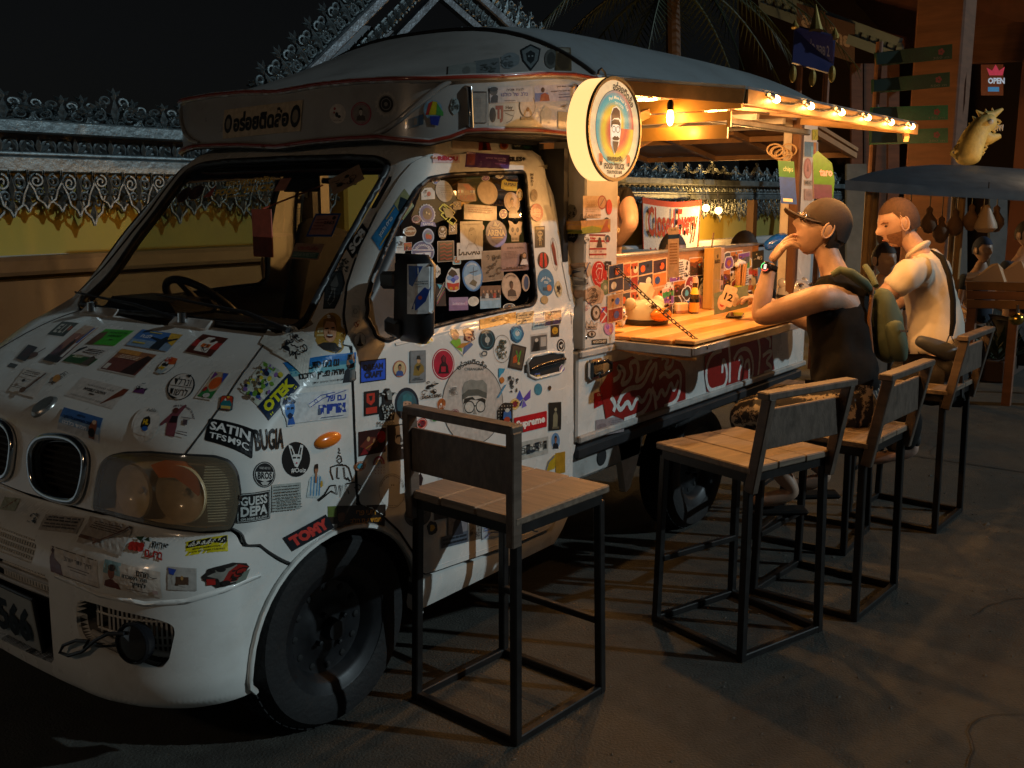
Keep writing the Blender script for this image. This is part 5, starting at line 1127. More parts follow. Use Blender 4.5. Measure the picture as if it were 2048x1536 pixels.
F(1170, 135, 95, 78, 8, 0, [('R', -1, -1, 1, 1, '#a8c0c8'), ('R', -.8, .2, .8, .7, '#3a6aa8')] + lines(-.8, .8, -.7, .1, 2, '#3a5a78', 2))
F(1245, 110, 105, 90, 8, 0, scene_pic(33, ('#4a2a3a', '#8a4a30', '#3a2a5a')))
F(1010, 120, 60, 50, 10, 0, doodle(66, 6, '#3a2a20', '#d8b070'))
# the truck's own big emblem
F(752, 640, 372, 500, 0, 0, [('E', 0, 0, 1, 1, '#c9c0b6'), ('O', 0, 0, 1, 1, .022, '#4a4a46')])
F(752, 420, 300, 160, 0, 0, [('TA', 'อร่อยติดล้อ', -.02, -1.2, .86, 1.75, 137, 48, .26, '#3a3e3c'), ('T', 'CHIANGMAI', .02, -.05, .78, .22, '#6a6e6a', .02)])
F(765, 600, 172, 235, 0, 0, [('P', [(-.9, .5), (-.75, .8), (-.3, .95), (.1, .9), (.55, .95), (.85, .7), (.88, .3), (.7, .0), (-.85, -.05)], '#8f9088'), ('P', [(-.92, .15), (-.5, .42), (.2, .45), (.85, .25), (.82, -.05), (.2, .12), (-.4, .1), (-.9, -.15)], '#5c5f58'), ('P', [(-.88, -.1), (-.5, .08), (.2, .1), (.78, -.05), (.75, -.6), (.3, -1), (-.35, -1), (-.8, -.7)], '#cfcabf'), ('P', [(-.85, -.35), (-.78, -.05), (-.2, .05), (.0, -.1), (.5, .0), (.75, -.1), (.72, -.3), (.3, -.15), (-.3, -.1), (-.6, -.2)], '#2a2c28'), ('O', -.42, -.48, .34, .3, .06, '#2a2c28'), ('O', .38, -.45, .32, .3, .06, '#2a2c28'), ('L', [(-.08, -.42), (.06, -.42)], .06, '#2a2c28'), ('P', [(-.05, -.55), (.1, -.85), (-.15, -.85)], '#9a958a')], label='large grey cap-and-glasses emblem printed on the door')
F(925, 450, 48, 72, 0, -8, [('P', [(-.8, .9), (.9, .8), (.6, .1), (.2, -.1), (-.4, -.9), (-.6, .0)], '#3a9ac0')])
F(930, 492, 34, 44, 0, 0, [('P', blob(3, 9), '#c87a30')])
F(928, 560, 30, 90, 0, -20, [('P', [(-1, -1), (-.2, -.9), (1, 1), (.2, .9)], '#5a9ac0')])
F(1000, 512, 92, 150, 5, 0, doodle(81, 14, '#3c4040'))
F(1062, 605, 82, 132, -12, -20, [('P', [(0, 0), (-.9, .7), (-1, -.1), (-.3, -.3)], '#4a5ac0'), ('P', [(0, 0), (.6, 1), (1, .2), (.5, -.2)], '#6a4ab0'), ('P', [(0, 0), (-.4, -.9), (.1, -.7)], '#3a4aa0'), ('P', [(.1, -.1), (.9, -.6), (.3, -.9)], '#7a6ac8')])
F(1155, 548, 48, 72, 0, 0, [('E', 0, 0, 1, 1, '#4a8ea4')])
F(490, 540, 130, 120, 6, 0, doodle(82, 15, '#17191a') + [('T', 'CACAO KING', .05, -.85, 1.9, .34, '#17191a', .05)])
F(130, 632, 92, 150, 8, 0, [('R', -1, -1, 1, 1, '#1c1a1a'), ('P', [(-.7, .8), (.4, .8), (.4, .1), (-.1, -.2), (-.7, .1)], '#c83a28'), ('R', -.8, -.85, .7, -.35, '#c83a28'), ('P', [(-.4, .6), (.1, .6), (0, .2), (-.25, .2)], '#2a2422')])
F(222, 640, 110, 195, 0, 0, [('P', [(-.9, .7), (-.4, .75), (-.2, 1), (.3, 1), (.5, .75), (1, .75), (.6, .5), (.6, .1), (.95, -.4), (.8, -1), (-.7, -1), (-.9, -.3), (-.5, .1), (-.5, .5)], '#1e2122')] + [('E', RND.uniform(-.6, .6), RND.uniform(-.9, .0), .09, .05, '#b8beba') for i in range(40)] + [('P', [(-.1, .3), (-.3, .8), (.1, .95), (.35, .7), (.3, .3)], '#8a908c'), ('E', -.1, .65, .07, .05, '#e8e8e4'), ('L', [(-.8, .68), (-.45, .62)], .08, '#b8beba'), ('L', [(.55, .68), (.9, .7)], .08, '#b8beba')])
F(215, 758, 110, 40, 6, 0, [('T', 'Malabish', 0, 0, 1.9, 1.6, '#2a2c2c')])
F(348, 640, 148, 205, 0, 0, [('E', 0, 0, 1, 1, '#1f2a38'), ('E', 0, -.02, .82, .82, '#3a6470'), ('P', [(-.7, -.45), (-.2, -.35), (.3, -.35), (.7, -.5), (.4, -.8), (-.4, -.8)], '#3a3a40'), ('E', .02, -.02, .36, .42, '#d0a080'), ('P', [(-.42, .15), (-.35, .5), (0, .68), (.38, .5), (.45, .12), (0, .2)], '#3a7c84'), ('R', -.12, -.22, .18, -.14, '#8a3a34'), ('R', -.2, .0, -.06, .05, '#2a1c18'), ('R', .1, .0, .24, .05, '#2a1c18')])
F(135, 872, 172, 150, 10, 0, [('R', -1, -1, 1, 1, '#3c1814'), ('E', .65, .3, .32, .5, '#b8202a'), ('P', [(-.9, -.2), (-.3, .5), (.3, .3), (.4, -.4), (-.2, -.7)], '#7a3424'), ('L', [(-.6, -.5), (.6, .2)], .08, '#b87830'), ('E', -.3, .3, .12, .2, '#c89060'), ('E', .1, .1, .1, .18, '#b87850'), ('P', [(-.9, -.9), (-.6, -.3), (-.3, -.9)], '#8a1c20')])
F(302, 872, 142, 218, 8, 2, [('R', -1, -1, 1, 1, '#1e1a19'), ('P', [(-.6, .5), (-.3, .9), (.3, .95), (.75, .6), (.7, .0), (.3, -.2), (-.2, -.1), (-.5, .1)], '#cfc8c0'), ('P', [(-.8, .3), (-.6, .85), (-.3, .8), (-.3, .2), (-.1, .35), (-.35, .4), (-.4, .1), (-.2, -.3), (-.7, -.6)], '#1e1a19'), ('R', -.25, .3, .1, .42, '#1e1a19'), ('R', .35, .32, .65, .44, '#1e1a19'), ('P', [(.1, .35), (.3, .0), (.05, -.02)], '#6a605a'), ('P', [(-.2, -.25), (.2, -.12), (.6, -.25), (.5, -.7), (.1, -.9), (-.4, -.6)], '#2c2624'), ('R', .1, -.38, .42, -.3, '#cfc8c0')], label='black and white sticker of a bearded face')
F(175, 985, 72, 62, 5, 0, [('P', ell(0, -.8, 1, 1.7, 12, 0, pi), '#a83a4a'), ('P', ell(0, -.8, .78, 1.3, 12, 0, pi), '#d8b0a0'), ('P', ell(0, -.8, .58, .98, 12, 0, pi), '#b87a3a'), ('P', ell(0, -.8, .38, .64, 12, 0, pi), '#c9c0b8')])
F(178, 1045, 80, 60, 5, 0, [('E', x, y, .06, .12, '#a86a70') for x in (-.6, -.2, .2, .6) for y in (-.6, 0, .6)])
F(255, 1172, 165, 212, 0, 0, [('O', 0, 0, .98, .98, .02, '#34302e'), ('TA', 'WHEN LIFE GIVES YOU NOODLES EAT THEM', 0, 0, .88, .88, 165, 15, .08, '#4a4442'), ('R', -.08, .3, -.02, .38, '#4a4442'), ('R', .06, .3, .12, .38, '#4a4442'), ('T', 'THANK YOU', 0, -.85, .7, .07, '#4a4442')])
F(400, 1120, 110, 190, 10, 0, [('R', -1, .72, 1, .92, '#7a1420'), ('R', -1, -1, 1, -.8, '#7a1420'), ('R', -1, -.55, 1, -.35, '#8a1420'), ('R', -1, -.75, 1, -.6, '#e0dcd8'), ('R', -1, -.3, 1, .65, '#dcd6d0'), ('T', 'Hey', -.4, .25, .9, .4, '#b81c2c', .04), ('P', [(.3, -.2), (.1, .3), (.5, .6), (.8, .2), (.6, -.3)], '#2a1a1c')])
F(415, 1320, 165, 150, 6, 0, [('E', 0, 0, 1, 1, '#55534f')] + doodle(88, 12, '#242423') )
F(536, 1000, 90, 122, 0, 0, [('E', 0, 0, 1, 1, '#d8d4ce'), ('E', 0, 0, .88, .88, '#a8643a'), ('P', [(-.4, -.8), (-.3, .3), (0, .5), (.3, .3), (.5, -.8)], '#e0d4c8'), ('E', 0, .5, .2, .2, '#c88a60'), ('P', [(.3, -.7), (.5, .1), (.85, -.2)], '#3a4a90')])
F(655, 1040, 230, 110, 8, 0, [('R', -1, -1, 1, 1, '#cfd2d2'), ('T', 'לזכרם ובאהבה'[::-1], -.1, .35, .9, .22, '#a82a2a', .02), ('T', 'אני אולי לא אחמד'[::-1], .1, -.35, 1.6, .42, '#17191a', .04)])
F(600, 985, 60, 60, 8, 0, [('R', -1, -1, 1, 1, '#a8b0a8'), ('E', 0, 0, .7, .7, '#6a7a70')])
F(1106, 752, 206, 100, 13, 0, [('R', -1, -1, 1, 1, '#c4121c'), ('T', 'Supreme', 0, -.04, 1.78, 1.2, '#f4efe8', .05)], label='red box sticker with white lettering')
F(948, 695, 96, 130, 5, 0, [('P', [(-1, -1), (-1, .3), (-.4, .9), (0, 1), (.5, .95), (1, .9), (1, -1)], '#2a2622')] + [('E', -.8 + .32 * i, -.8 + .3 * j, .07, .06, '#b8b0a0') for i in range(6) for j in range(6)] + [('P', [(-.5, -.5), (-.4, .2), (.5, .2), (.6, -.5)], '#3a6aa8'), ('E', .05, .3, .3, .2, '#c8c8c0'), ('E', 0, -.6, .4, .3, '#b84a2a')])
F(1257, 714, 75, 172, 5, 0, [('R', -1, -1, 1, 1, '#2a2620'), ('P', [(-.4, -.8), (-.35, .1), (-.1, .3), (.2, .3), (.4, .0), (.35, -.8)], '#8a8468'), ('E', .05, .48, .2, .14, '#a09a80'), ('R', -.5, -.9, .6, -.75, '#6a6450')])
F(1262, 866, 62, 116, 0, 0, portrait('#6a90b8', '#e0e0dc', top='#22242a', skin='#a8704c'))
F(1110, 915, 220, 110, 13, 0, [('R', -1, -1, 1, 1, '#b9b8b0')] + [('R', -1 + .24 * i, -.5 + .2 * (i % 3), -.8 + .24 * i, .45 + .15 * (i % 2), '#1d1d1c' if i % 2 else '#dedcd2') for i in range(8)] + [('T', 'חיים טובים'[::-1], 0, 0, 1.8, .75, '#6a6a64', .02)] + doodle(91, 8, '#2a3440'))
F(1240, 1000, 95, 92, 20, 0, [('P', [(-1, -.9), (-.6, .4), (.2, .95), (1, 1), (.3, -.9)], '#c4a222'), ('L', [(-.9, -.9), (-.5, .3), (.3, .8)], .16, '#3a6aa8')])
F(1290, 1000, 60, 130, 12, 0, [('R', -1, -1, 1, 1, '#b88a20')])
F(660, 1375, 130, 150, 12, 0, [('R', -1, -1, 1, 1, '#6a6a68'), ('R', -.9, -.9, .9, .9, '#87858a'), ('P', [(-.6, -.9), (-.4, .2), (0, .6), (.3, .2), (.5, -.9)], '#33333a'), ('E', 0, .5, .22, .22, '#4a4442')])
F(640, 1470, 170, 70, 14, 0, [('R', -1, -1, 1, 1, '#5c6470')] + lines(-.9, .9, -.7, .7, 2, '#2a3038', 3))
F(865, 1405, 120, 105, 14, 0, [('R', -1, -1, 1, 1, '#b0b8c0')] + lines(-.85, .85, -.1, .85, 4, '#3a5a98', 5) + [('L', [(-.9, -.8), (-.2, -.3), (.9, -.6)], .1, '#3a4a80')])
F(770, 1420, 90, 110, 12, 0, doodle(93, 10, '#3a3a3a', '#8a8680'))
F(1150, 1385, 240, 150, 14, 0, [('L', [(-.9, .3), (-.7, .6), (-.5, .2), (-.3, -.3), (0, -.5)], .08, '#3a6aa0'), ('L', [(.0, .8), (.3, .4), (.5, .7), (.6, .2), (.2, -.1)], .09, '#3a6aa0'), ('L', [(.7, .9), (.95, .4)], .06, '#3a3a40'), ('L', [(.95, .9), (.7, .4)], .06, '#3a3a40')])
F(560, 1290, 90, 110, 10, 0, [('R', -1, -1, 1, 1, '#5c4a40'), ('P', blob(17), '#46362c')])
for i, (x, y, w, h) in enumerate(((60, 1020, 70, 60), (385, 985, 80, 90), (500, 1400, 90, 120), (410, 880, 60, 90), (440, 760, 70, 70), (630, 560, 50, 60), (640, 700, 60, 60), (1010, 640, 60, 70), (820, 330, 60, 50), (1090, 420, 40, 50), (1300, 420, 44, 60), (1150, 460, 36, 40), (560, 640, 60, 80), (520, 720, 60, 60))):
    F(x, y, w, h, 9, 0, rand_st(500 + i))
# ---- side window and its frame
E_ = crop(640, 220, 3.658)
E_(788, 615, 100, 90, 4, 0, [('P', [(-1, -.9), (-1, .3), (-.5, 1), (.5, 1), (1, .3), (1, -.9)], '#c8c4bc'), ('E', .1, 0, .3, .4, '#b83a34')] + doodle(101, 5, '#3a3634'))
E_(905, 595, 125, 160, 0, 8, [('E', 0, 0, 1, 1, '#a8a49a')] + lines(-.6, .6, -.6, .6, 7, '#7a776e', 3, .3))
E_(1065, 600, 140, 140, 0, 4, [('P', [(-1, -.7), (-.8, .9), (.3, .9), (.9, .3), (1, -1), (-.4, -1)], '#8a5a3c'), ('P', [(-.3, .8), (.3, .8), (.8, .1), (0, .2)], '#b8542a'), ('R', -.9, -.1, -.3, .2, '#e0e0e0'), ('R', -.7, -.1, -.6, .2, '#b82a2a'), ('R', .4, -.15, .9, .15, '#e0e4ea'), ('R', .55, -.15, .65, .15, '#2a4a9a'), ('T', 'KOBIS', .05, -.6, 1.5, .5, '#b04a30', .04)])
E_(1220, 605, 150, 178, 0, 6, [('E', 0, 0, 1, 1, '#c8b090'), ('E', 0, 0, .94, .95, '#b39a7c'), ('O', 0, 0, .97, .97, .03, '#4a3a2a')])
E_(1382, 548, 118, 95, -3, 0, [('P', [(-1, -.6), (-.9, .6), (-.5, .9), (-.2, .5), (1, .5), (1, -.9), (-.3, -.9)], '#a8a020'), ('T', 'NUPSAU', .1, .1, 1.5, .5, '#2a2a14', .05), ('R', -.6, -.7, .9, -.35, '#c8c040')])
E_(1405, 695, 115, 190, 0, 6, [('E', 0, .2, 1, .8, '#9a8078'), ('R', -.6, -1, .7, -.6, '#a08a70'), ('E', 0, .25, .75, .6, '#b8967c')] + person_fig(0, .2, .7, '#b88a68', '#5a4434', '#8a6a50'))
E_(782, 770, 125, 175, 0, 4, [('P', [(cos(2 * pi * i / 36) * (1 if i % 2 else .9), .12 + .85 * sin(2 * pi * i / 36) * (1 if i % 2 else .9)) for i in range(36)], '#b8bcc4'), ('E', 0, .12, .82, .72, '#2a4a8a'), ('E', 0, .12, .55, .5, '#14161c'), ('P', [(-.9, -.95), (-.8, -.55), (.8, -.6), (.95, -.98), (0, -.85)], '#4a6ab0'), ('T', 'RACING', 0, -.76, 1.2, .2, '#d8dce4', .03), ('E', -.1, .2, .1, .1, '#c8b080'), ('E', .2, .1, .1, .1, '#c8b080')])
yy_ = '#c8c424'
E_(932, 768, 130, 170, 0, 8, [('L', [(-.9, .5), (-.4, .9), (.1, .5), (-.4, .1), (-.9, .5)], .12, yy_), ('L', [(-.3, .95), (.4, .6), (.8, .2), (.4, -.2), (.0, .1), (.4, .4)], .12, yy_), ('L', [(-.8, 0), (-.3, -.4), (.2, 0), (-.3, .3), (-.8, 0)], .12, yy_), ('L', [(-.2, -.5), (.4, -.9), (.9, -.5), (.5, -.1), (.0, -.5), (.4, -.75)], .12, yy_), ('L', [(.3, .8), (.7, .95), (.95, .7)], .1, yy_), ('P', [(-.5, .6), (.5, .5), (.6, -.3), (-.3, -.2)], '#6a6a1a')])
E_(1170, 752, 240, 110, -4, 0, [('R', -1, -1, 1, 1, '#d0c0b4')] + lines(-.8, .7, -.1, .75, 3, '#b87a6a', 4, .3))
E_(655, 890, 110, 84, 2, 0, [('P', blob(105, 14, .2), '#c8b49c'), ('P', [(x * .85, y * .8) for x, y in blob(105, 14, .2)], '#8a5a3a'), ('T', 'Casper', 0, .1, 1.4, .6, '#d8cab0', .03)])
E_(787, 925, 86, 116, 0, 3, [('E', 0, 0, 1, 1, '#8ab0d0'), ('E', 0, 0, .8, .8, '#3a6a9a'), ('E', -.15, .0, .35, .38, '#b82a24'), ('E', .3, -.1, .28, .32, '#c83a2a'), ('P', [(-.4, .3), (.3, .5), (.1, .2)], '#3a7a3a')])
E_(895, 893, 76, 110, 0, 0, [('P', blob(106), '#1c1c1c'), ('T', 'RICE', 0, -.5, 1.2, .3, '#c8c4ba', .03), ('L', [(-.6, .1), (-.4, -.2), (.1, -.25), (.5, .1)], .1, '#c8c4ba'), ('E', 0, .4, .3, .2, '#c8c4ba')])
E_(580, 985, 102, 122, 2, 0, [('R', -1, -1, 1, 1, '#c0c8c8'), ('E', 0, .15, .5, .28, '#34383c'), ('O', 0, .1, .75, .2, .05, '#34383c'), ('R', -.5, -.4, .5, -.33, '#5a6064')])
E_(750, 1040, 168, 165, 0, 0, [('E', 0, 0, 1, 1, '#9ab4cc'), ('E', 0, 0, .92, .92, '#2a5088'), ('TA', 'HEATHWAKIEZ', 0, -.1, .72, .72, 155, 30, .28, '#dce4ea'), ('P', [(-.7, -.1), (.7, .0), (.6, -.7), (.1, -.1), (-.5, -.3)], '#c8d4e0'), ('R', -.9, .15, .9, .22, '#dce4ea')])
E_(917, 1034, 122, 152, 3, 0, [('R', -1, -1, 1, 1, '#c8b8ae'), ('R', -.95, -.96, .95, .96, '#1e1414')] + [('L', [(-.7, .65 - .35 * i), (-.2, .75 - .35 * i), (.1, .6 - .35 * i), (.7, .7 - .35 * i)], .13, '#8a1c1c') for i in range(5)])
E_(1088, 1032, 180, 125, 3, 0, [('R', -1, -1, 1, 1, '#cac4ba'), ('T', 'DI.IOAG', 0, -.1, 1.75, .8, '#1a1a1a', .05)])
E_(1105, 925, 165, 220, 2, 0, [('R', -1, -1, 1, 1, '#c4c0ba'), ('P', [(-.3, -.6), (-.35, .1), (-.1, .45), (.2, .45), (.4, .1), (.3, -.6)], '#b4b0aa'), ('L', [(-.35, .1), (-.2, .5), (.1, .6), (.35, .3), (.4, -.1), (.2, -.5)], .03, '#6a6664'), ('P', [(-.3, .3), (-.1, .6), (.3, .5), (.1, .4)], '#5a5654'), ('L', [(-.5, -.8), (-.3, -.5), (.3, -.5), (.6, -.9)], .03, '#6a6664'), ('L', [(-.1, .1), (.0, .12)], .04, '#4a4644')] + lines(-.8, .8, .75, .88, 1, '#a09c96', 4))
E_(1285, 905, 155, 200, 0, 4, [('E', 0, 0, 1, 1, '#5a6ab0'), ('E', 0, 0, .9, .92, '#6a74c0'), ('T', 'PHANGAN', 0, .42, 1.1, .18, '#e8e4ea', .03), ('T', 'ARENA', -.02, .05, 1.7, .45, '#f0ecf0', .05), ('P', [(-.1, .9), (.15, .6), (.4, .8), (.2, .5), (-.3, .55)], '#c8d4ec'), ('R', -.5, -.35, .6, -.25, '#d8b8a8'), ('P', [(-.6, -.45), (0, -.8), (.6, -.45)], '#454f98')])
E_(1425, 885, 125, 160, 0, 0, [('P', [(-.62, .45), (-.8, .95), (-.35, .85), (-.1, .62), (.2, .62), (.45, .9), (.9, .8), (.72, .35), (.8, -.1), (.5, -.45), (.45, -.95), (-.4, -.95), (-.45, -.45), (-.75, -.1)], '#b08a5c'), ('E', -.28, .1, .17, .24, '#2c1c14'), ('E', .3, .1, .17, .24, '#2c1c14'), ('P', [(-.08, -.35), (0, -.1), (.1, -.35)], '#2c1c14')] + [('R', -.35 + .16 * i, -.85, -.3 + .16 * i, -.6, '#2c1c14') for i in range(5)])
E_(1260, 1140, 160, 225, 5, 2, [('RR', .1, 1, '#a08a78'), ('RR', .1, .93, '#8a7664')] + doodle(107, 16, '#4a3c34'))
E_(1425, 1075, 205, 205, 3, 0, [('R', -1, -1, 1, 1, '#8a6a64'), ('R', -.97, -.96, .97, .96, '#947470'), ('T', 'SHIRA SHAPIRA', 0, .65, 1.2, .14, '#4a2c3a', .03)] + lines(-.8, .1, -.1, .45, 5, '#5a3a3a', 4, .25) + [('E', .5, .0, .2, .3, '#3a2420'), ('P', [(.2, -.6), (.35, -.2), (.65, -.2), (.8, -.6)], '#c8c0c0'), ('E', .5, .05, .12, .16, '#b08060')] + lines(-.8, .8, -.85, -.65, 1, '#4a2c30', 8))
E_(968, 1240, 112, 180, 0, 2, [('P', [(-.5, .7), (-.1, 1), (.4, .85), (.9, .9), (.95, .1), (.8, -.8), (.3, -1), (-.5, -.95), (-1, -.6), (-.9, .1)], '#d8d8d4'), ('P', [(-.6, .5), (-.1, .85), (.35, .7), (.65, .4), (.2, .2), (-.4, .2)], '#1d1c1e'), ('E', -.45, .12, .35, .2, '#6a9ac8'), ('E', .45, .15, .35, .2, '#7a80c8'), ('P', [(-.35, -.05), (0, .2), (.4, -.05), (.1, -.3)], '#2a5ac0'), ('P', [(-.8, -.25), (0, -.35), (.8, -.25), (.7, -.8), (0, -.9), (-.7, -.75)], '#c83020'), ('E', -.3, -.75, .22, .15, '#d8981e'), ('E', .4, -.72, .22, .15, '#d8981e')])
E_(1112, 1215, 150, 225, 0, 3, [('E', 0, 0, 1, 1, '#3a7ab8'), ('E', 0, 0, .88, .9, '#7aa8cc'), ('P', [(-.85, -.1), (-.3, .15), (.2, .0), (.85, .15), (.7, -.5), (0, -.9), (-.7, -.5)], '#b8c0c4'), ('L', [(0, -.3), (.1, .6)], .06, '#3a4a5a'), ('L', [(-.3, .2), (.5, .35)], .06, '#3a4a5a'), ('P', [(-.4, -.5), (0, -.2), (.4, -.4), (.2, -.7)], '#6a6450'), ('TA', 'THAILAND', 0, 0, .8, .8, 130, 60, .16, '#e0e8ec')])
E_(1395, 1295, 142, 206, 0, 4, [('E', 0, 0, 1, 1, '#c8ac94'), ('O', 0, 0, .95, .95, .025, '#8a6a54')] + person_fig(0, .1, .62, '#6a4c3c', '#2c1e18', '#4a3a34') + [('TA', 'FOREVER', 0, 0, .8, .82, 130, 55, .14, '#4a3428'), ('T', 'in our hearts', 0, -.75, .9, .14, '#4a3428')])
E_(1500, 1265, 58, 125, 0, 0, [('E', 0, 0, 1, 1, '#b89c84'), ('E', .1, 0, .6, .8, '#3a4a6a')])
E_(1246, 1368, 152, 165, 3, 0, [('R', -1, -1, 1, 1, '#a8b4bc'), ('R', -1, .1, 1, 1, '#7a5a48'), ('R', -1, -1, 1, -.3, '#8ab0c8')] + [('P', [(-.9 + .36 * i, -.1), (-.8 + .36 * i, .35), (-.6 + .36 * i, .3), (-.55 + .36 * i, -.1)], RND.choice(['#1e1e22', '#b84a3a', '#3a3a42', '#c8c0b8'])) for i in range(5)] + [('E', -.72 + .36 * i, .5, .09, .12, '#b8886a') for i in range(5)])
E_(1012, 1418, 140, 96, 2, 0, [('R', -1, -1, 1, 1, '#9a84a8'), ('R', -1, -1, 1, -.2, '#8a6a94'), ('P', [(-.8, -.2), (-.2, .3), (.5, .1), (.9, .4), (.9, -.3)], '#b890b0'), ('T', 'Sabaidee', 0, .05, 1.3, .35, '#e8dcec')])
E_(880, 1352, 72, 165, 0, 3, [('R', -1, -1, 1, 1, '#1c1c24')] + [('L', [(-.8, -.8 + .1 * i), (0, -.2 + .1 * i), (.8, .3 + .14 * i)], .05, PALS[i % 9]) for i in range(7)] + [('P', [(-.7, .95), (.3, .85), (-.2, .5)], '#4ab0c8')])
for i, (x, y, w, h) in enumerate(((850, 520, 60, 50), (1000, 700, 60, 60), (1310, 480, 70, 50), (660, 1110, 90, 110), (850, 1180, 70, 100), (1000, 1100, 60, 60), (1340, 760, 60, 70), (970, 870, 60, 80), (1120, 1400, 80, 70), (1380, 1440, 90, 50), (700, 800, 70, 60), (1460, 620, 50, 90), (1180, 860, 50, 60), (640, 1000, 60, 60), (1210, 500, 60, 40))): E_(x, y, w, h, 3, 0, rand_st(900 + i), lift=.0002)
E_(1548, 512, 40, 108, -4, 0, [('T', 'H', 0, .7, 1, .35, '#3a2c20', .05), ('T', 'S', 0, .25, 1, .35, '#3a2c20', .05), ('T', 'O', 0, -.2, 1, .35, '#3a2c20', .05), ('T', 'I', 0, -.65, .3, .35, '#3a2c20', .05)])
E_(1562, 625, 52, 90, 0, 0, [('E', 0, 0, 1, 1, '#8a7a66')] + doodle(111, 6, '#6a5a4a'))
E_(1582, 750, 94, 130, 0, 3, [('E', 0, 0, 1, 1, '#b83020'), ('E', -.25, .2, .22, .25, '#d8a090'), ('E', .1, .25, .22, .25, '#d8a090'), ('E', .4, .15, .18, .22, '#d8a090'), ('R', -.6, -.25, .6, -.1, '#d8a090'), ('T', 'SMILE', 0, -.45, .9, .22, '#e8c0b0', .03)])
E_(1608, 928, 74, 158, 3, 0, [('R', -1, -1, 1, 1, '#241c14'), ('R', -.85, .68, .85, .9, '#b89a6a'), ('E', 0, .25, .5, .3, '#b89a6a'), ('E', -.2, .28, .14, .1, '#241c14'), ('E', .2, .28, .14, .1, '#241c14'), ('R', -.25, -.4, .25, .0, '#b89a6a'), ('L', [(-.25, -.1), (-.5, -.3)], .05, '#b89a6a'), ('L', [(.25, -.1), (.5, -.3)], .05, '#b89a6a'), ('R', -.2, -.8, -.08, -.4, '#b89a6a'), ('R', .08, -.8, .2, -.4, '#b89a6a')])
E_(1632, 1100, 82, 122, 0, 2, [('E', 0, 0, 1, 1, '#2a1614'), ('P', [(-.7, -.6), (-.5, .8), (-.1, .9), (-.2, -.9)], '#c8241a'), ('P', [(.7, -.6), (.5, .8), (.15, .9), (.2, -.9)], '#c8241a')])
E_(1650, 1262, 120, 200, 0, 3, [('E', 0, 0, 1, 1, '#3c78a0'), ('TA', 'SMILE LIKE', 0, -.1, .6, .45, 160, 20, .35, '#e4e4dc'), ('T', 'YOU', 0, .0, .5, .2, '#e4e4dc', .03), ('E', .35, -.4, .3, .25, '#c87a4a'), ('R', -.4, -.6, .1, -.35, '#2a4a5a')])
E_(1712, 1055, 52, 245, 0, 6, [('O', 0, 0, .95, .97, .02, '#2c201a'), ('P', [(-.6, .5), (0, .8), (.4, .3), (.5, -.7), (-.1, -.6)], '#8a3020'), ('L', [(0, .9), (.1, -.9)], .03, '#2c201a')])
E_(1742, 1310, 60, 130, 0, 4, doodle(112, 12, '#2c241c', '#cbb890', 'B'))
E_(1640, 1390, 60, 70, 0, 0, [('P', blob(19), '#b89a6a')])
E_(920, 358, 190, 62, -3, 0, [('R', -1, -1, 1, 1, '#c8b4b8'), ('E', -.8, .3, .3, .5, '#b87a4a'), ('T', 'RIBOU', .1, 0, 1.5, 1.1, '#a82438', .07)])
E_(1228, 368, 315, 105, -4, -4, [('R', -1, -1, 1, 1, '#4c2a6a'), ('R', -.95, -.7, -.6, .8, '#8a4a50'), ('T', 'אלופים של החיים'[::-1], .35, .35, .95, .25, '#c0a4c8', .02), ('T', 'כמוך'[::-1], .6, .0, .4, .22, '#c0a4c8', .02), ('R', .3, -.5, .8, -.35, '#8a5a9a')])
E_(1440, 360, 130, 48, 0, 0, [('T', 'SILES+', 0, 0, 1.9, 1.5, '#1c1a18', .06)])
E_(1065, 250, 200, 72, -3, 0, [('R', -1, -1, 1, 1, '#c8b8ac'), ('R', -.96, -.9, .96, .9, '#b5a497')])
E_(1205, 258, 95, 85, -3, 0, [('P', [(-1, -1), (-.9, .9), (.6, 1), (1, -.9)], '#7a2414'), ('P', [(-.4, -.9), (-.3, .4), (.1, .6), (.4, -.9)], '#1e120e'), ('E', -.1, .6, .16, .22, '#d87a40')])
E_(1345, 262, 62, 62, 0, 0, [('E', 0, 0, 1, 1, '#c87038'), ('E', 0, 0, .6, .6, '#7a2a1a')])
E_(1480, 265, 150, 62, -3, 0, [('R', -1, -1, 1, 1, '#22302a'), ('T', 'GRIP', -.5, 0, .7, .8, '#c8c4b8', .02), ('E', .4, 0, .4, .7, '#3a6a54')])
E_(275, 958, 225, 88, 57, 33, [('R', -1, -1, 1, 1, '#17191a'), ('T', 'SCB', 0, 0, 1.65, 1.45, '#dcdedc', .05)], label='black sticker lettered SCB in white')
E_(528, 800, 430, 120, 55, 33, [('R', -1, -1, 1, 1, '#2e7ab0'), ('R', -1, -1, -.7, 1, '#3a8ac0'), ('R', .35, -1, 1, 1, '#a8a878'), ('P', [(.3, -.8), (.4, .3), (.7, .8), (.85, -.2)], '#2a3a44'), ('T', 'פרלו ולגמן'[::-1], -.35, .1, .75, .6, '#dfe6e8', .03), ('R', -.9, -.75, -.1, -.6, '#c8a040'), ('R', -.2, .6, .3, .75, '#c8a040')])
E_(165, 1145, 140, 150, 10, 0, doodle(113, 18, '#3a4040'))
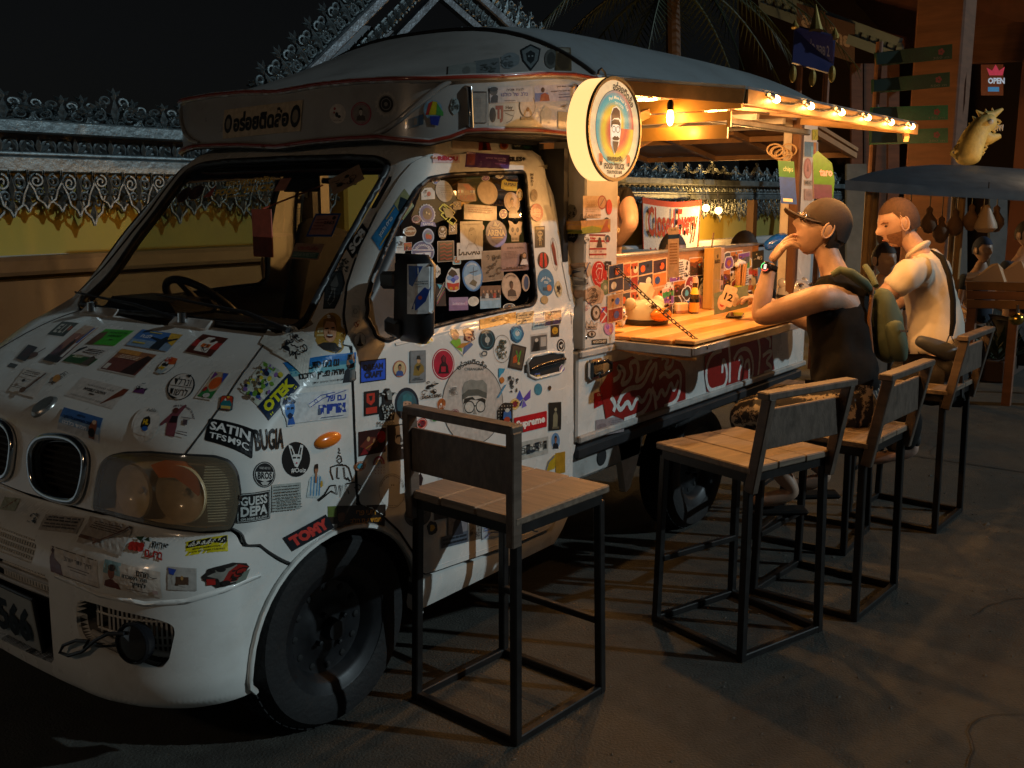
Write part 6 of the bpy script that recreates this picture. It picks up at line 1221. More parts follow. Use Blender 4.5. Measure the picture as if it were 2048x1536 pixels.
E_(100, 1320, 150, 285, 3, -12, [('P', [(-.55, -1), (-1, .35), (-.5, 1), (.5, 1), (1, .35), (.55, -1)], '#2a3238'), ('P', [(-.5, -.9), (-.85, .35), (-.42, .9), (.42, .9), (.85, .35), (.5, -.9)], '#3f4a50'), ('P', [(-.4, .3), (0, .8), (.4, .3), (.2, .0), (-.2, .0)], '#7a868a'), ('L', [(0, .2), (-.3, -.6), (.0, -.8), (.3, -.5), (.1, .1)], .05, '#9aa4a8')] + [('L', [(-.5, .2 - .2 * i), (.5, .1 - .2 * i)], .04, '#1a2024') for i in range(5)])
E_(1738, 508, 165, 280, 8, 2, [('R', -1, -1, 1, 1, '#2c2c26'), ('P', ell(.1, -.3, .38, .42, 16), '#a89c84'), ('P', [(-.4, .2), (-.6, .6), (-.2, .45), (.0, .85), (.15, .5), (.6, .7), (.45, .25), (.1, .05)], '#a89c84')] + [('L', [(-.3 + .2 * i, -.65), (0 + .2 * i, .05)], .03, '#2c2c26') for i in range(4)])
E_(1840, 745, 95, 120, 5, 0, doodle(114, 12, '#2a2a28', '#8a8478', 'B'))
E_(1850, 905, 100, 150, 5, 0, [('P', blob(29, 14, .3), '#161616')] + doodle(115, 6, '#a8a49c'))
# ---- cap and roof
sticker(525, 240, 158, 60, 6.5, -4, [('R', -1, -1, 1, 1, '#c0aa8c'), ('E', -.86, 0, .11, .66, '#1c1a18'), ('E', -.86, 0, .06, .38, '#8a7c66'), ('E', .86, .0, .12, .75, '#1c1a18'), ('E', .86, 0, .07, .44, '#8a7c66'), ('T', 'อร่อยติดล้อ', 0, .05, 1.42, 1.35, '#1c1a18', .05)], label='cream plate with the black Thai name of the food truck')
G = crop(480, 0, 2.926)
G(572, 665, 95, 115, 0, 0, [('E', 0, 0, 1, 1, '#cfc4b8'), ('E', -.1, -.1, .2, .25, '#2a2a2a'), ('E', .2, -.3, .22, .16, '#2a2a2a'), ('E', -.35, .5, .15, .15, '#a83a34'), ('E', -.4, .1, .12, .12, '#a83a34'), ('T', 'THE KITCHEN', 0, -.7, 1.0, .12, '#4a4440')])
G(710, 665, 120, 138, 0, 0, [('E', 0, 0, 1, 1, '#a83a54'), ('E', 0, 0, .9, .9, '#8a8078'), ('O', 0, 0, .8, .8, .04, '#a83a54')] + person_fig(0, .15, .6, '#c8beb2', '#26221f', '#4a4038'))
G(857, 610, 140, 162, 0, 0, [('P', [(cos(2 * pi * i / 32) * (1 if i % 2 else .8), sin(2 * pi * i / 32) * (1 if i % 2 else .8)) for i in range(32)], '#b5ada2'), ('E', 0, 0, .7, .7, '#9a9288'), ('E', 0, 0, .6, .6, '#211f1e'), ('O', 0, 0, .4, .4, .06, '#8a837a'), ('E', 0, 0, .16, .16, '#8a837a')])
G(1028, 712, 92, 60, 18, 0, [('R', -1, -1, 1, 1, '#5a7a90'), ('R', -.2, -.6, .2, .6, '#8a8078'), ('R', .5, -1, 1, 1, '#34506a')])
G(1135, 665, 122, 150, 0, 0, [('E', -.1, .3, .9, .75, '#7aa0b8'), ('P', [(-.8, -.1), (-.5, .8), (-.1, 1), (-.1, -.1)], '#b83a34'), ('P', [(-.5, -.1), (-.1, .95), (.3, .9), (.4, -.1)], '#c8b820'), ('P', [(.2, -.1), (.3, .8), (.9, .1), (.9, -.2)], '#4a9a4a'), ('P', [(-.4, -.2), (-.3, -.85), (.4, -.95), (.6, -.2)], '#2a3a9a')])
G(1258, 620, 62, 110, 3, 0, doodle(120, 12, '#4a4a44', '#98a4a4', 'B'))
G(1300, 420, 165, 72, 4, 0, [('R', -1, -1, 1, 1, '#8a8e8a'), ('E', .3, 0, .3, .6, '#70736f')])
G(1445, 395, 150, 90, 6, 0, doodle(121, 9, '#4a504e', '#70787a'))
G(1580, 355, 135, 120, 6, 0, [('P', blob(122, 12, .3), '#7c868a')] + doodle(123, 6, '#5a6264'))
G(1700, 340, 135, 165, 0, 0, [('P', [(-.9, .6), (0, .95), (.9, .6), (.7, -.2), (0, -1), (-.7, -.2)], '#23282a'), ('P', [(-.75, .5), (0, .8), (.75, .5), (.6, -.15), (0, -.8), (-.6, -.15)], '#6c7678'), ('P', [(-.4, .3), (0, .5), (.4, .3), (.3, -.2), (0, -.45), (-.3, -.2)], '#2a3032'), ('E', -.15, .1, .08, .06, '#8a9496'), ('E', .15, .1, .08, .06, '#8a9496')])
G(1820, 345, 95, 130, 4, 0, [('E', 0, 0, .8, .9, '#5a5c58'), ('E', 0, 0, .5, .6, '#3e403e')])
G(1893, 345, 92, 150, 3, 0, [('R', -1, -1, 1, 1, '#5c4c34'), ('P', blob(9), '#463a2a'), ('R', -.8, .5, .8, .9, '#8a8478')])
H_ = crop(880, 140, 6.827)
H_(520, 510, 225, 435, 0, 0, [('R', -1, -1, 1, 1, '#2a2622'), ('R', -.92, -.96, .92, .9, '#8a8680'), ('R', -1, .9, 1, 1, '#3a2c22')] + lines(-.6, .6, .0, .6, 8, '#7a766f', 2, .25))
H_(985, 335, 590, 215, 2, 0, [('R', -1, -1, 1, 1, '#a8a2a4'), ('P', [(-.98, -.95), (-.95, -.3), (-.8, .2), (-.66, -.1), (-.68, -.95)], '#2c2a2e'), ('E', -.84, .45, .16, .5, '#4a4440'), ('E', -.84, .75, .18, .3, '#1c1a1c'), ('T', 'לנצח תהיה'[::-1], .1, .62, .8, .35, '#2c2a40'), ('T', 'בלב של כולנו'[::-1], .1, .05, 1.25, .5, '#34308a'), ('R', -.4, -.8, .1, -.72, '#5a5660')])
H_(1555, 315, 530, 225, 3, 0, [('R', -1, -1, 1, 1, '#a6a0aa'), ('R', -.98, -.9, -.35, .1, '#5a6a9a'), ('P', [(-.75, -.9), (-.7, -.1), (-.5, .1), (-.3, -.2), (-.25, -.9)], '#8a4a34'), ('E', -.6, .45, .09, .32, '#3a2420'), ('T', 'תזכרו תמיד לחייך'[::-1], .5, .75, .8, .26, '#26222c', .02), ('T', 'או חייך על האמיתי'[::-1], .3, .2, 1.0, .26, '#26222c', .02), ('R', .2, -.25, .8, -.18, '#5a5468'), ('R', .2, -.6, .8, -.5, '#5a5468')])
H_(765, 605, 212, 315, 2, 0, [('R', -1, -1, 1, 1, '#b0aaa0'), ('E', -.45, -.05, .42, .66, '#2c2622'), ('T', 'TJ', .4, .0, 1.0, 1.5, '#7a2418', .08)])
H_(950, 600, 165, 300, 2, 0, [('P', [(-1, -.9), (-1, .95), (.95, .95), (1, .3), (.4, -.6), (-.4, -.95)], '#aca69c'), ('T', 'Hey', -.1, .55, 1.2, .4, '#2a2624', .06), ('R', -1, .25, .7, .36, '#4a2c1c'), ('L', [(-.8, .1), (0, -.1), (.6, -.2), (.2, -.6), (-.6, -.8)], .06, '#3a3430')])
H_(1190, 500, 225, 370, 0, 0, [('E', 0, .05, .95, .85, '#9c8c7c'), ('E', 0, .05, .88, .8, '#b8a494'), ('R', -.8, -1, .8, -.72, '#8a8078'), ('O', 0, .05, .95, .86, .03, '#3a2c24'), ('E', 0, -.2, .18, .18, '#8a6044')])
H_(1440, 620, 175, 270, 0, 0, [('P', [(-.8, -.9), (-.7, -.4), (-.9, .1), (-.6, .6), (-.1, 1), (.4, .8), (.9, .4), (.8, -.1), (.6, -.5), (.8, -.9), (.3, -.7), (-.4, -.7)], '#a39a8a')])
H_(1700, 690, 190, 235, -4, 0, [('R', -1, -1, 1, 1, '#a8926e')])
H_(1690, 500, 150, 150, -4, 0, doodle(125, 8, '#7a644a'))
# ---- windscreen
W_ = crop(100, 130, 2.793)
W_(1110, 652, 265, 52, 6, -18, [('T', 'ขอบคุณครับ', 0, 0, 1.95, 1.9, '#f4cc62', .03)])
W_(1085, 698, 330, 46, 6, -18, [('T', "FOOD 'TRUCK", 0, 0, 1.95, 1.8, '#f4cc62', .05)], label='yellow FOOD TRUCK lettering on the windscreen')
W_(1040, 733, 130, 15, 4, -18, [('T', 'CHIANGMAI', 0, 0, 1.9, 1.6, '#f4cc62', .03)])
W_(1302, 670, 62, 80, 6, -28, [('RR', .15, 1, '#b07a68')])
W_(898, 706, 48, 78, 8, -28, [('P', [(-1, -1), (.7, 1), (1, -.9)], '#a8584a')])
W_(752, 728, 60, 100, 0, -30, [('E', 0, 0, 1, 1, '#4c2c28'), ('E', 0, 0, .7, .7, '#2c2220')])
W_(820, 714, 90, 115, 0, -30, [('O', 0, 0, .95, .95, .05, '#8a6a50'), ('E', 0, 0, .8, .8, '#3a2a28')] + doodle(130, 6, '#6a4a40'))
W_(1655, 640, 195, 90, 28, 20, [('R', -1, -1, 1, 1, '#a88c74')] + doodle(131, 12, '#2a2422'))
W_(1530, 895, 145, 140, 0, -22, [('R', -1, -1, 1, 1, '#1d4c90'), ('R', -.86, -.84, .86, .84, '#a87a70'), ('T', '2563', .35, .2, .8, .3, '#1e1a1c', .04), ('E', .6, .6, .14, .16, '#2a2422')] + lines(-.7, .2, -.6, .6, 4, '#7a4440', 3, .3), label='blue-edged tax disc reading 2563')
W_(1437, 1042, 160, 95, -3, -24, [('R', -1, -1, 1, 1, '#9a7a66'), ('R', -.9, -.85, .9, -.1, '#3e6a60'), ('T', 'ประกันภัย', 0, .4, 1.4, .5, '#8a2a2a', .03)] + lines(-.8, .8, -.8, -.2, 3, '#c8c4b0', 3, .2))
# ---- front post of the bar
J = crop(1120, 400, 4.266)
J(268, 60, 150, 190, 0, 0, [('R', -1, -1, 1, 1, '#d8b490')] + lines(-.6, .6, -.3, .6, 7, '#b08a60', 12, .5) + lines(-.8, .7, -.85, -.6, 1, '#8a6440', 2))
J(355, 20, 75, 120, 0, 0, [('E', 0, 0, 1, 1, '#a03a2a'), ('E', 0, 0, .8, .8, '#c89a80'), ('L', [(-.5, -.5), (.5, .6)], .12, '#3a3a60')])
J(415, 60, 50, 130, 0, 0, [('E', 0, 0, 1, 1, '#d83a2a')])
J(290, 225, 270, 110, 4, 0, [('R', -1, -1, 1, 1, '#c8901c'), ('R', -1, .1, 1, 1, '#b8824a'), ('P', [(-1, -1), (-1, -.2), (-.2, .1), (.4, -.3), (.4, -1)], '#8a8a2a'), ('P', [(.3, -1), (.5, -.2), (.7, .9), (.85, .8), (.8, -.1), (1, -1)], '#a8502a')])
J(322, 395, 145, 205, 0, 0, [('R', -1, -1, 1, 1, '#e0c8b0'), ('R', -1, .85, .95, 1, '#8a1a1a'), ('R', -1, .35, 1, .52, '#b02a20'), ('R', -1, -.28, 1, -.14, '#a82a20'), ('R', -1, -.75, 1, -.6, '#a82a20'), ('T', 'Hey', -.6, .65, .7, .28, '#b81c1c', .05), ('P', [(-.2, -.1), (.1, .75), (.3, .7), (.5, -.1)], '#3a2420'), ('T', 'LET IT BE', 0, -.42, .9, .16, '#a82a20')])
J(215, 430, 75, 190, 0, 0, doodle(141, 18, '#2a221e'))
J(225, 600, 90, 150, 0, 0, [('L', [(-.8, -.8), (.0, .2), (.7, .9)], .24, '#4a5a78'), ('P', blob(8), '#c8a888'), ('L', [(-.6, -.8), (.4, .8)], .2, '#44587a'), ('L', [(.3, -.9), (-.3, .2)], .12, '#3a3230')])
J(333, 635, 140, 240, 0, 3, [('E', 0, 0, 1, 1, '#e0b8a0'), ('E', 0, 0, .93, .94, '#c8201c'), ('L', [(-.35, .5), (-.2, .75), (.2, .78), (.4, .5), (.2, -.3), (.0, .2), (-.2, -.35), (-.4, .2), (-.1, .45), (.35, .4)], .07, '#eccab8'), ('TA', 'KITCHEN', 0, .1, .62, .72, 215, 325, .2, '#eccab8')])
J(382, 745, 78, 130, 0, 0, [('E', 0, 0, 1, 1, '#6a7a4a'), ('E', 0, 0, .6, .6, '#8a8a68'), ('E', 0, 0, .3, .3, '#c8b890')])
J(290, 815, 195, 190, 0, 0, [('P', blob(142, 14, .25), '#c8a484'), ('P', [(x * .7, y * .7) for x, y in blob(143, 12, .3)], '#a88868')] + doodle(144, 14, '#5a4434'))
J(230, 910, 70, 110, 0, 0, doodle(145, 7, '#b85a6a'))
J(303, 962, 76, 132, 0, 0, [('E', 0, 0, 1, 1, '#3a3430'), ('E', 0, 0, .72, .72, '#cbb49c'), ('E', 0, 0, .25, .25, '#3a3430')])
J(396, 975, 112, 135, 12, 0, [('R', -1, -1, 1, 1, '#c83a3a'), ('L', [(-1, -1), (1, 1)], .2, '#e8e0d8'), ('L', [(-1, 1), (1, -1)], .2, '#e8e0d8'), ('P', [(-.9, .2), (-.2, .8), (-.6, .9)], '#3a4aa8'), ('P', [(.2, -.9), (.9, -.2), (.8, -.8)], '#d8a030')])
J(268, 1110, 110, 170, 0, 0, [('P', [(-.9, .2), (-.8, .9), (-.4, .5), (0, 1), (.4, .5), (.9, .8), (.8, .1)], '#c8b8a4'), ('L', [(-.9, .2), (-.8, .9), (-.4, .5), (0, 1), (.4, .5), (.9, .8), (.8, .1), (-.9, .1)], .06, '#2a2420'), ('T', 'MAIS', 0, .3, 1.2, .25, '#2a2420', .03), ('E', 0, -.4, .65, .35, '#2a2420'), ('E', 0, -.4, .5, .24, '#c8b8a4'), ('E', 0, -.4, .18, .2, '#2a2420'), ('L', [(-.7, -.2), (-.9, .0)], .06, '#2a2420')])
J(414, 1095, 82, 115, 0, 0, [('E', 0, 0, 1, 1, '#b878a8'), ('E', -.2, .2, .4, .3, '#8a5ab0'), ('E', .3, -.3, .3, .3, '#d88a70')])
J(335, 1208, 128, 42, 4, 0, [('R', -1, -1, 1, 1, '#1c1815'), ('T', 'NIGHTSHIFT', 0, 0, 1.8, 1.2, '#e0c8a8', .04)])
for i, (x, y) in enumerate(((230, 330), (400, 330), (405, 560), (215, 700), (420, 660), (200, 150), (395, 180))): J(x, y, 55, 75, 0, 0, rand_st(600 + i))
# ---- back board of the bar: photo strips, cards and labels
r = random.Random(5)
for ix in range(7):
    for iz in range(2):
        x = 3.60 + ix * .062; z = 1.055 + iz * .125; p = V3((x, YB, z)) - EYE; zc = p.dot(FWD); px_, py_ = 1024 + FPX * p.dot(RGT) / zc, 768 - FPX * p.dot(UPV) / zc
        sticker(px_, py_, 32, 56, 13, 0, [('R', -1, -1, 1, 1, '#d8b48a'), ('R', -.9, .05, .9, .93, r.choice(['#3a2a34', '#a84a2a', '#b88a5a', '#2a3448'])), ('R', -.9, -.93, .9, -.05, r.choice(['#c8a070', '#3a3a44', '#8a2a20', '#c87a3a'])), ('E', r.uniform(-.4, .4), .45, .3, .25, r.choice(['#d8602a', '#e0c8a0', '#3a6ab0'])), ('E', r.uniform(-.4, .4), -.5, .35, .28, r.choice(['#c83a2a', '#e8d8b8', '#2a4a80'])), ('E', r.uniform(-.4, .4), .6, .14, .12, '#1c1614')], lift=.0012)
k = 0
for ix in range(30):
    x = 4.03 + ix * .038 + r.uniform(-.01, .01); z = 1.025 + (k % 3) * .082 + r.uniform(-.01, .01); k += 1
    p = V3((x, YB, z)) - EYE; zc = p.dot(FWD); px_, py_ = 1024 + FPX * p.dot(RGT) / zc, 768 - FPX * p.dot(UPV) / zc
    sticker(px_, py_, r.uniform(20, 30), r.uniform(30, 46), r.uniform(0, 20), 0, rand_st(700 + ix) if ix % 4 else scene_pic(800 + ix, ('#c87a3a', '#6a3420', '#2a1c18')), lift=.001)
for ix in range(12):
    x = 4.06 + ix * .09; z = 1.07 + (ix % 2) * .12; p = V3((x, YB, z)) - EYE; zc = p.dot(FWD); px_, py_ = 1024 + FPX * p.dot(RGT) / zc, 768 - FPX * p.dot(UPV) / zc
    sticker(px_, py_, 24, 34, 12, 0, rand_st(830 + ix), lift=.0022)
# ---- rear post
K_ = crop(1500, 150, 5.688)
K_(690, 848, 165, 185, -4, 0, bord('#4a7a98', '#d8c8b8') + [('R', .35, -.9, .75, .9, '#c87a2a'), ('R', .0, -.9, .3, .4, '#6ab0c0'), ('R', .3, -.9, .5, .0, '#b8302a')])
K_(655, 1062, 88, 235, 0, 0, [('E', 0, 0, 1, 1, '#c87a70'), ('O', 0, 0, .85, .88, .03, '#8a3a34'), ('P', [(-.3, -.3), (0, .5), (.3, -.3)], '#7a3028')])
K_(660, 1225, 86, 62, -3, 0, [('R', -1, -1, 1, 1, '#b8a090'), ('T', 'MEAT', 0, 0, 1.7, 1.3, '#2a2420', .05)])
K_(660, 1360, 92, 130, -3, 0, [('R', -1, -1, 1, 1, '#d0a898'), ('R', -.9, -.9, .9, .9, '#c09a8c')] + lines(-.6, .6, -.3, .6, 4, '#8a6a60', 3, .2))
K_(735, 680, 62, 120, 0, 0, [('R', -1, -1, 1, 1, '#c8b828'), ('L', [(-.5, -.8), (.3, .0), (-.2, .8)], .2, '#5a7a20')])
K_(738, 1200, 55, 420, 0, 0, [('R', -1, -1, 1, 1, '#c07a4a'), ('E', 0, .6, .7, .08, '#d89a6a'), ('E', 0, .3, .7, .08, '#d89a6a')])
# ---- printed side gate: two red graffiti pieces with white outlines, drawn on the flat sheet
def gate_art(red, whites, wd):
    C0 = V3((4.2, YG, .775)); n_ = V3((0, -1, 0)); mb = MB()
    def mp(q): return plane_hit(1120 + q[0] / 4.152, 640 + q[1] / 4.152, C0, n_)
    def two(q): p = mp(q); return (p.x, max(.632, min(.924, p.z)))
    for k, (poly, col) in enumerate(red):
        v, f = tess([two(q) for q in poly], .05, 1, 1); mb.add([V3((x, YG - .0010 - .0001 * k, z)) for x, z in v], f, 0, srgb(col))
    for k, pl in enumerate(whites):
        P = [two(q) for q in pl]; P = chai(P, 2, False); v, f = stroke(P, wd, 1.0); mb.add([V3((x, YG - .0018 - .00005 * k, z)) for x, z in v], f, 0, srgb('#e4e0d8'))
    o = mb.build('gate_print', PRINT, truck); return o
gate_art([([(330, 560), (380, 480), (430, 350), (480, 340), (540, 330), (600, 300), (660, 340), (730, 330), (800, 320), (860, 290), (930, 290), (950, 330), (1000, 350), (1040, 420), (1040, 700), (1000, 800), (850, 860), (620, 890), (530, 895), (440, 790), (380, 820), (360, 700)], '#9c2018')],
         [[(440, 500), (480, 480), (500, 430), (470, 380), (520, 400), (540, 450), (500, 540), (560, 520), (600, 440), (570, 360), (640, 330), (650, 430), (620, 520), (690, 470), (720, 380), (760, 330)],
          [(480, 690), (520, 600), (590, 560), (660, 560), (700, 520), (740, 430), (800, 340), (790, 450), (760, 520)],
          [(840, 320), (870, 300), (900, 340), (870, 370), (880, 410), (930, 380), (940, 300)], [(820, 480), (870, 430), (900, 480), (960, 420), (1000, 440), (1000, 560), (960, 690), (860, 790)],
          [(470, 700), (500, 760), (560, 660), (590, 760), (640, 620), (680, 700), (740, 560), (760, 640), (700, 760), (620, 840), (530, 840)],
          [(760, 560), (800, 680), (840, 560), (870, 650), (920, 500), (940, 600), (980, 500)], [(780, 600), (790, 700), (795, 820)], [(440, 760), (460, 700), (420, 640)]], .021)
gate_art([([(1200, 300), (1250, 260), (1400, 220), (1480, 150), (1660, 110), (1760, 100), (1760, 250), (1780, 420), (1740, 480), (1640, 500), (1500, 540), (1390, 580), (1290, 625), (1220, 600), (1200, 450)], '#9c2018')],
         [[(1340, 250), (1260, 280), (1215, 380), (1210, 500), (1240, 600), (1310, 600), (1370, 560), (1390, 430), (1350, 300), (1345, 440)], [(1400, 220), (1410, 350), (1405, 520)],
          [(1440, 330), (1480, 250), (1560, 230), (1600, 330), (1600, 470), (1560, 520)], [(1480, 330), (1500, 300), (1520, 350), (1490, 400), (1480, 500)], [(1530, 400), (1540, 340), (1570, 330), (1570, 470)],
          [(1640, 140), (1660, 250), (1650, 400), (1640, 480)], [(1680, 300), (1740, 250), (1760, 280), (1700, 350), (1750, 380), (1750, 440), (1690, 480)], [(1700, 130), (1745, 160), (1740, 230)]], .021)
X_ = crop(1120, 640, 4.152)
X_(425, 640, 290, 150, 11, 0, [('P', [(-1, -.9), (-1, .8), (1, 1), (.95, .0), (.2, -.2)], '#a81218'), ('T', 'OLDTOWN KITCHEN', -.05, .55, 1.6, .35, '#d8c8c4', .03), ('T', 'STREET FOOD', .0, .1, 1.2, .28, '#d8c8c4', .03), ('T', 'SINCE 2563', .15, -.3, .6, .16, '#d8c8c4'), ('P', [(.7, -.9), (.68, .3), (.8, .95), (.95, .3), (1, -.9)], '#1c1c1a')])
X_(412, 880, 235, 135, 10, 0, [('R', -1, -1, 1, 1, '#a89898'), ('E', -.6, .1, .35, .4, '#8a7a7c')] + lines(-.1, .8, .1, .7, 3, '#857478', 2, .3))
# number plate
plt = MB(); plt.box((1.262, 2.78, .362), (.012, .44, .17), bev=.004, M=Matrix.Rotation(radians(-6), 3, 'Y'))
pl_ = plt.build('number_plate', mat('plate_white', (.32, .34, .33), .4, noise=.15), truck)
MB().tube([(1.250, 2.55, .445), (1.250, 3.01, .445), (1.268, 3.01, .272), (1.268, 2.55, .272)], .006, n=6, closed=True).build('plate_frame', M_BLK, pl_)
mb = MB(); tv, tf, ta = text2d('กร 3566', .04)
mb.add([V3((1.2535 - y * .012 * -1, 2.78 - x * .40 * 1.0, .360 + y * .10)) for x, y in tv], tf, 0, srgb('#10181c'))
mb.v = [(x - (.362 - z) * -.105 - .003, y, z) for x, y, z in mb.v]
mb.build('plate_text', PRINT, pl_)
# mirror card
sticker(838, 578, 54, 100, 2, 0, [('R', -1, -1, 1, 1, '#f4f8f8'), ('P', [(-.9, .95), (.3, .9), (-.1, .5), (-.5, .1), (-.85, .2)], '#2a5ab0'), ('P', [(-.6, -.8), (-.2, -.3), (.4, .05), (.9, .1), (.5, -.5), (-.2, -.85)], '#2a4a9c'), ('E', .1, -.35, .15, .08, '#c85a4a')] + lines(-.3, .7, .15, .35, 2, '#6a7880', 3, .3), name='sticker',
        bvh=BVHTree.FromPolygons([tuple(v.co) for v in mo.data.vertices], [tuple(p.vertices) for p in mo.data.polygons]), parent=mo, lift=.001) if True else None
# ---- face of the round sign
def sign_face():
    mb = MB(); y = SG.y - .0135
    def add(vs, fs, col, k, gl=1): mb.add([V3((x * (1.3 if 3 <= k <= 9 and gl == 2 else 1) * R_ * .96, y - .0004 * k - SG.y, z * R_ * .96)) for x, z in vs], fs, 0, srgb(col))
    def fan(P): return P, [tuple(range(len(P)))]
    add(*fan(ell(0, 0, 1, 1, 64)), '#f0cf9c', 0)
    add(*fan(ell(0, .03, .755, .755, 64)), '#3a3020', 1)
    rings = ['#c8453a', '#b08a78', '#3c9aa0', '#5aa8a0', '#d8b040', '#e0c030', '#d87a34', '#c8453a', '#d86a3a', '#c8503a']
    n = 72                                                    # spiral bands like the tie-dye print
    for i in range(16):
        r0, r1 = .745 * (1 - i / 16), .745 * (1 - (i + 1) / 16)
        for j in range(n):
            a0, a1 = 2 * pi * j / n, 2 * pi * (j + 1) / n; ph = (i / 16 * 7 + (j / n) * 4.5) % 9.99
            c0, c1 = srgb(rings[int(ph)]), srgb(rings[(int(ph) + 1) % 10]); t = ph % 1; cc = tuple(c0[q] * (1 - t) + c1[q] * t for q in range(3))
            mb.add([V3((r * cos(a) * R_ * .96, y - .0004 * 2 - SG.y, (.03 + r * sin(a)) * R_ * .96)) for r, a in ((r0, a0), (r0, a1), (r1, a1), (r1, a0))], [(0, 1, 2, 3)], 0, cc)
    # long bearded cap-and-glasses head, the truck's own logo
    add(*fan([(x * 1.0, z) for x, z in [(-.02, -.52), (-.17, -.3), (-.2, .0), (-.2, .25), (-.12, .42), (.03, .47), (.17, .42), (.24, .22), (.22, -.05), (.16, -.3)]]), '#f6e2c0', 3)
    add(*fan([(-.17, .15), (-.17, .3), (-.08, .42), (.04, .44), (.16, .38), (.2, .2), (.12, .24), (-.06, .22)]), '#4c2c20', 4)
    add(*fan([(-.18, .02), (-.17, .15), (-.05, .2), (.12, .2), (.2, .12), (.19, .0), (.1, .1), (-.08, .1)]), '#3a2018', 5)
    add(*fan([(-.15, .0), (-.12, .09), (.14, .09), (.18, .0), (.15, -.2), (-.13, -.2)]), '#fff2d8', 6)
    for cx in (-.07, .09): add(*stroke(ell(cx, .0, .07, .06, 16), .014, 1, True), '#3a2018', 7)
    add(*fan([(-.14, -.18), (-.03, -.13), (.02, -.15), (.08, -.13), (.16, -.18), (.1, -.22), (-.08, -.22)]), '#3a1c14', 8)
    add(*fan([(-.12, -.24), (.12, -.24), (.07, -.4), (-.02, -.5), (-.09, -.38)]), '#3a1c14', 9)
    def arc(t, r, a0, a1, h, col, k):
        tv, tf, ta = text2d(t, .03); vs = []
        for x, yv in tv:
            an = radians(a0 + (a1 - a0) * (x + .5)); rr = r + yv * h * (1 if r > 0 else 1); vs.append((rr * cos(an), rr * sin(an)))
        add(vs, tf, col, k)
    arc('อร่อยติดล้อ', .865, 98, 36, .17, '#2a1a12', 3); arc('Pad Mee Hoi Tod', .64, 115, 40, .07, '#f0d8b0', 4); arc('THAI FOOD', .53, 95, 55, .06, '#f0d8b0', 4)
    for t, z, w, h in (('ขอบคุณครับ', -.60, .60, .15), ("FOOD 'TRUCK", -.745, .82, .13), ('THAI FOOD BAR', -.865, .62, .075)):
        tv, tf, ta = text2d(t, .05); add([(x * w, z + q * h) for x, q in tv], tf, '#2a1a12', 5)
    for s_ in (-1, 1):
        add(*fan([(s_ * .55 - .07, -.68), (s_ * .55 + .07, -.68), (s_ * .55 + .07, -.56), (s_ * .55 + .02, -.5), (s_ * .55 - .07, -.5)]), '#c8602a', 6)
        add(*fan(ell(s_ * .55, -.7, .045, .045, 12)), '#2a1a12', 7)
    add(*fan(ell(0, -.945, .022, .03, 10)), '#4a3020', 6)
    return mb.build('printed_face', print_mat('lit_print', .6, emit=.5, coat=0), sign)
sign_face()
# ============================================================ bar stools
M_WOOD = mat('stool_wood', (.105, .075, .055), .5, noise=.5, nscale=5, stretch=(9, .6, 4), bump=.12, bscale=25, dirt=(.06, .035, .02), dirt_amt=.6, dscale=6)
M_WOOD2 = mat('stool_seat_wood', (.155, .115, .082), .5, noise=.5, nscale=6, stretch=(1, 9, 9), bump=.1, bscale=25, dirt=(.12, .075, .04), dirt_amt=.6, dscale=5)
M_IRON = mat('black_iron', (.022, .020, .019), .42, metal=.5, noise=.3, nscale=20)
def make_stool(lean=.06, rw=.225):
    t = thing('bar_stool', 'x', 'bar stool', (0, 0, 0), 0, 'wooden bar stools with black iron frames along the counter')
    hs, hf, zt = .19, .20, .64
    for sx in (-1, 1):
        for sy in (-1, 1): MB().bar((sx * hf, sy * hf, .0), (sx * hs, sy * hs, zt - .02), .026, bev=.003).build('leg', M_IRON, t)
        MB().bar((sx * hf, -hf, .013), (sx * hf, hf, .013), .024, bev=.003).build('foot_rail', M_IRON, t)
        MB().bar((-hf, sx * hf, .013), (hf, sx * hf, .013), .024, bev=.003).build('foot_rail', M_IRON, t)
        MB().bar((sx * hs, -hs, zt - .015), (sx * hs, hs, zt - .015), .025, .03).build('seat_frame', M_IRON, t); MB().bar((-hs, sx * hs, zt - .015), (hs, sx * hs, zt - .015), .025, .03).build('seat_frame', M_IRON, t)
        MB().bar((sx * .196, -.205, zt - .06), (sx * .200, -.205 - lean, .90), .028, .038, up=(0, 1, 0), bev=.003).build('back_post', M_WOOD, t)
        for z in (.79, .86): MB().ball((sx * .18, -.186 - (z - .66) * lean * 4, z), (.005, .003, .005), 8, 4).build('screw', M_CHROME, t)
    MB().bar((-hs, hs, .24), (hs, hs, .24), .022, bev=.003).build('footrest', M_IRON, t)
    for i, (a, b) in enumerate(((-.212, -.078), (-.075, .062), (.065, .212))): MB().box(((a + b) / 2, .0, zt + .013 + .001 * (i % 2)), (b - a, .43, .024), bev=.004).build('seat_board', M_WOOD2, t)
    MB().bar((-.185, -.208 - lean / 2, .79), (.185, -.208 - lean / 2, .79), .016, .13, bev=.003).build('backrest', M_WOOD, t)
    MB().bar((-rw, -.2 - lean, .905), (rw, -.2 - lean, .905), .05, .024, bev=.004).build('top_rail', M_WOOD, t)
    return t
spots = [(2.275, 1.725, -94, 'empty bar stool nearest the front wheel, turned sideways against the door'), (3.17, 1.385, -17, 'empty bar stool with light falling across its seat, left of the seated people'),
         (3.68, 1.25, -3, 'bar stool under the man in the black tank top'), (4.31, 1.54, 4, 'bar stool half hidden in the shadow between the two seated men'), (4.87, 1.285, -2, 'bar stool under the man in the pale shirt, farthest right')]
stool = None
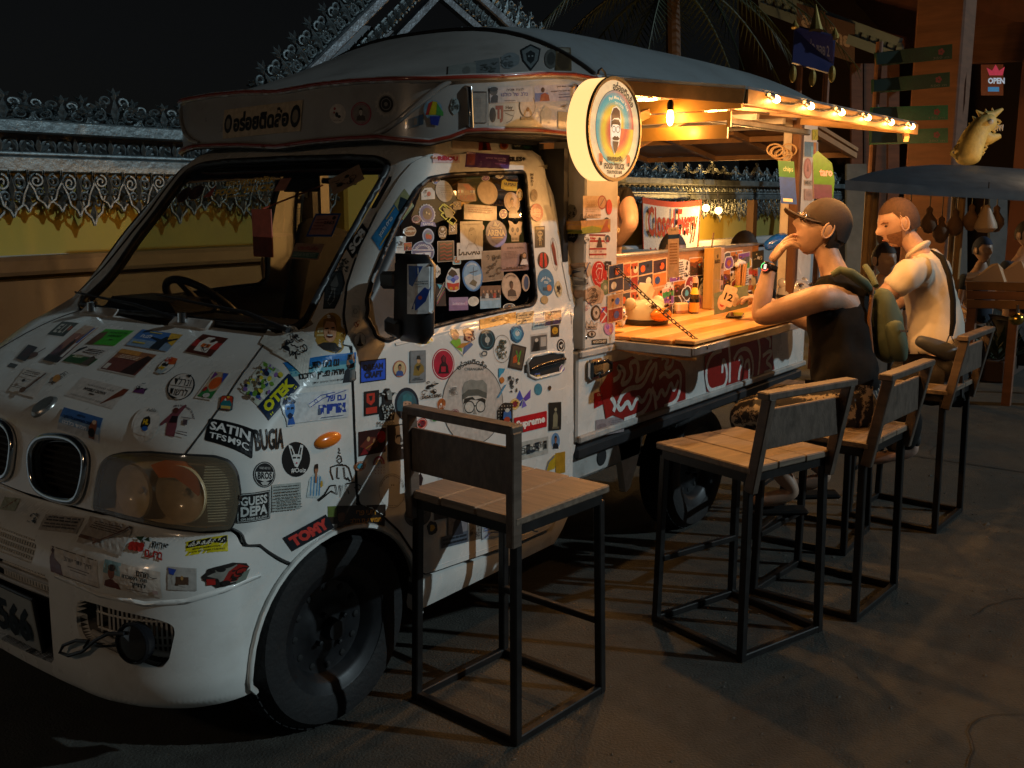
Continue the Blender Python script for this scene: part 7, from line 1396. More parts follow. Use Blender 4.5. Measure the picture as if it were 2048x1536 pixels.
for i, (x, y, a, lb) in enumerate(spots):
    o = make_stool(.005, .21) if i == 0 else make_stool() if i == 1 else copy_tree(stool); stool = o; o.location = (x, y, 0); o.rotation_euler = (0, 0, radians(a)); o['label'] = lb
from mathutils import noise
# ============================================================ people
def skin(pts, edges, root=0, lv=2):
    me = bpy.data.meshes.new('sk'); me.from_pydata([tuple(p[0]) for p in pts], edges, []); o = bpy.data.objects.new('sk', me); COL.objects.link(o)
    md = o.modifiers.new('s', 'SKIN'); md.branch_smoothing = .6
    for i, p in enumerate(pts):
        s_ = me.skin_vertices[0].data[i]; r = p[1]; s_.radius = r if isinstance(r, tuple) else (r, r); s_.use_root = (i == root)
    o.modifiers.new('u', 'SUBSURF').levels = lv
    bpy.context.view_layer.update(); ev = o.evaluated_get(bpy.context.evaluated_depsgraph_get()); m2 = ev.to_mesh()
    r_ = ([v.co.copy() for v in m2.vertices], [tuple(p.vertices) for p in m2.polygons]); ev.to_mesh_clear(); bpy.data.objects.remove(o); bpy.data.meshes.remove(me); return r_
def chain_(pts): return pts, [(i, i + 1) for i in range(len(pts) - 1)]
def frame(f, u): f = V3(f).normalized(); r = f.cross(V3(u)).normalized(); return Matrix((r, f, r.cross(f))).transposed()
def head_mesh(mb, c, M, beard=False):
    """a continuous head: forward +Y, up +Z in local space; 0.235 m tall"""
    vs = []; fs = []; N, K = 40, 30
    g = lambda x, y, z, cx, cy, cz, s: math.exp(-(((x - cx) / s[0]) ** 2 + ((y - cy) / s[1]) ** 2 + ((z - cz) / s[2]) ** 2))
    for i in range(K + 1):
        t = pi * i / K
        for k in range(N):
            a = 2 * pi * k / N; x, y, z = sin(t) * cos(a), sin(t) * sin(a), cos(t)
            X, Y, Z = x * .076, y * .097, z * .118
            if z < 0:
                w = 1 + .36 * z * (1 if y > -.3 else 1.6); X *= w; Y = Y * (1 + .14 * z) + (.012 * -z if y > 0 else .035 * -z)
            if y > 0:
                Y += .026 * g(X, 0, Z, 0, 0, -.022, (.012, 1, .016)) + .012 * g(X, 0, Z, 0, 0, .0, (.009, 1, .022))
                Y -= .010 * (g(X, 0, Z, .032, 0, .006, (.017, 1, .012)) + g(X, 0, Z, -.032, 0, .006, (.017, 1, .012)))
                Y += .006 * g(X, 0, Z, 0, 0, .028, (.05, 1, .010)) + .009 * g(X, 0, Z, 0, 0, -.058, (.022, 1, .008)) + .007 * g(X, 0, Z, 0, 0, -.070, (.02, 1, .007)) + .012 * g(X, 0, Z, 0, 0, -.10, (.024, 1, .016))
                Y += .004 * (g(X, 0, Z, .045, 0, -.028, (.02, 1, .02)) + g(X, 0, Z, -.045, 0, -.028, (.02, 1, .02)))
            vs.append(M @ V3((X, Y, Z)) + c)
    for i in range(K):
        for k in range(N): l = (k + 1) % N; fs.append((i * N + k, (i + 1) * N + k, (i + 1) * N + l, i * N + l))
    mb.add(vs, fs)
    for s in (-1, 1):                                       # ears: an outer shell with a rolled rim
        e = [V3((s * (.074 + .010 * (.4 + .6 * sin(pi * i / 12))), .006 - .020 * sin(2 * pi * i / 14 + .5), -.006 + .033 * cos(2 * pi * i / 14 + .3))) for i in range(13)]
        mb.tube([M @ p + c for p in e], .0042, n=7); mb.ball(M @ V3((s * .077, .004, -.006)) + c, (.007, .019, .031), 12, 8, M=M)
def face_bits(t, c, M, hm):
    for s in (-1, 1):
        MB().ball(M @ V3((s * .031, .078, .004)) + c, (.0135, .008, .006), 14, 8, M=M).build('eye', mat('eye_dark', (.02, .012, .01), .1, coat=1), t, sm=80, wc=True)
        MB().tube([M @ V3((s * .014, .092, .018)) + c, M @ V3((s * .034, .087, .024)) + c, M @ V3((s * .054, .072, .019)) + c], [.003, .004, .002], n=6).build('eyebrow', hm, t, sm=60, wc=True)
    MB().tube([M @ V3((x, .096 - x * x * 9, -.064 + abs(x) * .05)) + c for x in (-.022, -.01, 0, .01, .022)], [.001, .003, .0032, .003, .001], n=6).build('lips', mat('lips', (.32, .11, .08), .4), t, sm=60, wc=True)
def hand(mb, wrist, fwd, palm, s=1.0, curl=(.5, .6, .7, .8), thumb=.3, side=1):
    """palm plus five separate bent fingers; fwd = towards the fingertips, palm = where the palm faces"""
    F_ = V3(fwd).normalized(); Pn = (V3(palm) - F_ * V3(palm).dot(F_)).normalized(); S_ = F_.cross(Pn) * side
    k = wrist + F_ * .085 * s; L_ = wrist
    P = [(L_, (.021 * s, .028 * s) if False else .022 * s), (wrist + F_ * .03 * s, .027 * s), (wrist + F_ * .06 * s, .028 * s), (wrist + F_ * .078 * s, .024 * s)]
    v, f = skin(*((P,) + (chain_(P)[1],)), lv=2); mb.add([wrist + (q - wrist) - Pn * ((q - wrist).dot(Pn) * .42) + S_ * ((q - wrist).dot(S_) * .38) for q in v], f)
    for i, (off, ln) in enumerate(((-.030, .068), (-.010, .076), (.011, .070), (.030, .056))):
        b = wrist + F_ * (.070 - abs(i - 1.3) * .003) * s + S_ * off * s; a = curl[i] * .5; p = [b]; d = F_
        for j, q in enumerate((.44, .32, .24)):
            a1 = curl[i] * (.55, 1.1, .9)[j]; d = (d * cos(a1) + Pn * sin(a1)).normalized(); Pn2 = Pn
            p.append(p[-1] + d * ln * q * s); 
        P = [(b - F_ * .022 * s, .0095 * s)] + [(q, (.0095, .0088, .0080, .0065)[j] * s) for j, q in enumerate(p)]
        v, f = skin(P, chain_(P)[1], lv=1); mb.add(v, f)
    b = wrist + F_ * .022 * s - S_ * .026 * s; d = (F_ * .65 - S_ * .75 + Pn * thumb).normalized(); d2 = (F_ * .95 - S_ * .15 + Pn * thumb * 1.3).normalized()
    P = [(b - d * .01, .012 * s), (b + d * .030 * s, .0115 * s), (b + d * .03 * s + d2 * .028 * s, .0095 * s), (b + d * .03 * s + d2 * .05 * s, .007 * s)]
    v, f = skin(P, chain_(P)[1], lv=1); mb.add(v, f)
def limb(a, b, c_, ra, rb, rc, k=3):
    o = []
    for i in range(k): t = i / k; o.append((a.lerp(b, t), ra + (rb - ra) * t + .006 * sin(pi * t)))
    for i in range(k + 1): t = i / k; o.append((b.lerp(c_, t), rb + (rc - rb) * t + .005 * sin(pi * min(1, t * 1.6))))
    return o
SKN1 = mat('skin_warm', (.39, .25, .175), .45, noise=.14, nscale=26, bump=.12, bscale=260); SKN2 = mat('skin_fair', (.43, .27, .205), .45, noise=.16, nscale=26, bump=.12, bscale=260)
M_BC = mat('black_cotton', (.008, .0075, .0075), .9, noise=.3, nscale=12, bump=.35, bscale=12, spec=.2); M_CAP = mat('brown_cap', (.026, .015, .011), .8, noise=.2, nscale=40, bump=.1, bscale=120)
def solid(name, mb, mt, par, sm=60): return mb.build(name, mt, par, sm=sm, wc=True)
def sk_obj(name, pts, edges, mt, par, root=0, lv=2, wr=0, ws=14):
    v, fs = skin(pts, edges, root, lv)
    if wr:                                                      # cloth folds
        me = bpy.data.meshes.new('w'); me.from_pydata([tuple(q) for q in v], [], fs); me.update()
        def fold(p):
            n1 = noise.noise(V3((p.x * ws, p.y * ws, p.z * ws * .55))); n2 = noise.noise(V3((p.x * ws * 2.3 + 9, p.y * ws * 2.3, p.z * ws)))
            return (abs(n1) * -3.6 + .8 + n2 * .8) * wr
        v = [q + vv.normal * fold(q) for q, vv in zip(v, me.vertices)]; bpy.data.meshes.remove(me)
    return MB().add(v, fs).build(name, mt, par, sm=180, wc=True)
def body(nm, label, seat, mt_skin, q, headf, headu, cat='person'):
    t = thing(nm, label, cat, seat); mb = MB()
    P = []; E = []
    def add(l, start=None):
        i0 = len(P); P.extend(l)
        for i in range(i0, len(P) - 1): E.append((i, i + 1))
        if start is not None: E.append((start, i0))
        return len(P) - 1
    add([(q['pelvis'], .115), (q['waist'], .11), (q['chest'], .12), (q['upper'], .105), (q['neckb'], .057), (q['neckt'], .048), (q['head'] - V3(headu).normalized() * .03, .05)])
    for s in 'LR':
        add([(q['upper'].lerp(q['sh' + s], .55), .062)] + limb(q['sh' + s], q['el' + s], q['wr' + s], .056, .042, .028), 3)
        add([(q['pelvis'].lerp(q['hip' + s], .6), .10)] + limb(q['hip' + s], q['kn' + s], q['an' + s], .085, .056, .036) + [(q['an' + s] + q['ft'] * .09 + V3((0, 0, -.03)), .034), (q['an' + s] + q['ft'] * .17 + V3((0, 0, -.04)), .024)], 0)
    v, f = skin(P, E, 0); mb.add(v, f)
    head_mesh(mb, q['head'], frame(headf, headu)); return t, mb
def pts_of(d): return {k: (atd(*v) if isinstance(v, tuple) else v) for k, v in d.items()}
# --- man in the black tank top and cap
q = pts_of(dict(pelvis=(1695, 800, 3.88), waist=(1688, 735, 3.92), chest=(1678, 660, 3.96), upper=(1682, 592, 3.98), neckb=(1670, 545, 4.0), neckt=(1652, 503, 4.0), head=(1645, 457, 4.0), shL=(1645, 594, 3.82), elL=(1516, 636, 4.02), wrL=(1541, 524, 4.02),
                shR=(1725, 585, 4.14), elR=(1640, 655, 4.32), wrR=(1528, 602, 4.36), hipL=(1680, 822, 3.80), knL=(1478, 826, 4.0), anL=(1590, 985, 4.02), hipR=(1710, 815, 3.98), knR=(1530, 800, 4.28), anR=(1655, 955, 4.22)))
q['ft'] = V3((-.5, .75, 0)).normalized(); hf = V3((-.62, .70, .36)); hu = V3((.12, -.16, 1))
man, mb = body('person', 'man in black tank top and brown cap, chin on hand at the counter', V3((3.68, 1.25, .665)), SKN1, q, hf, hu)
hand(mb, q['wrL'], atd(1588, 462, 4.0) - q['wrL'], RGT * .8 - V3((0, 0, .6)), 1.18, (.25, .7, 1.0, 1.1), .3, side=-1)
hand(mb, q['wrR'], atd(1478, 588, 4.36) - q['wrR'], V3((0, 0, -1)), 1.0, (.25, .5, .8, .9), .7, side=1)
solid('body', mb, SKN1, man)
Mh = frame(hf, hu); hc = q['head']; face_bits(man, hc, Mh, mat('dark_hair', (.018, .012, .009), .7, noise=.4, nscale=60))
mb = MB(); vs = []; fs = []                                       # cap: crown, curved peak, button
for i in range(13):
    t = pi / 2 * 1.12 * i / 12
    for k in range(32):
        a = 2 * pi * k / 32; vs.append(Mh @ V3((sin(t) * cos(a) * .083, sin(t) * sin(a) * .106 - .006, .022 + cos(t) * .103 - (.028 if sin(a) < -.2 and i > 9 else 0) * (i - 9) / 3)) + hc)
for i in range(12):
    for k in range(32): l = (k + 1) % 32; fs.append((i * 32 + k, (i + 1) * 32 + k, (i + 1) * 32 + l, i * 32 + l))
mb.add(vs, fs); solid('cap', mb, M_CAP, man)
mb = MB(); vs = []
for j in range(7):
    for k in range(13):
        a = radians(25 + 130 * k / 12); r = 1 + j / 6 * .72 * sin((a - radians(25)) / radians(130) * pi) ** .5
        vs.append(Mh @ V3((cos(a) * .083 * (1 + (r - 1) * .35), -.006 + sin(a) * .106 * r, .010 + .012 * (r - 1) - .022 * abs(cos(a)) * (r - 1) * 2)) + hc)
o = mb.add(vs, [(j * 13 + k, j * 13 + k + 1, (j + 1) * 13 + k + 1, (j + 1) * 13 + k) for j in range(6) for k in range(12)]).build('cap_peak', M_CAP, man, sm=80, wc=True); o.modifiers.new('s', 'SOLIDIFY').thickness = .004
mb = MB(); vs = []; fs = []                                       # hair below the cap
for i in range(9):
    t = pi * (.42 + .27 * i / 8)
    for k in range(19):
        a = radians(188 + 164 * k / 18); vs.append(Mh @ V3((sin(t) * cos(a) * .081, sin(t) * sin(a) * .104 * (1 - .05 * i / 8) - .002, cos(t) * .122)) + hc)
solid('hair', mb.add(vs, [(i * 19 + k, (i + 1) * 19 + k, (i + 1) * 19 + k + 1, i * 19 + k + 1) for i in range(8) for k in range(18)]), mat('dark_hair', (.018, .012, .009), .7, noise=.4, nscale=60), man)
mb = MB()                                                       # glasses
for s in (-1, 1):
    mb.tube([Mh @ V3((s * .033 + .026 * cos(2 * pi * i / 20), .104, .010 + .02 * sin(2 * pi * i / 20))) + hc for i in range(20)], .0016, n=5, closed=True); mb.tube([Mh @ V3((s * .06, .103, .014)) + hc, Mh @ V3((s * .08, -.01, .012)) + hc], .0015, n=5)
mb.tube([Mh @ V3((-.008, .112, .012)) + hc, Mh @ V3((.008, .112, .012)) + hc], .0015, n=5); solid('glasses', mb, M_CHROME, man)
# tank top: one shell over the trunk with open armholes
def trunk(q, grow, pel, hem=0):
    return [(q['pelvis'] + V3((0, 0, hem)), pel), (q['waist'], .118 + grow), (q['chest'], .128 + grow), (q['upper'], .115 + grow)]
P = trunk(q, .016, .145, -.03) + [(q['neckb'] + (q['chest'] - q['neckb']).normalized() * .008, .095)]; P += [(q['upper'].lerp(q['shL'], .62) + V3((0, 0, .016)), .088), (q['upper'].lerp(q['shR'], .8), .088)]
sk_obj('tank_top', P, [(0, 1), (1, 2), (2, 3), (3, 4), (3, 5), (3, 6)], M_BC, man, lv=3, wr=.007)
P = [(q['pelvis'], .125), (q['hipL'], .105), (q['hipL'].lerp(q['knL'], .5), .092), (q['knL'], .078), (q['knL'].lerp(q['anL'], .45), .072), (q['hipR'], .105), (q['knR'], .078), (q['knR'].lerp(q['anR'], .45), .07)]
M_PAT = mat('patterned_trousers', (.03, .03, .035), .8)
N_, L__ = M_PAT.node_tree.nodes, M_PAT.node_tree.links; w = N_.new('ShaderNodeTexWave'); w.inputs['Scale'].default_value = 9; w.inputs['Distortion'].default_value = 2.5; w.inputs['Detail'].default_value = 4; w.inputs['Detail Scale'].default_value = 6
tcn = N_.new('ShaderNodeTexCoord'); L__.new(tcn.outputs['Object'], w.inputs[0]); cr = N_.new('ShaderNodeValToRGB'); cr.color_ramp.interpolation = 'CONSTANT'
cr.color_ramp.elements[0].color = (.014, .015, .022, 1); e = cr.color_ramp.elements[1]; e.position = .74; e.color = (.34, .27, .19, 1); e = cr.color_ramp.elements.new(.80); e.color = (.03, .028, .03, 1); e = cr.color_ramp.elements.new(.9); e.color = (.42, .36, .27, 1)
L__.new(w.outputs[0], cr.inputs[0]); L__.new(cr.outputs[0], N_['Principled BSDF'].inputs['Base Color'])
sk_obj('patterned_trousers', P, [(0, 1), (1, 2), (2, 3), (3, 4), (0, 5), (5, 6), (6, 7)], M_PAT, man)
for s in 'LR': a = q['an' + s]; MB().bar(a + V3((0, 0, -.072)) - q['ft'] * .05, a + V3((0, 0, -.08)) + q['ft'] * .2, .09, .02, bev=.008).build('sandal', M_BC, man, wc=True)
wd = (q['wrL'] - q['elL']).normalized(); wc_ = q['wrL'] - wd * .025; Mw = wd.to_track_quat('Z', 'Y').to_matrix()
MB().lathe([(.031, -.011), (.034, -.008), (.034, .008), (.031, .011)], wc_, n=24, M=Mw).build('watch_strap', M_BC, man, sm=60, wc=True)
vn = (EYE - wc_).normalized(); vn = (vn - wd * vn.dot(wd) - RGT * .5).normalized(); Mf = vn.to_track_quat('Z', 'Y').to_matrix()
wf = MB().lathe([(.0, .012), (.019, .012), (.022, .009), (.023, 0), (.018, -.006)], wc_ + vn * .030, n=28, M=Mf).build('watch', M_BLKG, man, sm=40, wc=True)
mb = MB()
for a0, a1, cc in ((100, 210, (.1, .8, .3)), (215, 330, (.9, .15, .1))):
    for k in range(8):
        A0, A1 = radians(a0 + (a1 - a0) * k / 8), radians(a0 + (a1 - a0) * (k + .9) / 8); mb.add([Mf @ V3((r_ * cos(a_), r_ * sin(a_), .0128)) + wc_ + vn * .030 for r_, a_ in ((.014, A0), (.014, A1), (.0175, A1), (.0175, A0))], [(0, 1, 2, 3)], 0, cc)
for k in range(4): mb.add([Mf @ V3((x, y, .0128)) + wc_ + vn * .030 for x, y in ((-.006, .006 - .005 * k), (.006, .006 - .005 * k), (.006, .009 - .005 * k), (-.004, .009 - .005 * k))], [(0, 1, 2, 3)], 0, (.8, .85, .9))
mb.build('watch_display', print_mat('screen_print', .2, emit=1.2), man, wc=True)
# --- man in the pale shirt
g = pts_of(dict(pelvis=(1874, 738, 4.78), waist=(1872, 672, 4.82), chest=(1870, 608, 4.84), upper=(1856, 548, 4.84), neckb=(1840, 505, 4.84), neckt=(1820, 480, 4.86), head=(1798, 444, 4.86), shL=(1828, 540, 4.66), elL=(1742, 618, 4.76), wrL=(1690, 585, 4.98),
                shR=(1880, 540, 5.02), elR=(1790, 610, 5.2), wrR=(1700, 610, 5.25), hipL=(1866, 758, 4.70), knL=(1735, 765, 4.9), anL=(1800, 905, 4.9), hipR=(1885, 755, 4.86), knR=(1750, 750, 5.1), anR=(1830, 900, 5.05)))
g['ft'] = V3((-.5, .75, 0)).normalized(); hf = V3((-.60, .72, -.30)); hu = V3((-.1, .16, 1))
man2, mb = body('person', 'bearded man with cropped hair in a pale short-sleeved shirt looking down at the counter', V3((4.87, 1.285, .665)), SKN2, g, hf, hu)
hand(mb, g['wrL'], V3((-.6, .7, -.1)), V3((0, 0, -1)), 1.0, side=-1); hand(mb, g['wrR'], V3((-.6, .7, -.1)), V3((0, 0, -1)), 1.0); solid('body', mb, SKN2, man2)
Mh = frame(hf, hu); hc = g['head']; face_bits(man2, hc, Mh, mat('short_brown_beard', (.20, .10, .06), .85, noise=.4, nscale=90, bump=.3, bscale=300))
def shell(t0, t1, a0, a1, s, n=10, m_=24, dy=0, wob=0):
    vs = []
    for i in range(n + 1):
        for k in range(m_ + 1):
            a = radians(a0 + (a1 - a0) * k / m_); T0, T1 = t0(a), t1(a); t = T0 + (T1 - T0) * i / n; z = cos(t); w = 1 + (.36 * z if z < 0 else 0)
            Y = sin(t) * sin(a) * .097; Y = Y * (1 + .14 * z) + .012 * -z if z < 0 and Y > 0 else Y
            vs.append(Mh @ (V3((sin(t) * cos(a) * .076 * w, Y + dy, z * .118)) * s) + hc)
    return MB().add(vs, [(i * (m_ + 1) + k, (i + 1) * (m_ + 1) + k, (i + 1) * (m_ + 1) + k + 1, i * (m_ + 1) + k + 1) for i in range(n) for k in range(m_)])
solid('hair', shell(lambda a: .01, lambda a: pi * (.33 if sin(a) > .45 else .33 + .30 * min(1, (.45 - sin(a)) / .6)), 0, 360, 1.03), mat('cropped_brown_hair', (.07, .035, .02), .8, noise=.35, nscale=90, bump=.3, bscale=300), man2)
solid('beard', shell(lambda a: pi * (.655 if abs(cos(a)) < .4 else .60), lambda a: pi * .93, 10, 170, 1.014, dy=.002), mat('short_brown_beard', (.17, .085, .05), .85, noise=.4, nscale=90, bump=.3, bscale=300), man2)
M_SH = mat('pale_beige_cotton', (.58, .52, .44), .85, noise=.08, nscale=6, bump=.5, bscale=8)
P = trunk(g, .022, .14, .02) + [(g['neckb'], .088)]; P += [(g['upper'].lerp(g['shL'], .6), .088), (g['shL'], .078), (g['shL'].lerp(g['elL'], .3), .072), (g['shL'].lerp(g['elL'], .58), .073), (g['upper'].lerp(g['shR'], .6), .088), (g['shR'], .078), (g['shR'].lerp(g['elR'], .7), .07)]
sk_obj('shirt', P, [(0, 1), (1, 2), (2, 3), (3, 4), (3, 5), (5, 6), (6, 7), (7, 8), (3, 9), (9, 10), (10, 11)], M_SH, man2, lv=3, wr=.006, ws=13)
sk_obj('collar', [(g['neckb'].lerp(g['neckt'], -.1), .092), (g['neckb'].lerp(g['neckt'], .55), .071)], [(0, 1)], M_SH, man2)
P = [(g['pelvis'], .128), (g['hipL'], .105), (g['knL'], .075), (g['anL'], .055), (g['hipR'], .105), (g['knR'], .075), (g['anR'], .055)]
sk_obj('trousers', P, [(0, 1), (1, 2), (2, 3), (0, 4), (4, 5), (5, 6)], mat('dark_trousers', (.018, .015, .014), .85, noise=.2), man2, lv=3, wr=.012)
def strap(pts, w, th, name, mt, par, nx=None):
    mb = MB(); 
    for k, (a, b) in enumerate(zip(pts, pts[1:])): mb.bar(a, b + (b - a).normalized() * .004, w, th, up=nx or (EYE - a))
    return mb.build(name, mt, par, wc=True)
def ds(l, d=-.0): return [atd(*p) for p in l]
sb = thing('shoulder_bag', 'dark grey sling bag at the waist of the man in the pale shirt', 'bag', atd(1890, 700, 4.62))
MB().tube(ds([(1862, 500, 4.72), (1884, 515, 4.64), (1898, 550, 4.62), (1906, 600, 4.61), (1906, 645, 4.62), (1902, 672, 4.63)]), [.004] + [.014] * 4 + [.010], n=6).build('strap', M_BC, sb, sm=60, wc=True)
sk_obj('pouch', [(atd(1830, 678, 4.62), .025), (atd(1865, 692, 4.60), .04), (atd(1900, 705, 4.60), .045), (atd(1918, 725, 4.64), .03)], [(0, 1), (1, 2), (2, 3)], mat('grey_nylon', (.05, .055, .065), .5, noise=.3, bump=.4, bscale=12), sb)
MB().tube(ds([(1898, 672, 4.60), (1893, 685, 4.60), (1900, 695, 4.59), (1908, 685, 4.59), (1902, 672, 4.60)]), .003, n=6, closed=True).build('clip', M_CHROME, sb, wc=True)
# --- olive pack on the tank-top man's back
bp = thing('backpack', 'olive green cloth backpack hanging off the back of the man in black', 'backpack', atd(1770, 640, 3.95))
M_OL = mat('olive_canvas', (.095, .12, .07), .8, noise=.25, nscale=7, bump=.5, bscale=9)
sk_obj('bag', [(atd(1752, 575, 3.98), (.05, .05)), (atd(1768, 620, 3.97), (.075, .07)), (atd(1775, 680, 3.96), (.085, .07)), (atd(1782, 730, 3.96), (.06, .05))], [(0, 1), (1, 2), (2, 3)], M_OL, bp, lv=3, wr=.004)
sk_obj('front_pocket', [(atd(1785, 640, 3.88), .035), (atd(1797, 690, 3.88), .042), (atd(1800, 725, 3.9), .028)], [(0, 1), (1, 2)], M_OL, bp, wr=.002)
for l in ([(1745, 585, 3.93), (1728, 566, 3.86), (1700, 546, 3.83), (1680, 540, 3.84), (1664, 550, 3.85)], [(1752, 572, 3.98), (1742, 550, 4.02), (1730, 532, 4.06)]): MB().tube(ds(l), [.012, .020, .020, .016, .012][:len(l)] if len(l) == 5 else [.012, .014, .012], n=8).build('shoulder_strap', M_OL, bp, sm=60, wc=True)
MB().tube(ds([(1745, 575, 3.9), (1738, 640, 3.87), (1745, 720, 3.87), (1750, 800, 3.88)]), .008, n=6).build('side_strap', mat('orange_webbing', (.20, .09, .03), .7), bp, sm=60, wc=True)
MB().box(atd(1808, 662, 3.84), (.004, .03, .008)).build('label_tab', M_CHROME, bp, wc=True)
jk = thing('hanging_jacket', 'dark jacket bunched behind the backrest of the third stool', 'jacket', atd(1810, 850, 3.98))
sk_obj('cloth', [(atd(1800, 800, 4.05), .04), (atd(1820, 835, 4.0), .06), (atd(1815, 875, 4.0), .05), (atd(1808, 902, 4.0), .03)], [(0, 1), (1, 2), (2, 3)], M_BC, jk)
# --- cook behind the post, and two people seen only by their heads on the far side
def bust(px, py, D, name, label, shirt, hair, skn, cap=None, arm=None, foot=0):
    c0 = atd(px, py, D); t = thing('person', label, 'person', (c0.x, c0.y, 0)); mb = MB(); q_ = {}
    z = c0 + V3((0, 0, -.16)); f_ = V3((-.6, -.8, 0)).normalized(); sd = V3((.8, -.6, 0))
    P = [(c0 + V3((0, 0, -.72)), .14), (c0 + V3((0, 0, -.5)), .125), (c0 + V3((0, 0, -.3)), .13), (c0 + V3((0, 0, -.17)), .06), (c0 + V3((0, 0, -.08)), .052)]
    E = [(0, 1), (1, 2), (2, 3), (3, 4)]
    for s in (-1, 1):
        n = len(P); a = c0 + sd * .17 * s + V3((0, 0, -.24)); b = arm[0] if (arm and s == 1) else a + V3((0, 0, -.28)) + sd * .05 * s; w = arm[1] if (arm and s == 1) else b + f_ * .2 + V3((0, 0, -.05))
        P += [(a, .06), (a.lerp(b, .5), .05), (b, .04), (w, .028)]; E += [(2, n), (n, n + 1), (n + 1, n + 2), (n + 2, n + 3)]
    hh = min(.75, c0.z - .78 - foot); lg = []
    for s in (-1, 1):
        l = [(c0 + sd * .08 * s + V3((0, 0, -.74 - k * hh)), r_) for k, r_ in ((.08, .095), (.5, .065), (.93, .042))]; n = len(P); P += l; E += [(0, n), (n, n + 1), (n + 1, n + 2)]; lg.append([(q_[0], q_[1] + .018) for q_ in l])
    v, f = skin(P, E); mb.add(v, f); head_mesh(mb, c0, frame(f_, (0, 0, 1))); solid('body', mb, skn, t)
    sk_obj('trousers', [(P[0][0], .14)] + lg[0] + lg[1], [(0, 1), (1, 2), (2, 3), (0, 4), (4, 5), (5, 6)], mat('dark_trousers', (.018, .015, .014), .85, noise=.2), t)
    sk_obj('shirt', [(P[0][0], .165), (P[1][0], .155), (P[2][0], .16), (P[5][0], .072), (P[6][0], .06), (P[9][0], .072), (P[10][0], .06)], [(0, 1), (1, 2), (2, 3), (3, 4), (2, 5), (5, 6)], shirt, t)
    global Mh, hc
    Mh, hc = frame(f_, (0, 0, 1)), c0
    solid('hair' if not cap else 'cap', shell(lambda a: .01, lambda a: pi * (.36 if sin(a) > .4 else .6), 0, 360, 1.07), hair, t); return t, f_, sd, c0
ck, f_, sd, c0 = bust(1186, 285, 4.75, 'cook', 'cook in a black jersey standing behind the sticker-covered post', M_BC, mat('dark_hair'), SKN2, arm=(atd(1262, 448, 4.7), atd(1230, 492, 4.8)), foot=.55)
def free_print(cx, cy, D, w, h, ru, rv, prims, name, parent=None, label=None, mt=None, n=None):
    """flat print standing in the world at depth D"""
    c0 = atd(cx, cy, D); n = n or (EYE - c0).normalized(); pl = [c0 + n.orthogonal() * 3, c0 - n.orthogonal() * 3]; o1 = n.orthogonal().normalized(); o2 = n.cross(o1)
    b = BVHTree.FromPolygons([c0 + o1 * 3 + o2 * 3, c0 - o1 * 3 + o2 * 3, c0 - o1 * 3 - o2 * 3, c0 + o1 * 3 - o2 * 3], [(0, 1, 2), (0, 2, 3)])
    return sticker(cx, cy, w, h, ru, rv, prims, name=name, parent=parent, bvh=b, lift=.0, label=label, mt=mt, step=.5, dlev=.0006)
free_print(1226, 470, 4.5, 30, 40, 0, 0, [('T', 'TO 20', 0, .5, 1.8, .5, '#d8c8a8', .04), ('O', 0, -.5, .5, .4, .1, '#d8c8a8')], 'jersey_print', ck)
bust(1345, 506, 6.0, 'a', 'person in a dark cap on the far side of the truck, only the head showing', M_BC, mat('grey_cap', (.06, .06, .07), .8), SKN2, cap=1, foot=.3)
bust(1488, 503, 6.0, 'b', 'dark-haired person on the far side, hair showing above the straw holder', M_BC, mat('dark_hair'), SKN1, foot=.3)
ch = thing('hanging_charm', 'red paper charm with a tassel hanging behind the windscreen', 'charm', (0, 0, 0)); p0, p1 = aty(525, 418, 2.60), aty(525, 514, 2.60)
MB().box((p0 + p1) / 2, (.004, .095, (p0 - p1).length)).build('card', mat('red_card', (.45, .10, .06), .6, noise=.3, nscale=30), ch); MB().tube([p0, V3((2.40, 2.62, 1.55))], .003, n=5).build('cord', M_REDT, ch); MB().tube([p1, p1 + V3((0, 0, -.03)), p1 + V3((0, 0, -.07))], [.003, .008, .004], n=7).build('tassel', mat('tan_tassel', (.3, .2, .1), .8), ch)
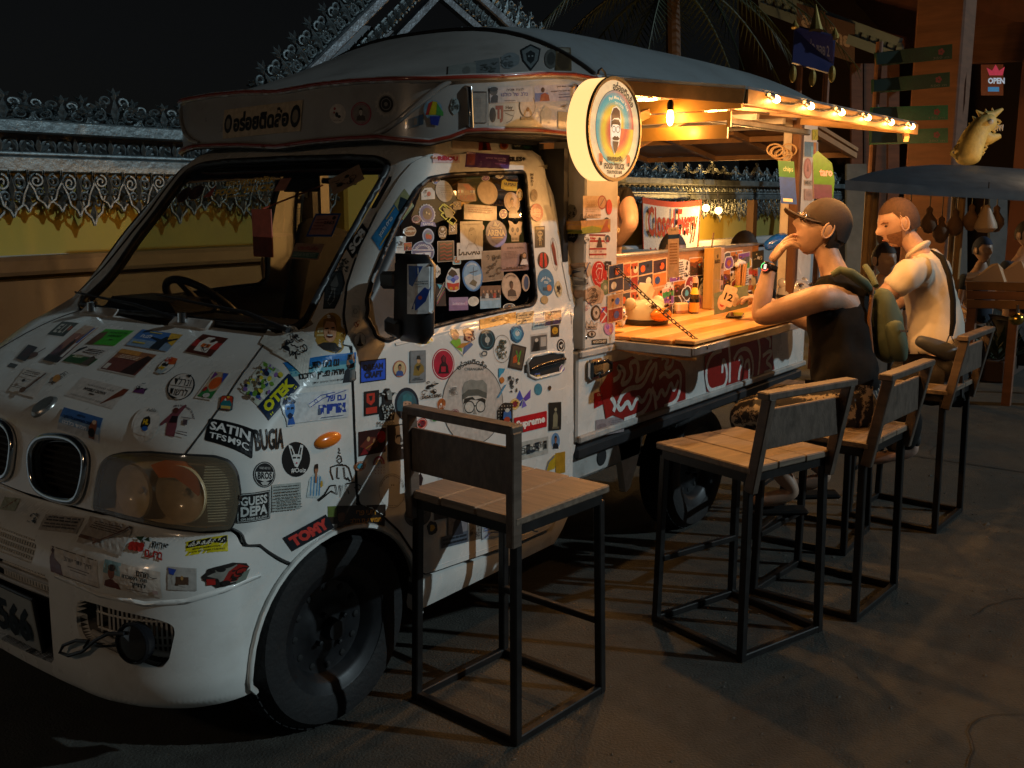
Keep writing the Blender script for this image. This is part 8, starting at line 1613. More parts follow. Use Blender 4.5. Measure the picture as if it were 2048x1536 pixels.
# ============================================================ things on the counter
ZC = .9865
def ctop(px, py): p = atz(px, py, ZC); return V3((p.x, p.y, ZC))
M_CER = mat('cream_ceramic', (.62, .60, .50), .22, coat=.6, noise=.06)
def bulldog(loc, rz, s, lb, muz, shell_m, grp=None):
    t = thing('tissue_holder', lb, 'tissue holder', loc, rz); mb = MB(); vs = []; fs = []; N, K = 44, 26
    g = lambda a, b, c_, s_: math.exp(-(((a[0] - b[0]) ** 2) + ((a[1] - b[1]) ** 2) + ((a[2] - b[2]) ** 2)) / s_ ** 2)
    for i in range(K + 1):
        t_ = pi * .5 * i / K
        for k in range(N):
            a = 2 * pi * k / N; p = [sin(t_) ** .7 * cos(a) * .088, sin(t_) ** .7 * sin(a) * .078, .018 + max(0, cos(t_)) ** .8 * .078]
            d = .016 * g(p, (.0, -.075, .05), 0, .03) + .006 * g(p, (.045, -.05, .085), 0, .022) + .006 * g(p, (-.045, -.05, .085), 0, .022) - .006 * g(p, (.036, -.066, .066), 0, .013) - .006 * g(p, (-.036, -.066, .066), 0, .013) - .004 * g(p, (0, -.05, .095), 0, .008)
            d += .010 * g(p, (.085, .0, .07), 0, .02) + .010 * g(p, (-.085, .0, .07), 0, .02)
            L_ = V3(p).length; p = V3(p) * (1 + d / L_); vs.append(p * s)
    for i in range(K):
        for k in range(N): l = (k + 1) % N; fs.append((i * N + k, (i + 1) * N + k, (i + 1) * N + l, i * N + l))
    mb.add(vs, fs).build('head', shell_m, t, sm=80)
    MB().lathe([(.0, .0), (.09, .0), (.093, .008), (.091, .02), (.0, .021)], n=44, sy=.9).build('collar', mat('black_plastic'), t, sm=40).scale = (s, s, s)
    for sx in (-1, 1):
        MB().ball((sx * .038 * s, -.071 * s, .070 * s), (.013 * s, .006 * s, .007 * s), 14, 8).build('eye', mat('eye_dark', (.02, .012, .01), .1, coat=1), t, sm=80)
        MB().tube([(sx * .022 * s, -.076 * s, .074 * s), (sx * .036 * s, -.074 * s, .081 * s), (sx * .054 * s, -.066 * s, .075 * s)], .003 * s, n=6).build('brow', mat('brown_line', (.10, .06, .03), .5), t, sm=60)
        MB().ball((sx * .078 * s, .01 * s, .078 * s), (.016 * s, .03 * s, .026 * s), 14, 8).build('ear', shell_m, t, sm=80)
    MB().ball((0, -.078 * s, .040 * s), (.052 * s, .030 * s, .027 * s), 24, 14).build('muzzle', muz, t, sm=80)
    MB().ball((0, -.106 * s, .058 * s), (.013 * s, .008 * s, .008 * s), 14, 8).build('nose', mat('nose_grey', (.06, .06, .07), .3), t, sm=80)
    vs = [(x, y, z) for x, y, z in ((-.03, .0, .088), (.03, .005, .088), (.045, .0, .125), (.015, -.01, .155), (-.03, .01, .16), (-.04, .012, .13), (.0, .03, .12), (.05, .02, .10))]
    MB().add([V3(v) * s for v in vs], [(0, 1, 2, 3), (0, 3, 4, 5), (6, 3, 4), (6, 7, 2, 3), (1, 7, 2)]).build('tissue', mat('white_tissue', (.75, .72, .66), .8), t)
    return t
bulldog(ctop(1292, 646), radians(-14), 1.08, 'cream bulldog-head tissue holder with an orange muzzle on the counter', mat('orange_glaze', (.72, .22, .02), .25, coat=.6), M_CER)
bulldog(ctop(1588, 596), radians(-20), 1.05, 'grey bulldog-head tissue holder behind the raised forearm', mat('grey_glaze', (.35, .36, .40), .25, coat=.6), mat('grey_glaze'))
ct = thing('cat_figurine', 'small white lucky cat figurine beside the bulldog tissue holder', 'figurine', ctop(1247, 652) + V3((-.02, .0, 0)), radians(-50))
MB().ball((0, 0, .022), (.018, .016, .024), 16, 10).build('body', M_CER, ct, sm=80); hd_ = MB().ball((0, -.003, .058), (.020, .017, .017), 16, 10).build('head', M_CER, ct, sm=80)
for s in (-1, 1):
    MB().lathe([(.006, 0), (0, .014)], (s * .012, 0, .070), n=8).build('ear', M_CER, ct); MB().ball((s * .008, -.019, .060), (.0035, .002, .0035), 8, 5).build('eye', mat('blue_dot', (.05, .1, .4), .2), ct)
MB().tube([(.014, -.01, .03), (.018, -.014, .045)], .006, n=8).build('paw', M_CER, ct, sm=60); MB().tube([(.018 * cos(a), .016 * sin(a), .041) for a in [2 * pi * i / 14 for i in range(14)]], .0025, n=5, closed=True).build('collar', M_REDT, ct)
def cyl(mb, c_, r, h, n=20): return mb.lathe([(0, 0), (r, 0), (r, h), (0, h)], c_, n=n)
tb = thing('tape_holder', 'cream box with a blue round lid beside the bulldog', 'container', ctop(1372, 625), radians(-30))
MB().box((-.03, 0, .024), (.07, .04, .046), bev=.006).build('box', mat('cream_card', (.55, .42, .27), .6), tb); MB().box((-.03, 0, .006), (.072, .042, .012)).build('band', mat('brown_card', (.3, .14, .07), .6), tb)
cyl(MB(), (.03, 0, 0), .020, .03).build('tub', M_CER, tb, sm=40); cyl(MB(), (.03, 0, .03), .022, .022).build('lid', mat('blue_lid', (.01, .12, .6), .3, coat=.5), tb, sm=40)
bt = thing('sauce_bottle', 'soy sauce bottle with a yellow label and orange foot label', 'bottle', ctop(1390, 628) + V3((.03, .02, 0)))
MB().lathe([(0, 0), (.021, 0), (.023, .004), (.023, .075), (.020, .085), (.011, .125), (.0095, .14), (.0095, .155)], n=24).build('glass', mat('brown_glass', (.06, .03, .01), .08, coat=1), bt, sm=40)
MB().lathe([(.0235, .008), (.0235, .05)], n=24).build('label', mat('orange_label', (.75, .28, .03), .5), bt, sm=60); MB().lathe([(.0128, .118), (.0175, .100), (.0205, .088)], n=24).build('neck_label', mat('yellow_label', (.8, .5, .03), .5), bt, sm=60)
MB().lathe([(.0235, .052), (.0235, .066)], n=24).build('dark_band', M_BLKG, bt); MB().lathe([(.012, .140), (.012, .165), (0, .166)], n=16).build('cap', mat('pink_cap', (.7, .42, .32), .5), bt, sm=40)
mx = thing('menu_box', 'tall upright varnished wooden menu box lettered Box', 'menu box', ctop(1412, 618) + V3((.05, .0, 0)), radians(6))
MB().box((0, 0, .145), (.10, .05, .29), bev=.003).build('case', mat('brassy_wood', (.36, .22, .06), .35, coat=.4, noise=.2, nscale=6, stretch=(9, 9, .8)), mx); MB().box((.075, -.002, .143), (.045, .046, .285), bev=.002).build('side_panel', mat('pale_label_wood', (.42, .27, .19), .5, noise=.2), mx)
MB().bar((-.02, .0, .28), (.005, .0, .36), .006).build('stick', mat('brown_line'), mx)
def on_box(t, x, z, w, h, col):
    tv, tf, ta = text2d(t, .04); MB().add([V3((x + a * w, -.0262, z + b * h)) for a, b in tv], tf, 0, srgb(col)).build('lettering', PRINT, mx)
on_box('BLANCO', -.0, .225, .07, .018, '#2a1c08'); on_box('8', .0, .25, .014, .02, '#2a1c08'); on_box('LIT', .076, .20, .032, .026, '#2a2018'); on_box('Box', .076, .145, .032, .03, '#2a2018'); on_box('u', .076, .095, .024, .022, '#2a2018')
hc_ = thing('hanging_card', 'pale printed card on a clip standing above the back board', 'card', (0, 0, 0)); free_print(1347, 505, 3.95, 22, 100, 4, 0, [('R', -1, -1, 1, 1, '#e8c8a8'), ('R', -1, .55, 1, .72, '#2a4a7a')] + lines(-.7, .7, -.5, .4, 8, '#a8703a', 4, .4) + [('T', '108', 0, .9, .8, .1, '#3a2a20')], 'card', hc_)
so = ctop(1490, 604) + V3((.0, .03, 0)); sh = thing('straw_holder', 'lime green cup packed with wooden chopsticks under a plastic bag', 'cup', so)
MB().lathe([(.030, 0), (.034, .004), (.042, .085), (.040, .085), (.032, .008), (0, .006)], n=28).build('cup', mat('lime_plastic', (.42, .50, .02), .35, coat=.3), sh, sm=40)
for k in range(34):
    a = RND.uniform(0, 6.28); r_ = .030 * sqrt(RND.random()); MB().bar((r_ * cos(a) * .7, r_ * sin(a) * .7, .012), (r_ * cos(a) * 1.15, r_ * sin(a) * 1.15, .185 + RND.uniform(-.01, .012)), .0055).build('chopstick', mat('chopstick_wood', (.55, .30, .14), .6, noise=.2), sh)
sk_obj('plastic_bag', [(so + V3(p), .016) for p in ((0, 0, .19), (.03, 0, .20), (-.035, .01, .195), (.05, 0, .19), (.0, .02, .215), (-.05, 0, .18))], [(0, 1), (0, 2), (1, 3), (0, 4), (2, 5)], mat('milky_plastic', (.75, .75, .75), .25, trans=.2), sh, lv=1)
nc = thing('number_card', 'white table number card reading 12 held between finger and thumb', 'number card', (0, 0, 0)); free_print(1457, 592, 4.33, 26, 42, -20, -20, [('RR', .2, 1, '#e8d0b4'), ('T', '12', .1, -.1, 1.3, .7, '#241a14', .03)], 'card', nc)
st = thing('sticker_stand', 'low grey stand of round stickers behind the number card', 'stand', (0, 0, 0)); free_print(1462, 600, 4.36, 70, 44, 14, 0, [('R', -1, -1, 1, 1, '#7a8a80'), ('E', -.5, .0, .3, .75, '#e8c8b8'), ('E', -.5, 0, .18, .45, '#c84a4a'), ('E', .25, -.1, .22, .6, '#d8c8b0')], 'board', st)
ph = thing('smartphone', 'smartphone lying face up on the counter by the elbow', 'phone', ctop(1470, 633), radians(20)); MB().box((0, 0, .006), (.15, .072, .009), bev=.003).build('case', M_BLKG, ph); MB().box((0, 0, .0108), (.140, .066, .0008)).build('screen', mat('phone_glass', (.02, .03, .015), .06, coat=1), ph)
for i, (px_, py_, w_, h_, nm, lb, colr, D) in enumerate(((1548, 476, 78, 40, 'blue_bag', 'shiny blue plastic bag behind the man\'s hand', (.01, .12, .75), 5.3),)):
    t = thing(nm, lb, 'bag', (0, 0, 0)); sk_obj('film', [(atd(1528, 496, D), .025), (atd(1555, 480, D), .045), (atd(1585, 478, D), .04)], [(0, 1), (1, 2)], mat('blue_film', colr, .2, coat=.8, bump=.5, bscale=8), t, lv=1)
def packet(px, py, D, w, h, ru, prims, lb): t = thing('snack_bag', lb, 'snack bag', (0, 0, 0)); free_print(px, py, D, w, h, ru, -ru, prims, 'packet', t)
packet(1575, 365, 4.9, 32, 86, -4, [('R', -1, -1, 1, 1, '#1c50c0'), ('R', -1, .25, 1, 1, '#2a7a38'), ('T', 'chips', .2, .6, 1.2, .3, '#d8e8c0'), ('R', -.7, -.9, .5, -.75, '#e8e4d8')], 'blue and green snack bag hanging inside the rear post')
packet(1648, 350, 4.6, 42, 96, -2, [('P', [(-1, -1), (-1, .8), (-.5, 1), (.8, .5), (1, -.2), (.8, -1)], '#35700f'), ('R', -1, -1, .7, -.4, '#4a2a5a'), ('T', 'taro', .2, .1, 1.2, .3, '#d89ab0', .04)], 'green and purple snack bag hanging outside the rear post')
bd = thing('cable_bundle', 'coiled pale cables hanging under the roof by the rear post', 'cables', atd(1560, 300, 4.9)); mb = MB()
for k in range(6):
    cx, cy = 1550 + 8 * k % 30, 300 + 5 * (k % 3); mb.tube([atd(cx + 16 * cos(a) + k, cy + 12 * sin(a), 4.9 + .02 * k) for a in [2 * pi * i / 16 for i in range(16)]], .004, n=5, closed=True)
tag(mb.build('cable_loop', mat('cable_tan', (.35, .25, .15), .5), bd, wc=True), kind='stuff')
# ============================================================ ground
gm = mat('concrete_paving', (.046, .045, .038), .78, noise=.35, nscale=14, bump=.5, bscale=120, dirt=(.028, .022, .017), dirt_amt=.85, dscale=2.6)
vs = [(-60, -60, 0), (60, -60, 0), (60, 60, 0), (-60, 60, 0)]
g_ = MB().add([V3(v) for v in vs], [(0, 1, 2, 3)]).build('ground', gm); tag(g_, kind='structure')
for k, (a, b) in enumerate((((-8, .2), (16, .05)), ((-8, -2.4), (16, -2.6)), ((5.9, -8), (6.1, 4.6)), ((1.0, -8), (1.15, 4.6)))):
    mb = MB(); n = 60; p = []
    for i in range(n + 1): t = i / n; p.append(V3((a[0] + (b[0] - a[0]) * t + RND.uniform(-.006, .006), a[1] + (b[1] - a[1]) * t + RND.uniform(-.006, .006), .004)))
    d = (p[-1] - p[0]).normalized().cross(V3((0, 0, 1))) * .006
    mb.add([q + d for q in p] + [q - d for q in p], [(i, i + 1, n + 2 + i, n + 1 + i) for i in range(n)]); tag(mb.build('paving_joint', mat('joint_dark', (.02, .016, .012), .9)), kind='structure')
for x, y, a in ((2.7, .5, .4), (4.2, -.3, 2.2), (1.6, 1.0, -.5), (5.6, .7, 1.2), (3.4, .2, 2.9)):
    p = V3((x, y, .0035)); c0 = [p]
    for i in range(26): a += RND.uniform(-.45, .45); p = p + V3((cos(a), sin(a), 0)) * .05; c0.append(p)
    mb = MB(); n = len(c0); mb.add([q + V3((-sin(a), cos(a), 0)) * .002 for q in c0] + [q - V3((-sin(a), cos(a), 0)) * .002 for q in c0], [(i, i + 1, n + i + 1, n + i) for i in range(n - 1)]); tag(mb.build('paving_crack', mat('joint_dark')), kind='structure')
mb = MB()
for k in range(1500):
    x, y = RND.uniform(.8, 7.5), RND.uniform(-1.6, 1.7); r_ = RND.uniform(.0015, .006) * (2.2 if k % 40 == 0 else 1); a = RND.uniform(0, 3)
    mb.add([V3((x + r_ * cos(a + j * 1.57) * (1 + j % 2), y + r_ * sin(a + j * 1.57), .001)) for j in range(4)] + [V3((x, y, r_ * .9))], [(0, 1, 4), (1, 2, 4), (2, 3, 4), (3, 0, 4)])
tag(mb.build('ground_grit', mat('grit', (.09, .08, .065), .9)), 'fine grit and crumbs scattered over the concrete', 'grit', kind='stuff')
# ============================================================ temple wall with silver filigree coping
M_YW = mat('ochre_plaster', (.27, .21, .03), .8, noise=.12, nscale=2, bump=.1, bscale=12, dirt=(.2, .15, .05), dirt_amt=.4, dscale=1.5)
M_PL = mat('white_plinth', (.42, .43, .44), .75, noise=.12, nscale=2, dirt=(.16, .15, .14), dirt_amt=.5)
M_SIL = mat('beaten_silver', (.15, .18, .19), .5, metal=.9, noise=.35, nscale=14, bump=.5, bscale=35)
def spiral(cx, cz, r, turns, a0, sg, n=18): return [V3((cx + sg * r * (1 - .82 * i / n) * cos(a0 + turns * 2 * pi * i / n), 0, cz + r * (1 - .82 * i / n) * sin(a0 + turns * 2 * pi * i / n))) for i in range(n + 1)]
def leaf(mb, p, a, L, w):
    d = V3((cos(a), 0, sin(a))); s = V3((-d.z, 0, d.x)); mb.add([p, p + d * L * .5 + s * w + V3((0, -.006, 0)), p + d * L, p + d * L * .5 - s * w, p + d * L * .5 + V3((0, -.022, 0))], [(0, 1, 4), (1, 2, 4), (2, 3, 4), (3, 0, 4)])
def lace_unit(kind):
    mb = MB(); r = random.Random(4)
    if kind == 'lace_pendant':                                  # hangs from z=0 to about -0.20
        for s in (-1, 1):
            mb.tube(spiral(s * .045, -.055, .036, 1.4, pi / 2, s), .0065, n=5); mb.tube(spiral(s * .03, -.115, .024, 1.2, 0, s, 12), .0055, n=5)
            mb.tube([V3((s * .085, 0, 0)), V3((s * .083, 0, -.06)), V3((s * .06, 0, -.10)), V3((s * .045, 0, -.15)), V3((s * .015, 0, -.17)), V3((0, 0, -.20))], .007, n=5)
            leaf(mb, V3((s * .06, 0, -.1)), -pi / 2 + s * .7, .05, .014)
        leaf(mb, V3((0, -.005, -.02)), -pi / 2, .12, .016); leaf(mb, V3((0, 0, -.12)), -pi / 2, .075, .02)
    elif kind == 'crest_scroll':                                # stands on z=0, 0.30 wide
        for s in (-1, 1):
            mb.tube(spiral(s * .085, .065, .058, 1.5, -pi / 2, s), [.011] + [.010 - .0004 * i for i in range(18)], n=6); mb.tube(spiral(s * .045, .145, .035, 1.3, -pi / 2, s, 14), .008, n=5); mb.tube(spiral(s * .13, .03, .026, 1.2, pi, s, 12), .007, n=5)
            for k in range(5): leaf(mb, V3((s * (.05 + .022 * k), -.004, .10 - .008 * k)), pi / 2 - s * (.3 + .2 * k), .06, .018); mb.tube(spiral(s * (.03 + .026 * k), .02 + .03 * (k % 3), .018, 1.1, k, s, 8), .006, n=4)
        leaf(mb, V3((0, -.006, .0)), pi / 2, .17, .026); leaf(mb, V3((0, 0, .14)), pi / 2, .09, .02)
        for s in (-1, 1): leaf(mb, V3((0, 0, .17)), pi / 2 - s * .7, .06, .013)
    elif kind == 'frieze_scroll':                               # 0.2 x 0.11 relief block
        for s in (-1, 1): mb.tube(spiral(s * .05, .05, .042, 1.6, -pi / 2, s), .009, n=6); leaf(mb, V3((s * .01, -.004, .02)), pi / 2 - s * .9, .07, .016); leaf(mb, V3((s * .085, -.004, .01)), pi / 2 + s * .4, .08, .013)
        leaf(mb, V3((0, -.01, .0)), pi / 2, .10, .02)
    me = mb.mesh(kind, 50); me.materials.append(M_SIL); return me
UN = {k: lace_unit(k) for k in ('lace_pendant', 'crest_scroll', 'frieze_scroll')}
def put(kind, par, loc, s=(1, 1, 1), ry=0, rz=0):
    o = bpy.data.objects.new(kind, UN[kind]); COL.objects.link(o); o.parent = par; o.location = loc; o.scale = s; o.rotation_euler = (0, ry, rz); return o
def wall(lb, x0, x1, Z, yw, tall=1.0):
    zpl, zlace, zb2, zrel, zb1, zc = Z
    t = thing('temple_wall', lb, 'wall', ((x0 + x1) / 2, yw, 0)); L = x1 - x0
    MB().box((0, .12, zb1 / 2), (L, .2, zb1)).build('plaster_wall', M_YW, t); MB().box((0, .06, zpl / 2 - .06), (L, .24, zpl - .12)).build('plinth', M_PL, t); MB().box((0, .02, zpl - .045), (L, .34, .09), bev=.02).build('plinth_ledge', M_PL, t)
    MB().box((0, -.02, (zlace + zb2) / 2), (L, .14, zb2 - zlace), bev=.006).build('lower_band', M_SIL, t); MB().box((0, .0, (zb2 + zrel) / 2), (L, .10, zrel - zb2)).build('frieze_ground', mat('dark_silver', (.10, .11, .12), .5, metal=.7), t)
    MB().tube([(-L / 2, -.07, zb2 + .012), (L / 2, -.07, zb2 + .012)], .014, n=8).build('bead', M_SIL, t, sm=60); MB().box((0, -.03, (zrel + zb1) / 2), (L, .20, zb1 - zrel), bev=.008).build('upper_band', M_SIL, t)
    n = int(L / .168)
    for i in range(n): put('lace_pendant', t, (-L / 2 + (i + .5) * .168, -.10, zlace + .01), (1, 1, tall * (1.12 if i % 2 else .92)))
    for i in range(n): put('lace_pendant', t, (-L / 2 + i * .168, -.085, zlace + .01), (1, 1, tall * (1.0 if i % 3 else 1.35)))
    n = int(L / .19); h = (zrel - zb2) / .105
    for i in range(n): put('frieze_scroll', t, (-L / 2 + (i + .5) * .19, -.06, zb2), (1, 1, h))
    n = int(L / .29); h = (zc - zb1) / .26
    for i in range(n): put('crest_scroll', t, (-L / 2 + (i + .5) * .29, -.03, zb1 - .01), (1.05, 1, h * (1.25 if i % 4 == 1 else RND.uniform(.75, .95))), RND.uniform(-.05, .05))
    for i in range(n): put('crest_scroll', t, (-L / 2 + i * .29, .03, zb1 - .01), (1.0, 1, h * .98))
    return t
YW = 4.9
zz = lambda px, py: aty(px, py, YW).z
wall('yellow temple wall with silver filigree coping on the left, behind the cab', -3.2, 4.55, (zz(100, 508), zz(100, 346), zz(100, 316), zz(100, 272), zz(100, 245), zz(100, 168)), YW)
wall('yellow temple wall with lower silver coping seen through the open bar', 6.1, 15.5, (zz(1400, 480), zz(1350, 400), zz(1350, 388), zz(1350, 370), zz(1350, 357), zz(1350, 315)), YW, .9)
# gate gable
gt = thing('temple_gate', 'silver filigree gable of the temple gate rising behind the truck roof', 'gate', (5.3, YW, 0))
a, b, c_ = aty(545, 215, YW), aty(790, -30, YW), aty(1010, 70, YW)
def slope(a, b, n, s, fl=1):
    d = b - a; ang = -atan2(d.z, d.x)
    MB().bar(a, b, .07, .07, bev=.01).build('gable_beam', mat('tarnished_silver', (.17, .19, .21), .42, metal=.8, noise=.4, nscale=9, bump=.4), gt, wc=True); MB().bar(a + V3((.3 * fl, 0, -.1)), b + V3((.3 * fl, 0, -.1)), .05, .05).build('gable_beam', mat('tarnished_silver'), gt, wc=True)
    for i in range(n * 2): put('frieze_scroll', gt, a.lerp(b, i / n / 2) - gt.location + V3((.16 * fl, -.02, -.12)), (1, 1, 1.1), ang)
    for i in range(n):
        p = a.lerp(b, (i + .5) / n); o = put('crest_scroll', gt, p - gt.location, (s, 1, s), ang); o2 = put('crest_scroll', gt, a.lerp(b, i / n) - gt.location + V3((0, .06, 0)), (s * .8, 1, s * .75), ang)
slope(a, aty(870, -110, YW), 12, 1.15); slope(aty(840, -110, YW), aty(1080, 110, YW), 10, 1.1, -1)
MB().box(aty(800, 120, YW + .1) - gt.location, (1.4, .1, .35)).build('gable_panel', mat('dark_silver'), gt)
for i in range(6): put('frieze_scroll', gt, aty(700 + 45 * i, 150 - 12 * i, YW) - gt.location + V3((0, -.05, 0)), (1.1, 1, 1.3))
for x in (4.75, 5.95): MB().box((x - 5.3, .1, 1.0), (.32, .4, 2.0), bev=.02).build('gate_pier', M_YW, gt)
for x in (-.28, .28): MB().box((x, .12, .85), (.55, .06, 1.7)).build('gate_leaf', mat('dark_timber', (.05, .028, .016), .7, noise=.3), gt)
# unseen lantern added at the near left as warm fill for the truck nose
sv = thing('fill_lantern', 'street lantern with a warm bulb standing to the left of the truck nose', 'street lamp', (-1.5, 2.3, 0)); MB().tube([(0, 0, 0), (0, 0, .3), (0, 0, 2.2)], [.06, .035, .03], n=12).build('pole', M_IRON, sv, sm=40)
MB().lathe([(0, 2.47), (.06, 2.43), (.17, 2.35), (.17, 2.33), (0, 2.34)][::-1], n=20).build('hood', M_IRON, sv, sm=40); MB().ball((0, 0, 2.25), .05, 14, 8).build('bulb', M_BULB, sv, sm=80); lamp(V3((-1.5, 2.3, 2.14)), 31, .06, (1, .77, .57))
# ============================================================ banner and wall lamps
bn = thing('banner', 'white cloth banner reading Closed Every in red with a red border', 'banner', (0, 0, 0))
pb_ = [aty(1283, 394, 4.72), aty(1401, 400, 4.72), aty(1388, 560, 4.72), aty(1287, 560, 4.72)]; mb = MB(); n = 14
def bpt(u, v): p = (pb_[0].lerp(pb_[1], u)).lerp(pb_[3].lerp(pb_[2], u), v); return p + V3((0, .004 * sin(u * 9 + v * 3) - .004, -.03 * sin(pi * u) * (1 - v)))
for i in range(n):
    for j in range(n):
        u0, u1, v0, v1 = i / n, (i + 1) / n, j / n, (j + 1) / n; ed = i == 0 or i == n - 1 or j == 0
        mb.add([bpt(u0, v0), bpt(u1, v0), bpt(u1, v1), bpt(u0, v1)], [(0, 3, 2, 1)], 0, srgb('#a83a2c') if (j == 0 and .0 <= v0 < .05) or (i in (0, n - 1) and False) else srgb('#b9bcc0'))
CP = print_mat('cloth_print', .95, coat=0); bo = mb.build('cloth', CP, bn); bo.modifiers.new('s', 'SOLIDIFY').thickness = .004
for l in ([bpt(0, j / 10) for j in range(11)], [bpt(1, j / 10) for j in range(11)]): MB().tube([p + V3((0, -.004, 0)) for p in l], .008, n=5).build('border', mat('red_cloth', (.4, .06, .04), .8), bn)
for t_, u0, u1, v0, v1 in (('Closed', .06, .50, .09, .46), ('Every', .56, .94, .09, .52), ('Wednesday', .08, .92, .60, .9)):
    tv, tf, ta = text2d(t_, .03); MB().add([bpt(u0 + (u1 - u0) * (x + .5), v0 + (v1 - v0) * (.5 - y)) + V3((0, -.022, 0)) for x, y in tv], tf, 0, srgb('#9a2418')).build('lettering', CP, bn)
for k, (px_, py_, e_) in enumerate(((1412, 416, 26), (1437, 421, 26))):
    p = aty(px_, py_, 4.62); t = thing('wall_lamp', ('left', 'right')[k] + ' one of two glowing bare bulbs beside the banner', 'lamp', p, 0, 'bare bulbs hanging by the wall')
    MB().ball((0, 0, 0), .035, 16, 10).build('bulb', M_BULB, t, sm=80); MB().tube([(0, 0, .03), (0, 0, .07)], .014, n=8).build('socket', M_BLK, t); MB().tube([(0, 0, .07), (.02, .05, .3)], .004, n=5).build('flex', M_BLK, t); lamp(p + V3((0, -.30, -.08)), e_ * 1.6, .04, (1, .5, .14))
wp = thing('wooden_post', 'brown timber post in front of the yellow wall right of the bulbs', 'post', aty(1503, 450, 4.6)); wp.location.z = 0; MB().box((0, 0, .75), (.10, .08, 1.5)).build('post', mat('dark_timber'), wp)
cb = thing('cooler_box', 'pale blue insulated box behind the bar, left of the banner', 'cooler', aty(1265, 500, 3.9)); cb.location.z = .9; MB().box((0, 0, .1), (.5, .3, .24), bev=.03).build('box', mat('pale_blue_plastic', (.4, .5, .52), .5), cb)
MB().box((0, 0, -.46), (.6, .4, .9)).build('stand', M_WHT2, cb)
# ============================================================ palm, house, signs on the right
M_LF = mat('night_leaf', (.03, .045, .018), .55, noise=.4, nscale=3)
pm = thing('palm_tree', 'dark palm crown hanging over the truck roof', 'palm tree', (10.5, 5.6, 0)); MB().tube([(0, 0, 0), (.1, 0, 1.5), (.05, .1, 3.95)], [.12, .09, .08], n=10).build('trunk', mat('palm_bark', (.07, .045, .03), .9, noise=.4), pm)
for k in range(22):
    a = 2 * pi * k / 22 + RND.uniform(-.2, .2); up_ = RND.uniform(-.2, .9); L = RND.uniform(1.3, 2.1); mb = MB(); pr = []
    for i in range(11): t = i / 10; pr.append(V3((.05 + cos(a) * L * t, .1 + sin(a) * L * t, 3.9 + up_ * L * t - .75 * L * t * t)))
    mb.tube(pr, [.02 - .0015 * i for i in range(11)], n=5)
    for i in range(1, 30):
        t = i / 30 * 9.99; p = pr[int(t)].lerp(pr[int(t) + 1], t % 1); d = (pr[int(t) + 1] - pr[int(t)]).normalized(); s = d.cross(V3((0, 0, 1))).normalized()
        for g2 in (-1, 1): q = p + s * g2 * .30 * sin(pi * min(1, i / 30 + .15)) + d * .16 + V3((0, 0, -.10 - RND.random() * .06)); w = d * .012; mb.add([p - w, p + w, q], [(0, 1, 2)])
    mb.build('frond', M_LF, pm)
M_TIM = mat('brown_timber_wall', (.19, .085, .045), .65, noise=.3, nscale=3, stretch=(1, 1, 8))
M_TIL = mat('red_roof_soffit', (.16, .06, .035), .7, noise=.25); M_BLUEW = mat('pale_blue_paint', (.30, .42, .52), .6, noise=.1)
hs = thing('shop_house', 'timber shop house with pale blue balcony rail and red-brown roof', 'house', atd(1780, 300, 14)); hs.location.z = 0
def quad(pts, nm, mt, par, th=.06): o = MB().add([atd(*p) for p in pts], [(0, 1, 2, 3)]).build(nm, mt, par, wc=True); o.modifiers.new('s', 'SOLIDIFY').thickness = th; return o
quad([(1480, -60, 15), (2150, -60, 13), (2150, 560, 13), (1480, 560, 15)], 'wall', mat('dark_wall', (.030, .016, .010), .8, noise=.3), hs)
quad([(1640, -80, 13), (2100, -80, 11), (2100, 60, 11.5), (1800, 95, 12.6)], 'roof', M_TIL, hs); quad([(1905, 60, 11), (2120, 40, 10.6), (2120, 120, 10.6), (1905, 130, 11)], 'eave_board', M_TIM, hs)
a, b = (1522, 8, 13.2), (1800, 110, 12.0)
for dy, w in ((-26, .09), (6, .11)): MB().bar(atd(a[0], a[1] + dy, a[2]), atd(b[0], b[1] + dy, b[2]), w).build('balcony_rail', M_BLUEW, hs, wc=True)
for i in range(17): t = i / 16; p = [a[j] + (b[j] - a[j]) * t for j in range(3)]; MB().tube([atd(p[0], p[1] - 24, p[2]), atd(p[0], p[1] - 14, p[2]), atd(p[0], p[1] + 4, p[2])], [.025, .05, .025], n=8).build('baluster', M_BLUEW, hs, wc=True)
quad([(1775, 90, 12.2), (1795, 90, 12.2), (1795, 600, 12.2), (1770, 600, 12.2)], 'timber_post', M_TIM, hs)
for x0, x1, D in ((1725, 1775, 12.9), (1700, 1722, 12.8)): quad([(x0, 130, D), (x1, 130, D), (x1, 560, D), (x0, 560, D)], 'shutter', M_TIM, hs)
for x0, x1, y0, y1 in ((1898, 1930, 380, 590), (1975, 2010, 395, 590), (1690, 1730, 330, 560), (1752, 1770, 440, 560)): quad([(x0, y0, 12), (x1, y0, 12), (x1, y1, 12), (x0, y1, 12)], 'pale_door_panel', mat('dull_blue_panel', (.15, .18, .20), .6, noise=.2), hs)
cl = thing('timber_column', 'massive dark timber column behind the green direction signs', 'column', atd(1865, 400, 10.4)); cl.location.z = 0; MB().box((0, 0, 2.2), (.46, .46, 4.4), bev=.02).build('shaft', M_TIM, cl)
c2 = thing('timber_column', 'reddish timber post at the right edge behind the food cart', 'column', atd(2045, 400, 9.6)); c2.location.z = 0; MB().box((0, 0, 1.4), (.18, .18, 2.8)).build('shaft', mat('red_timber', (.17, .06, .03), .6), c2)
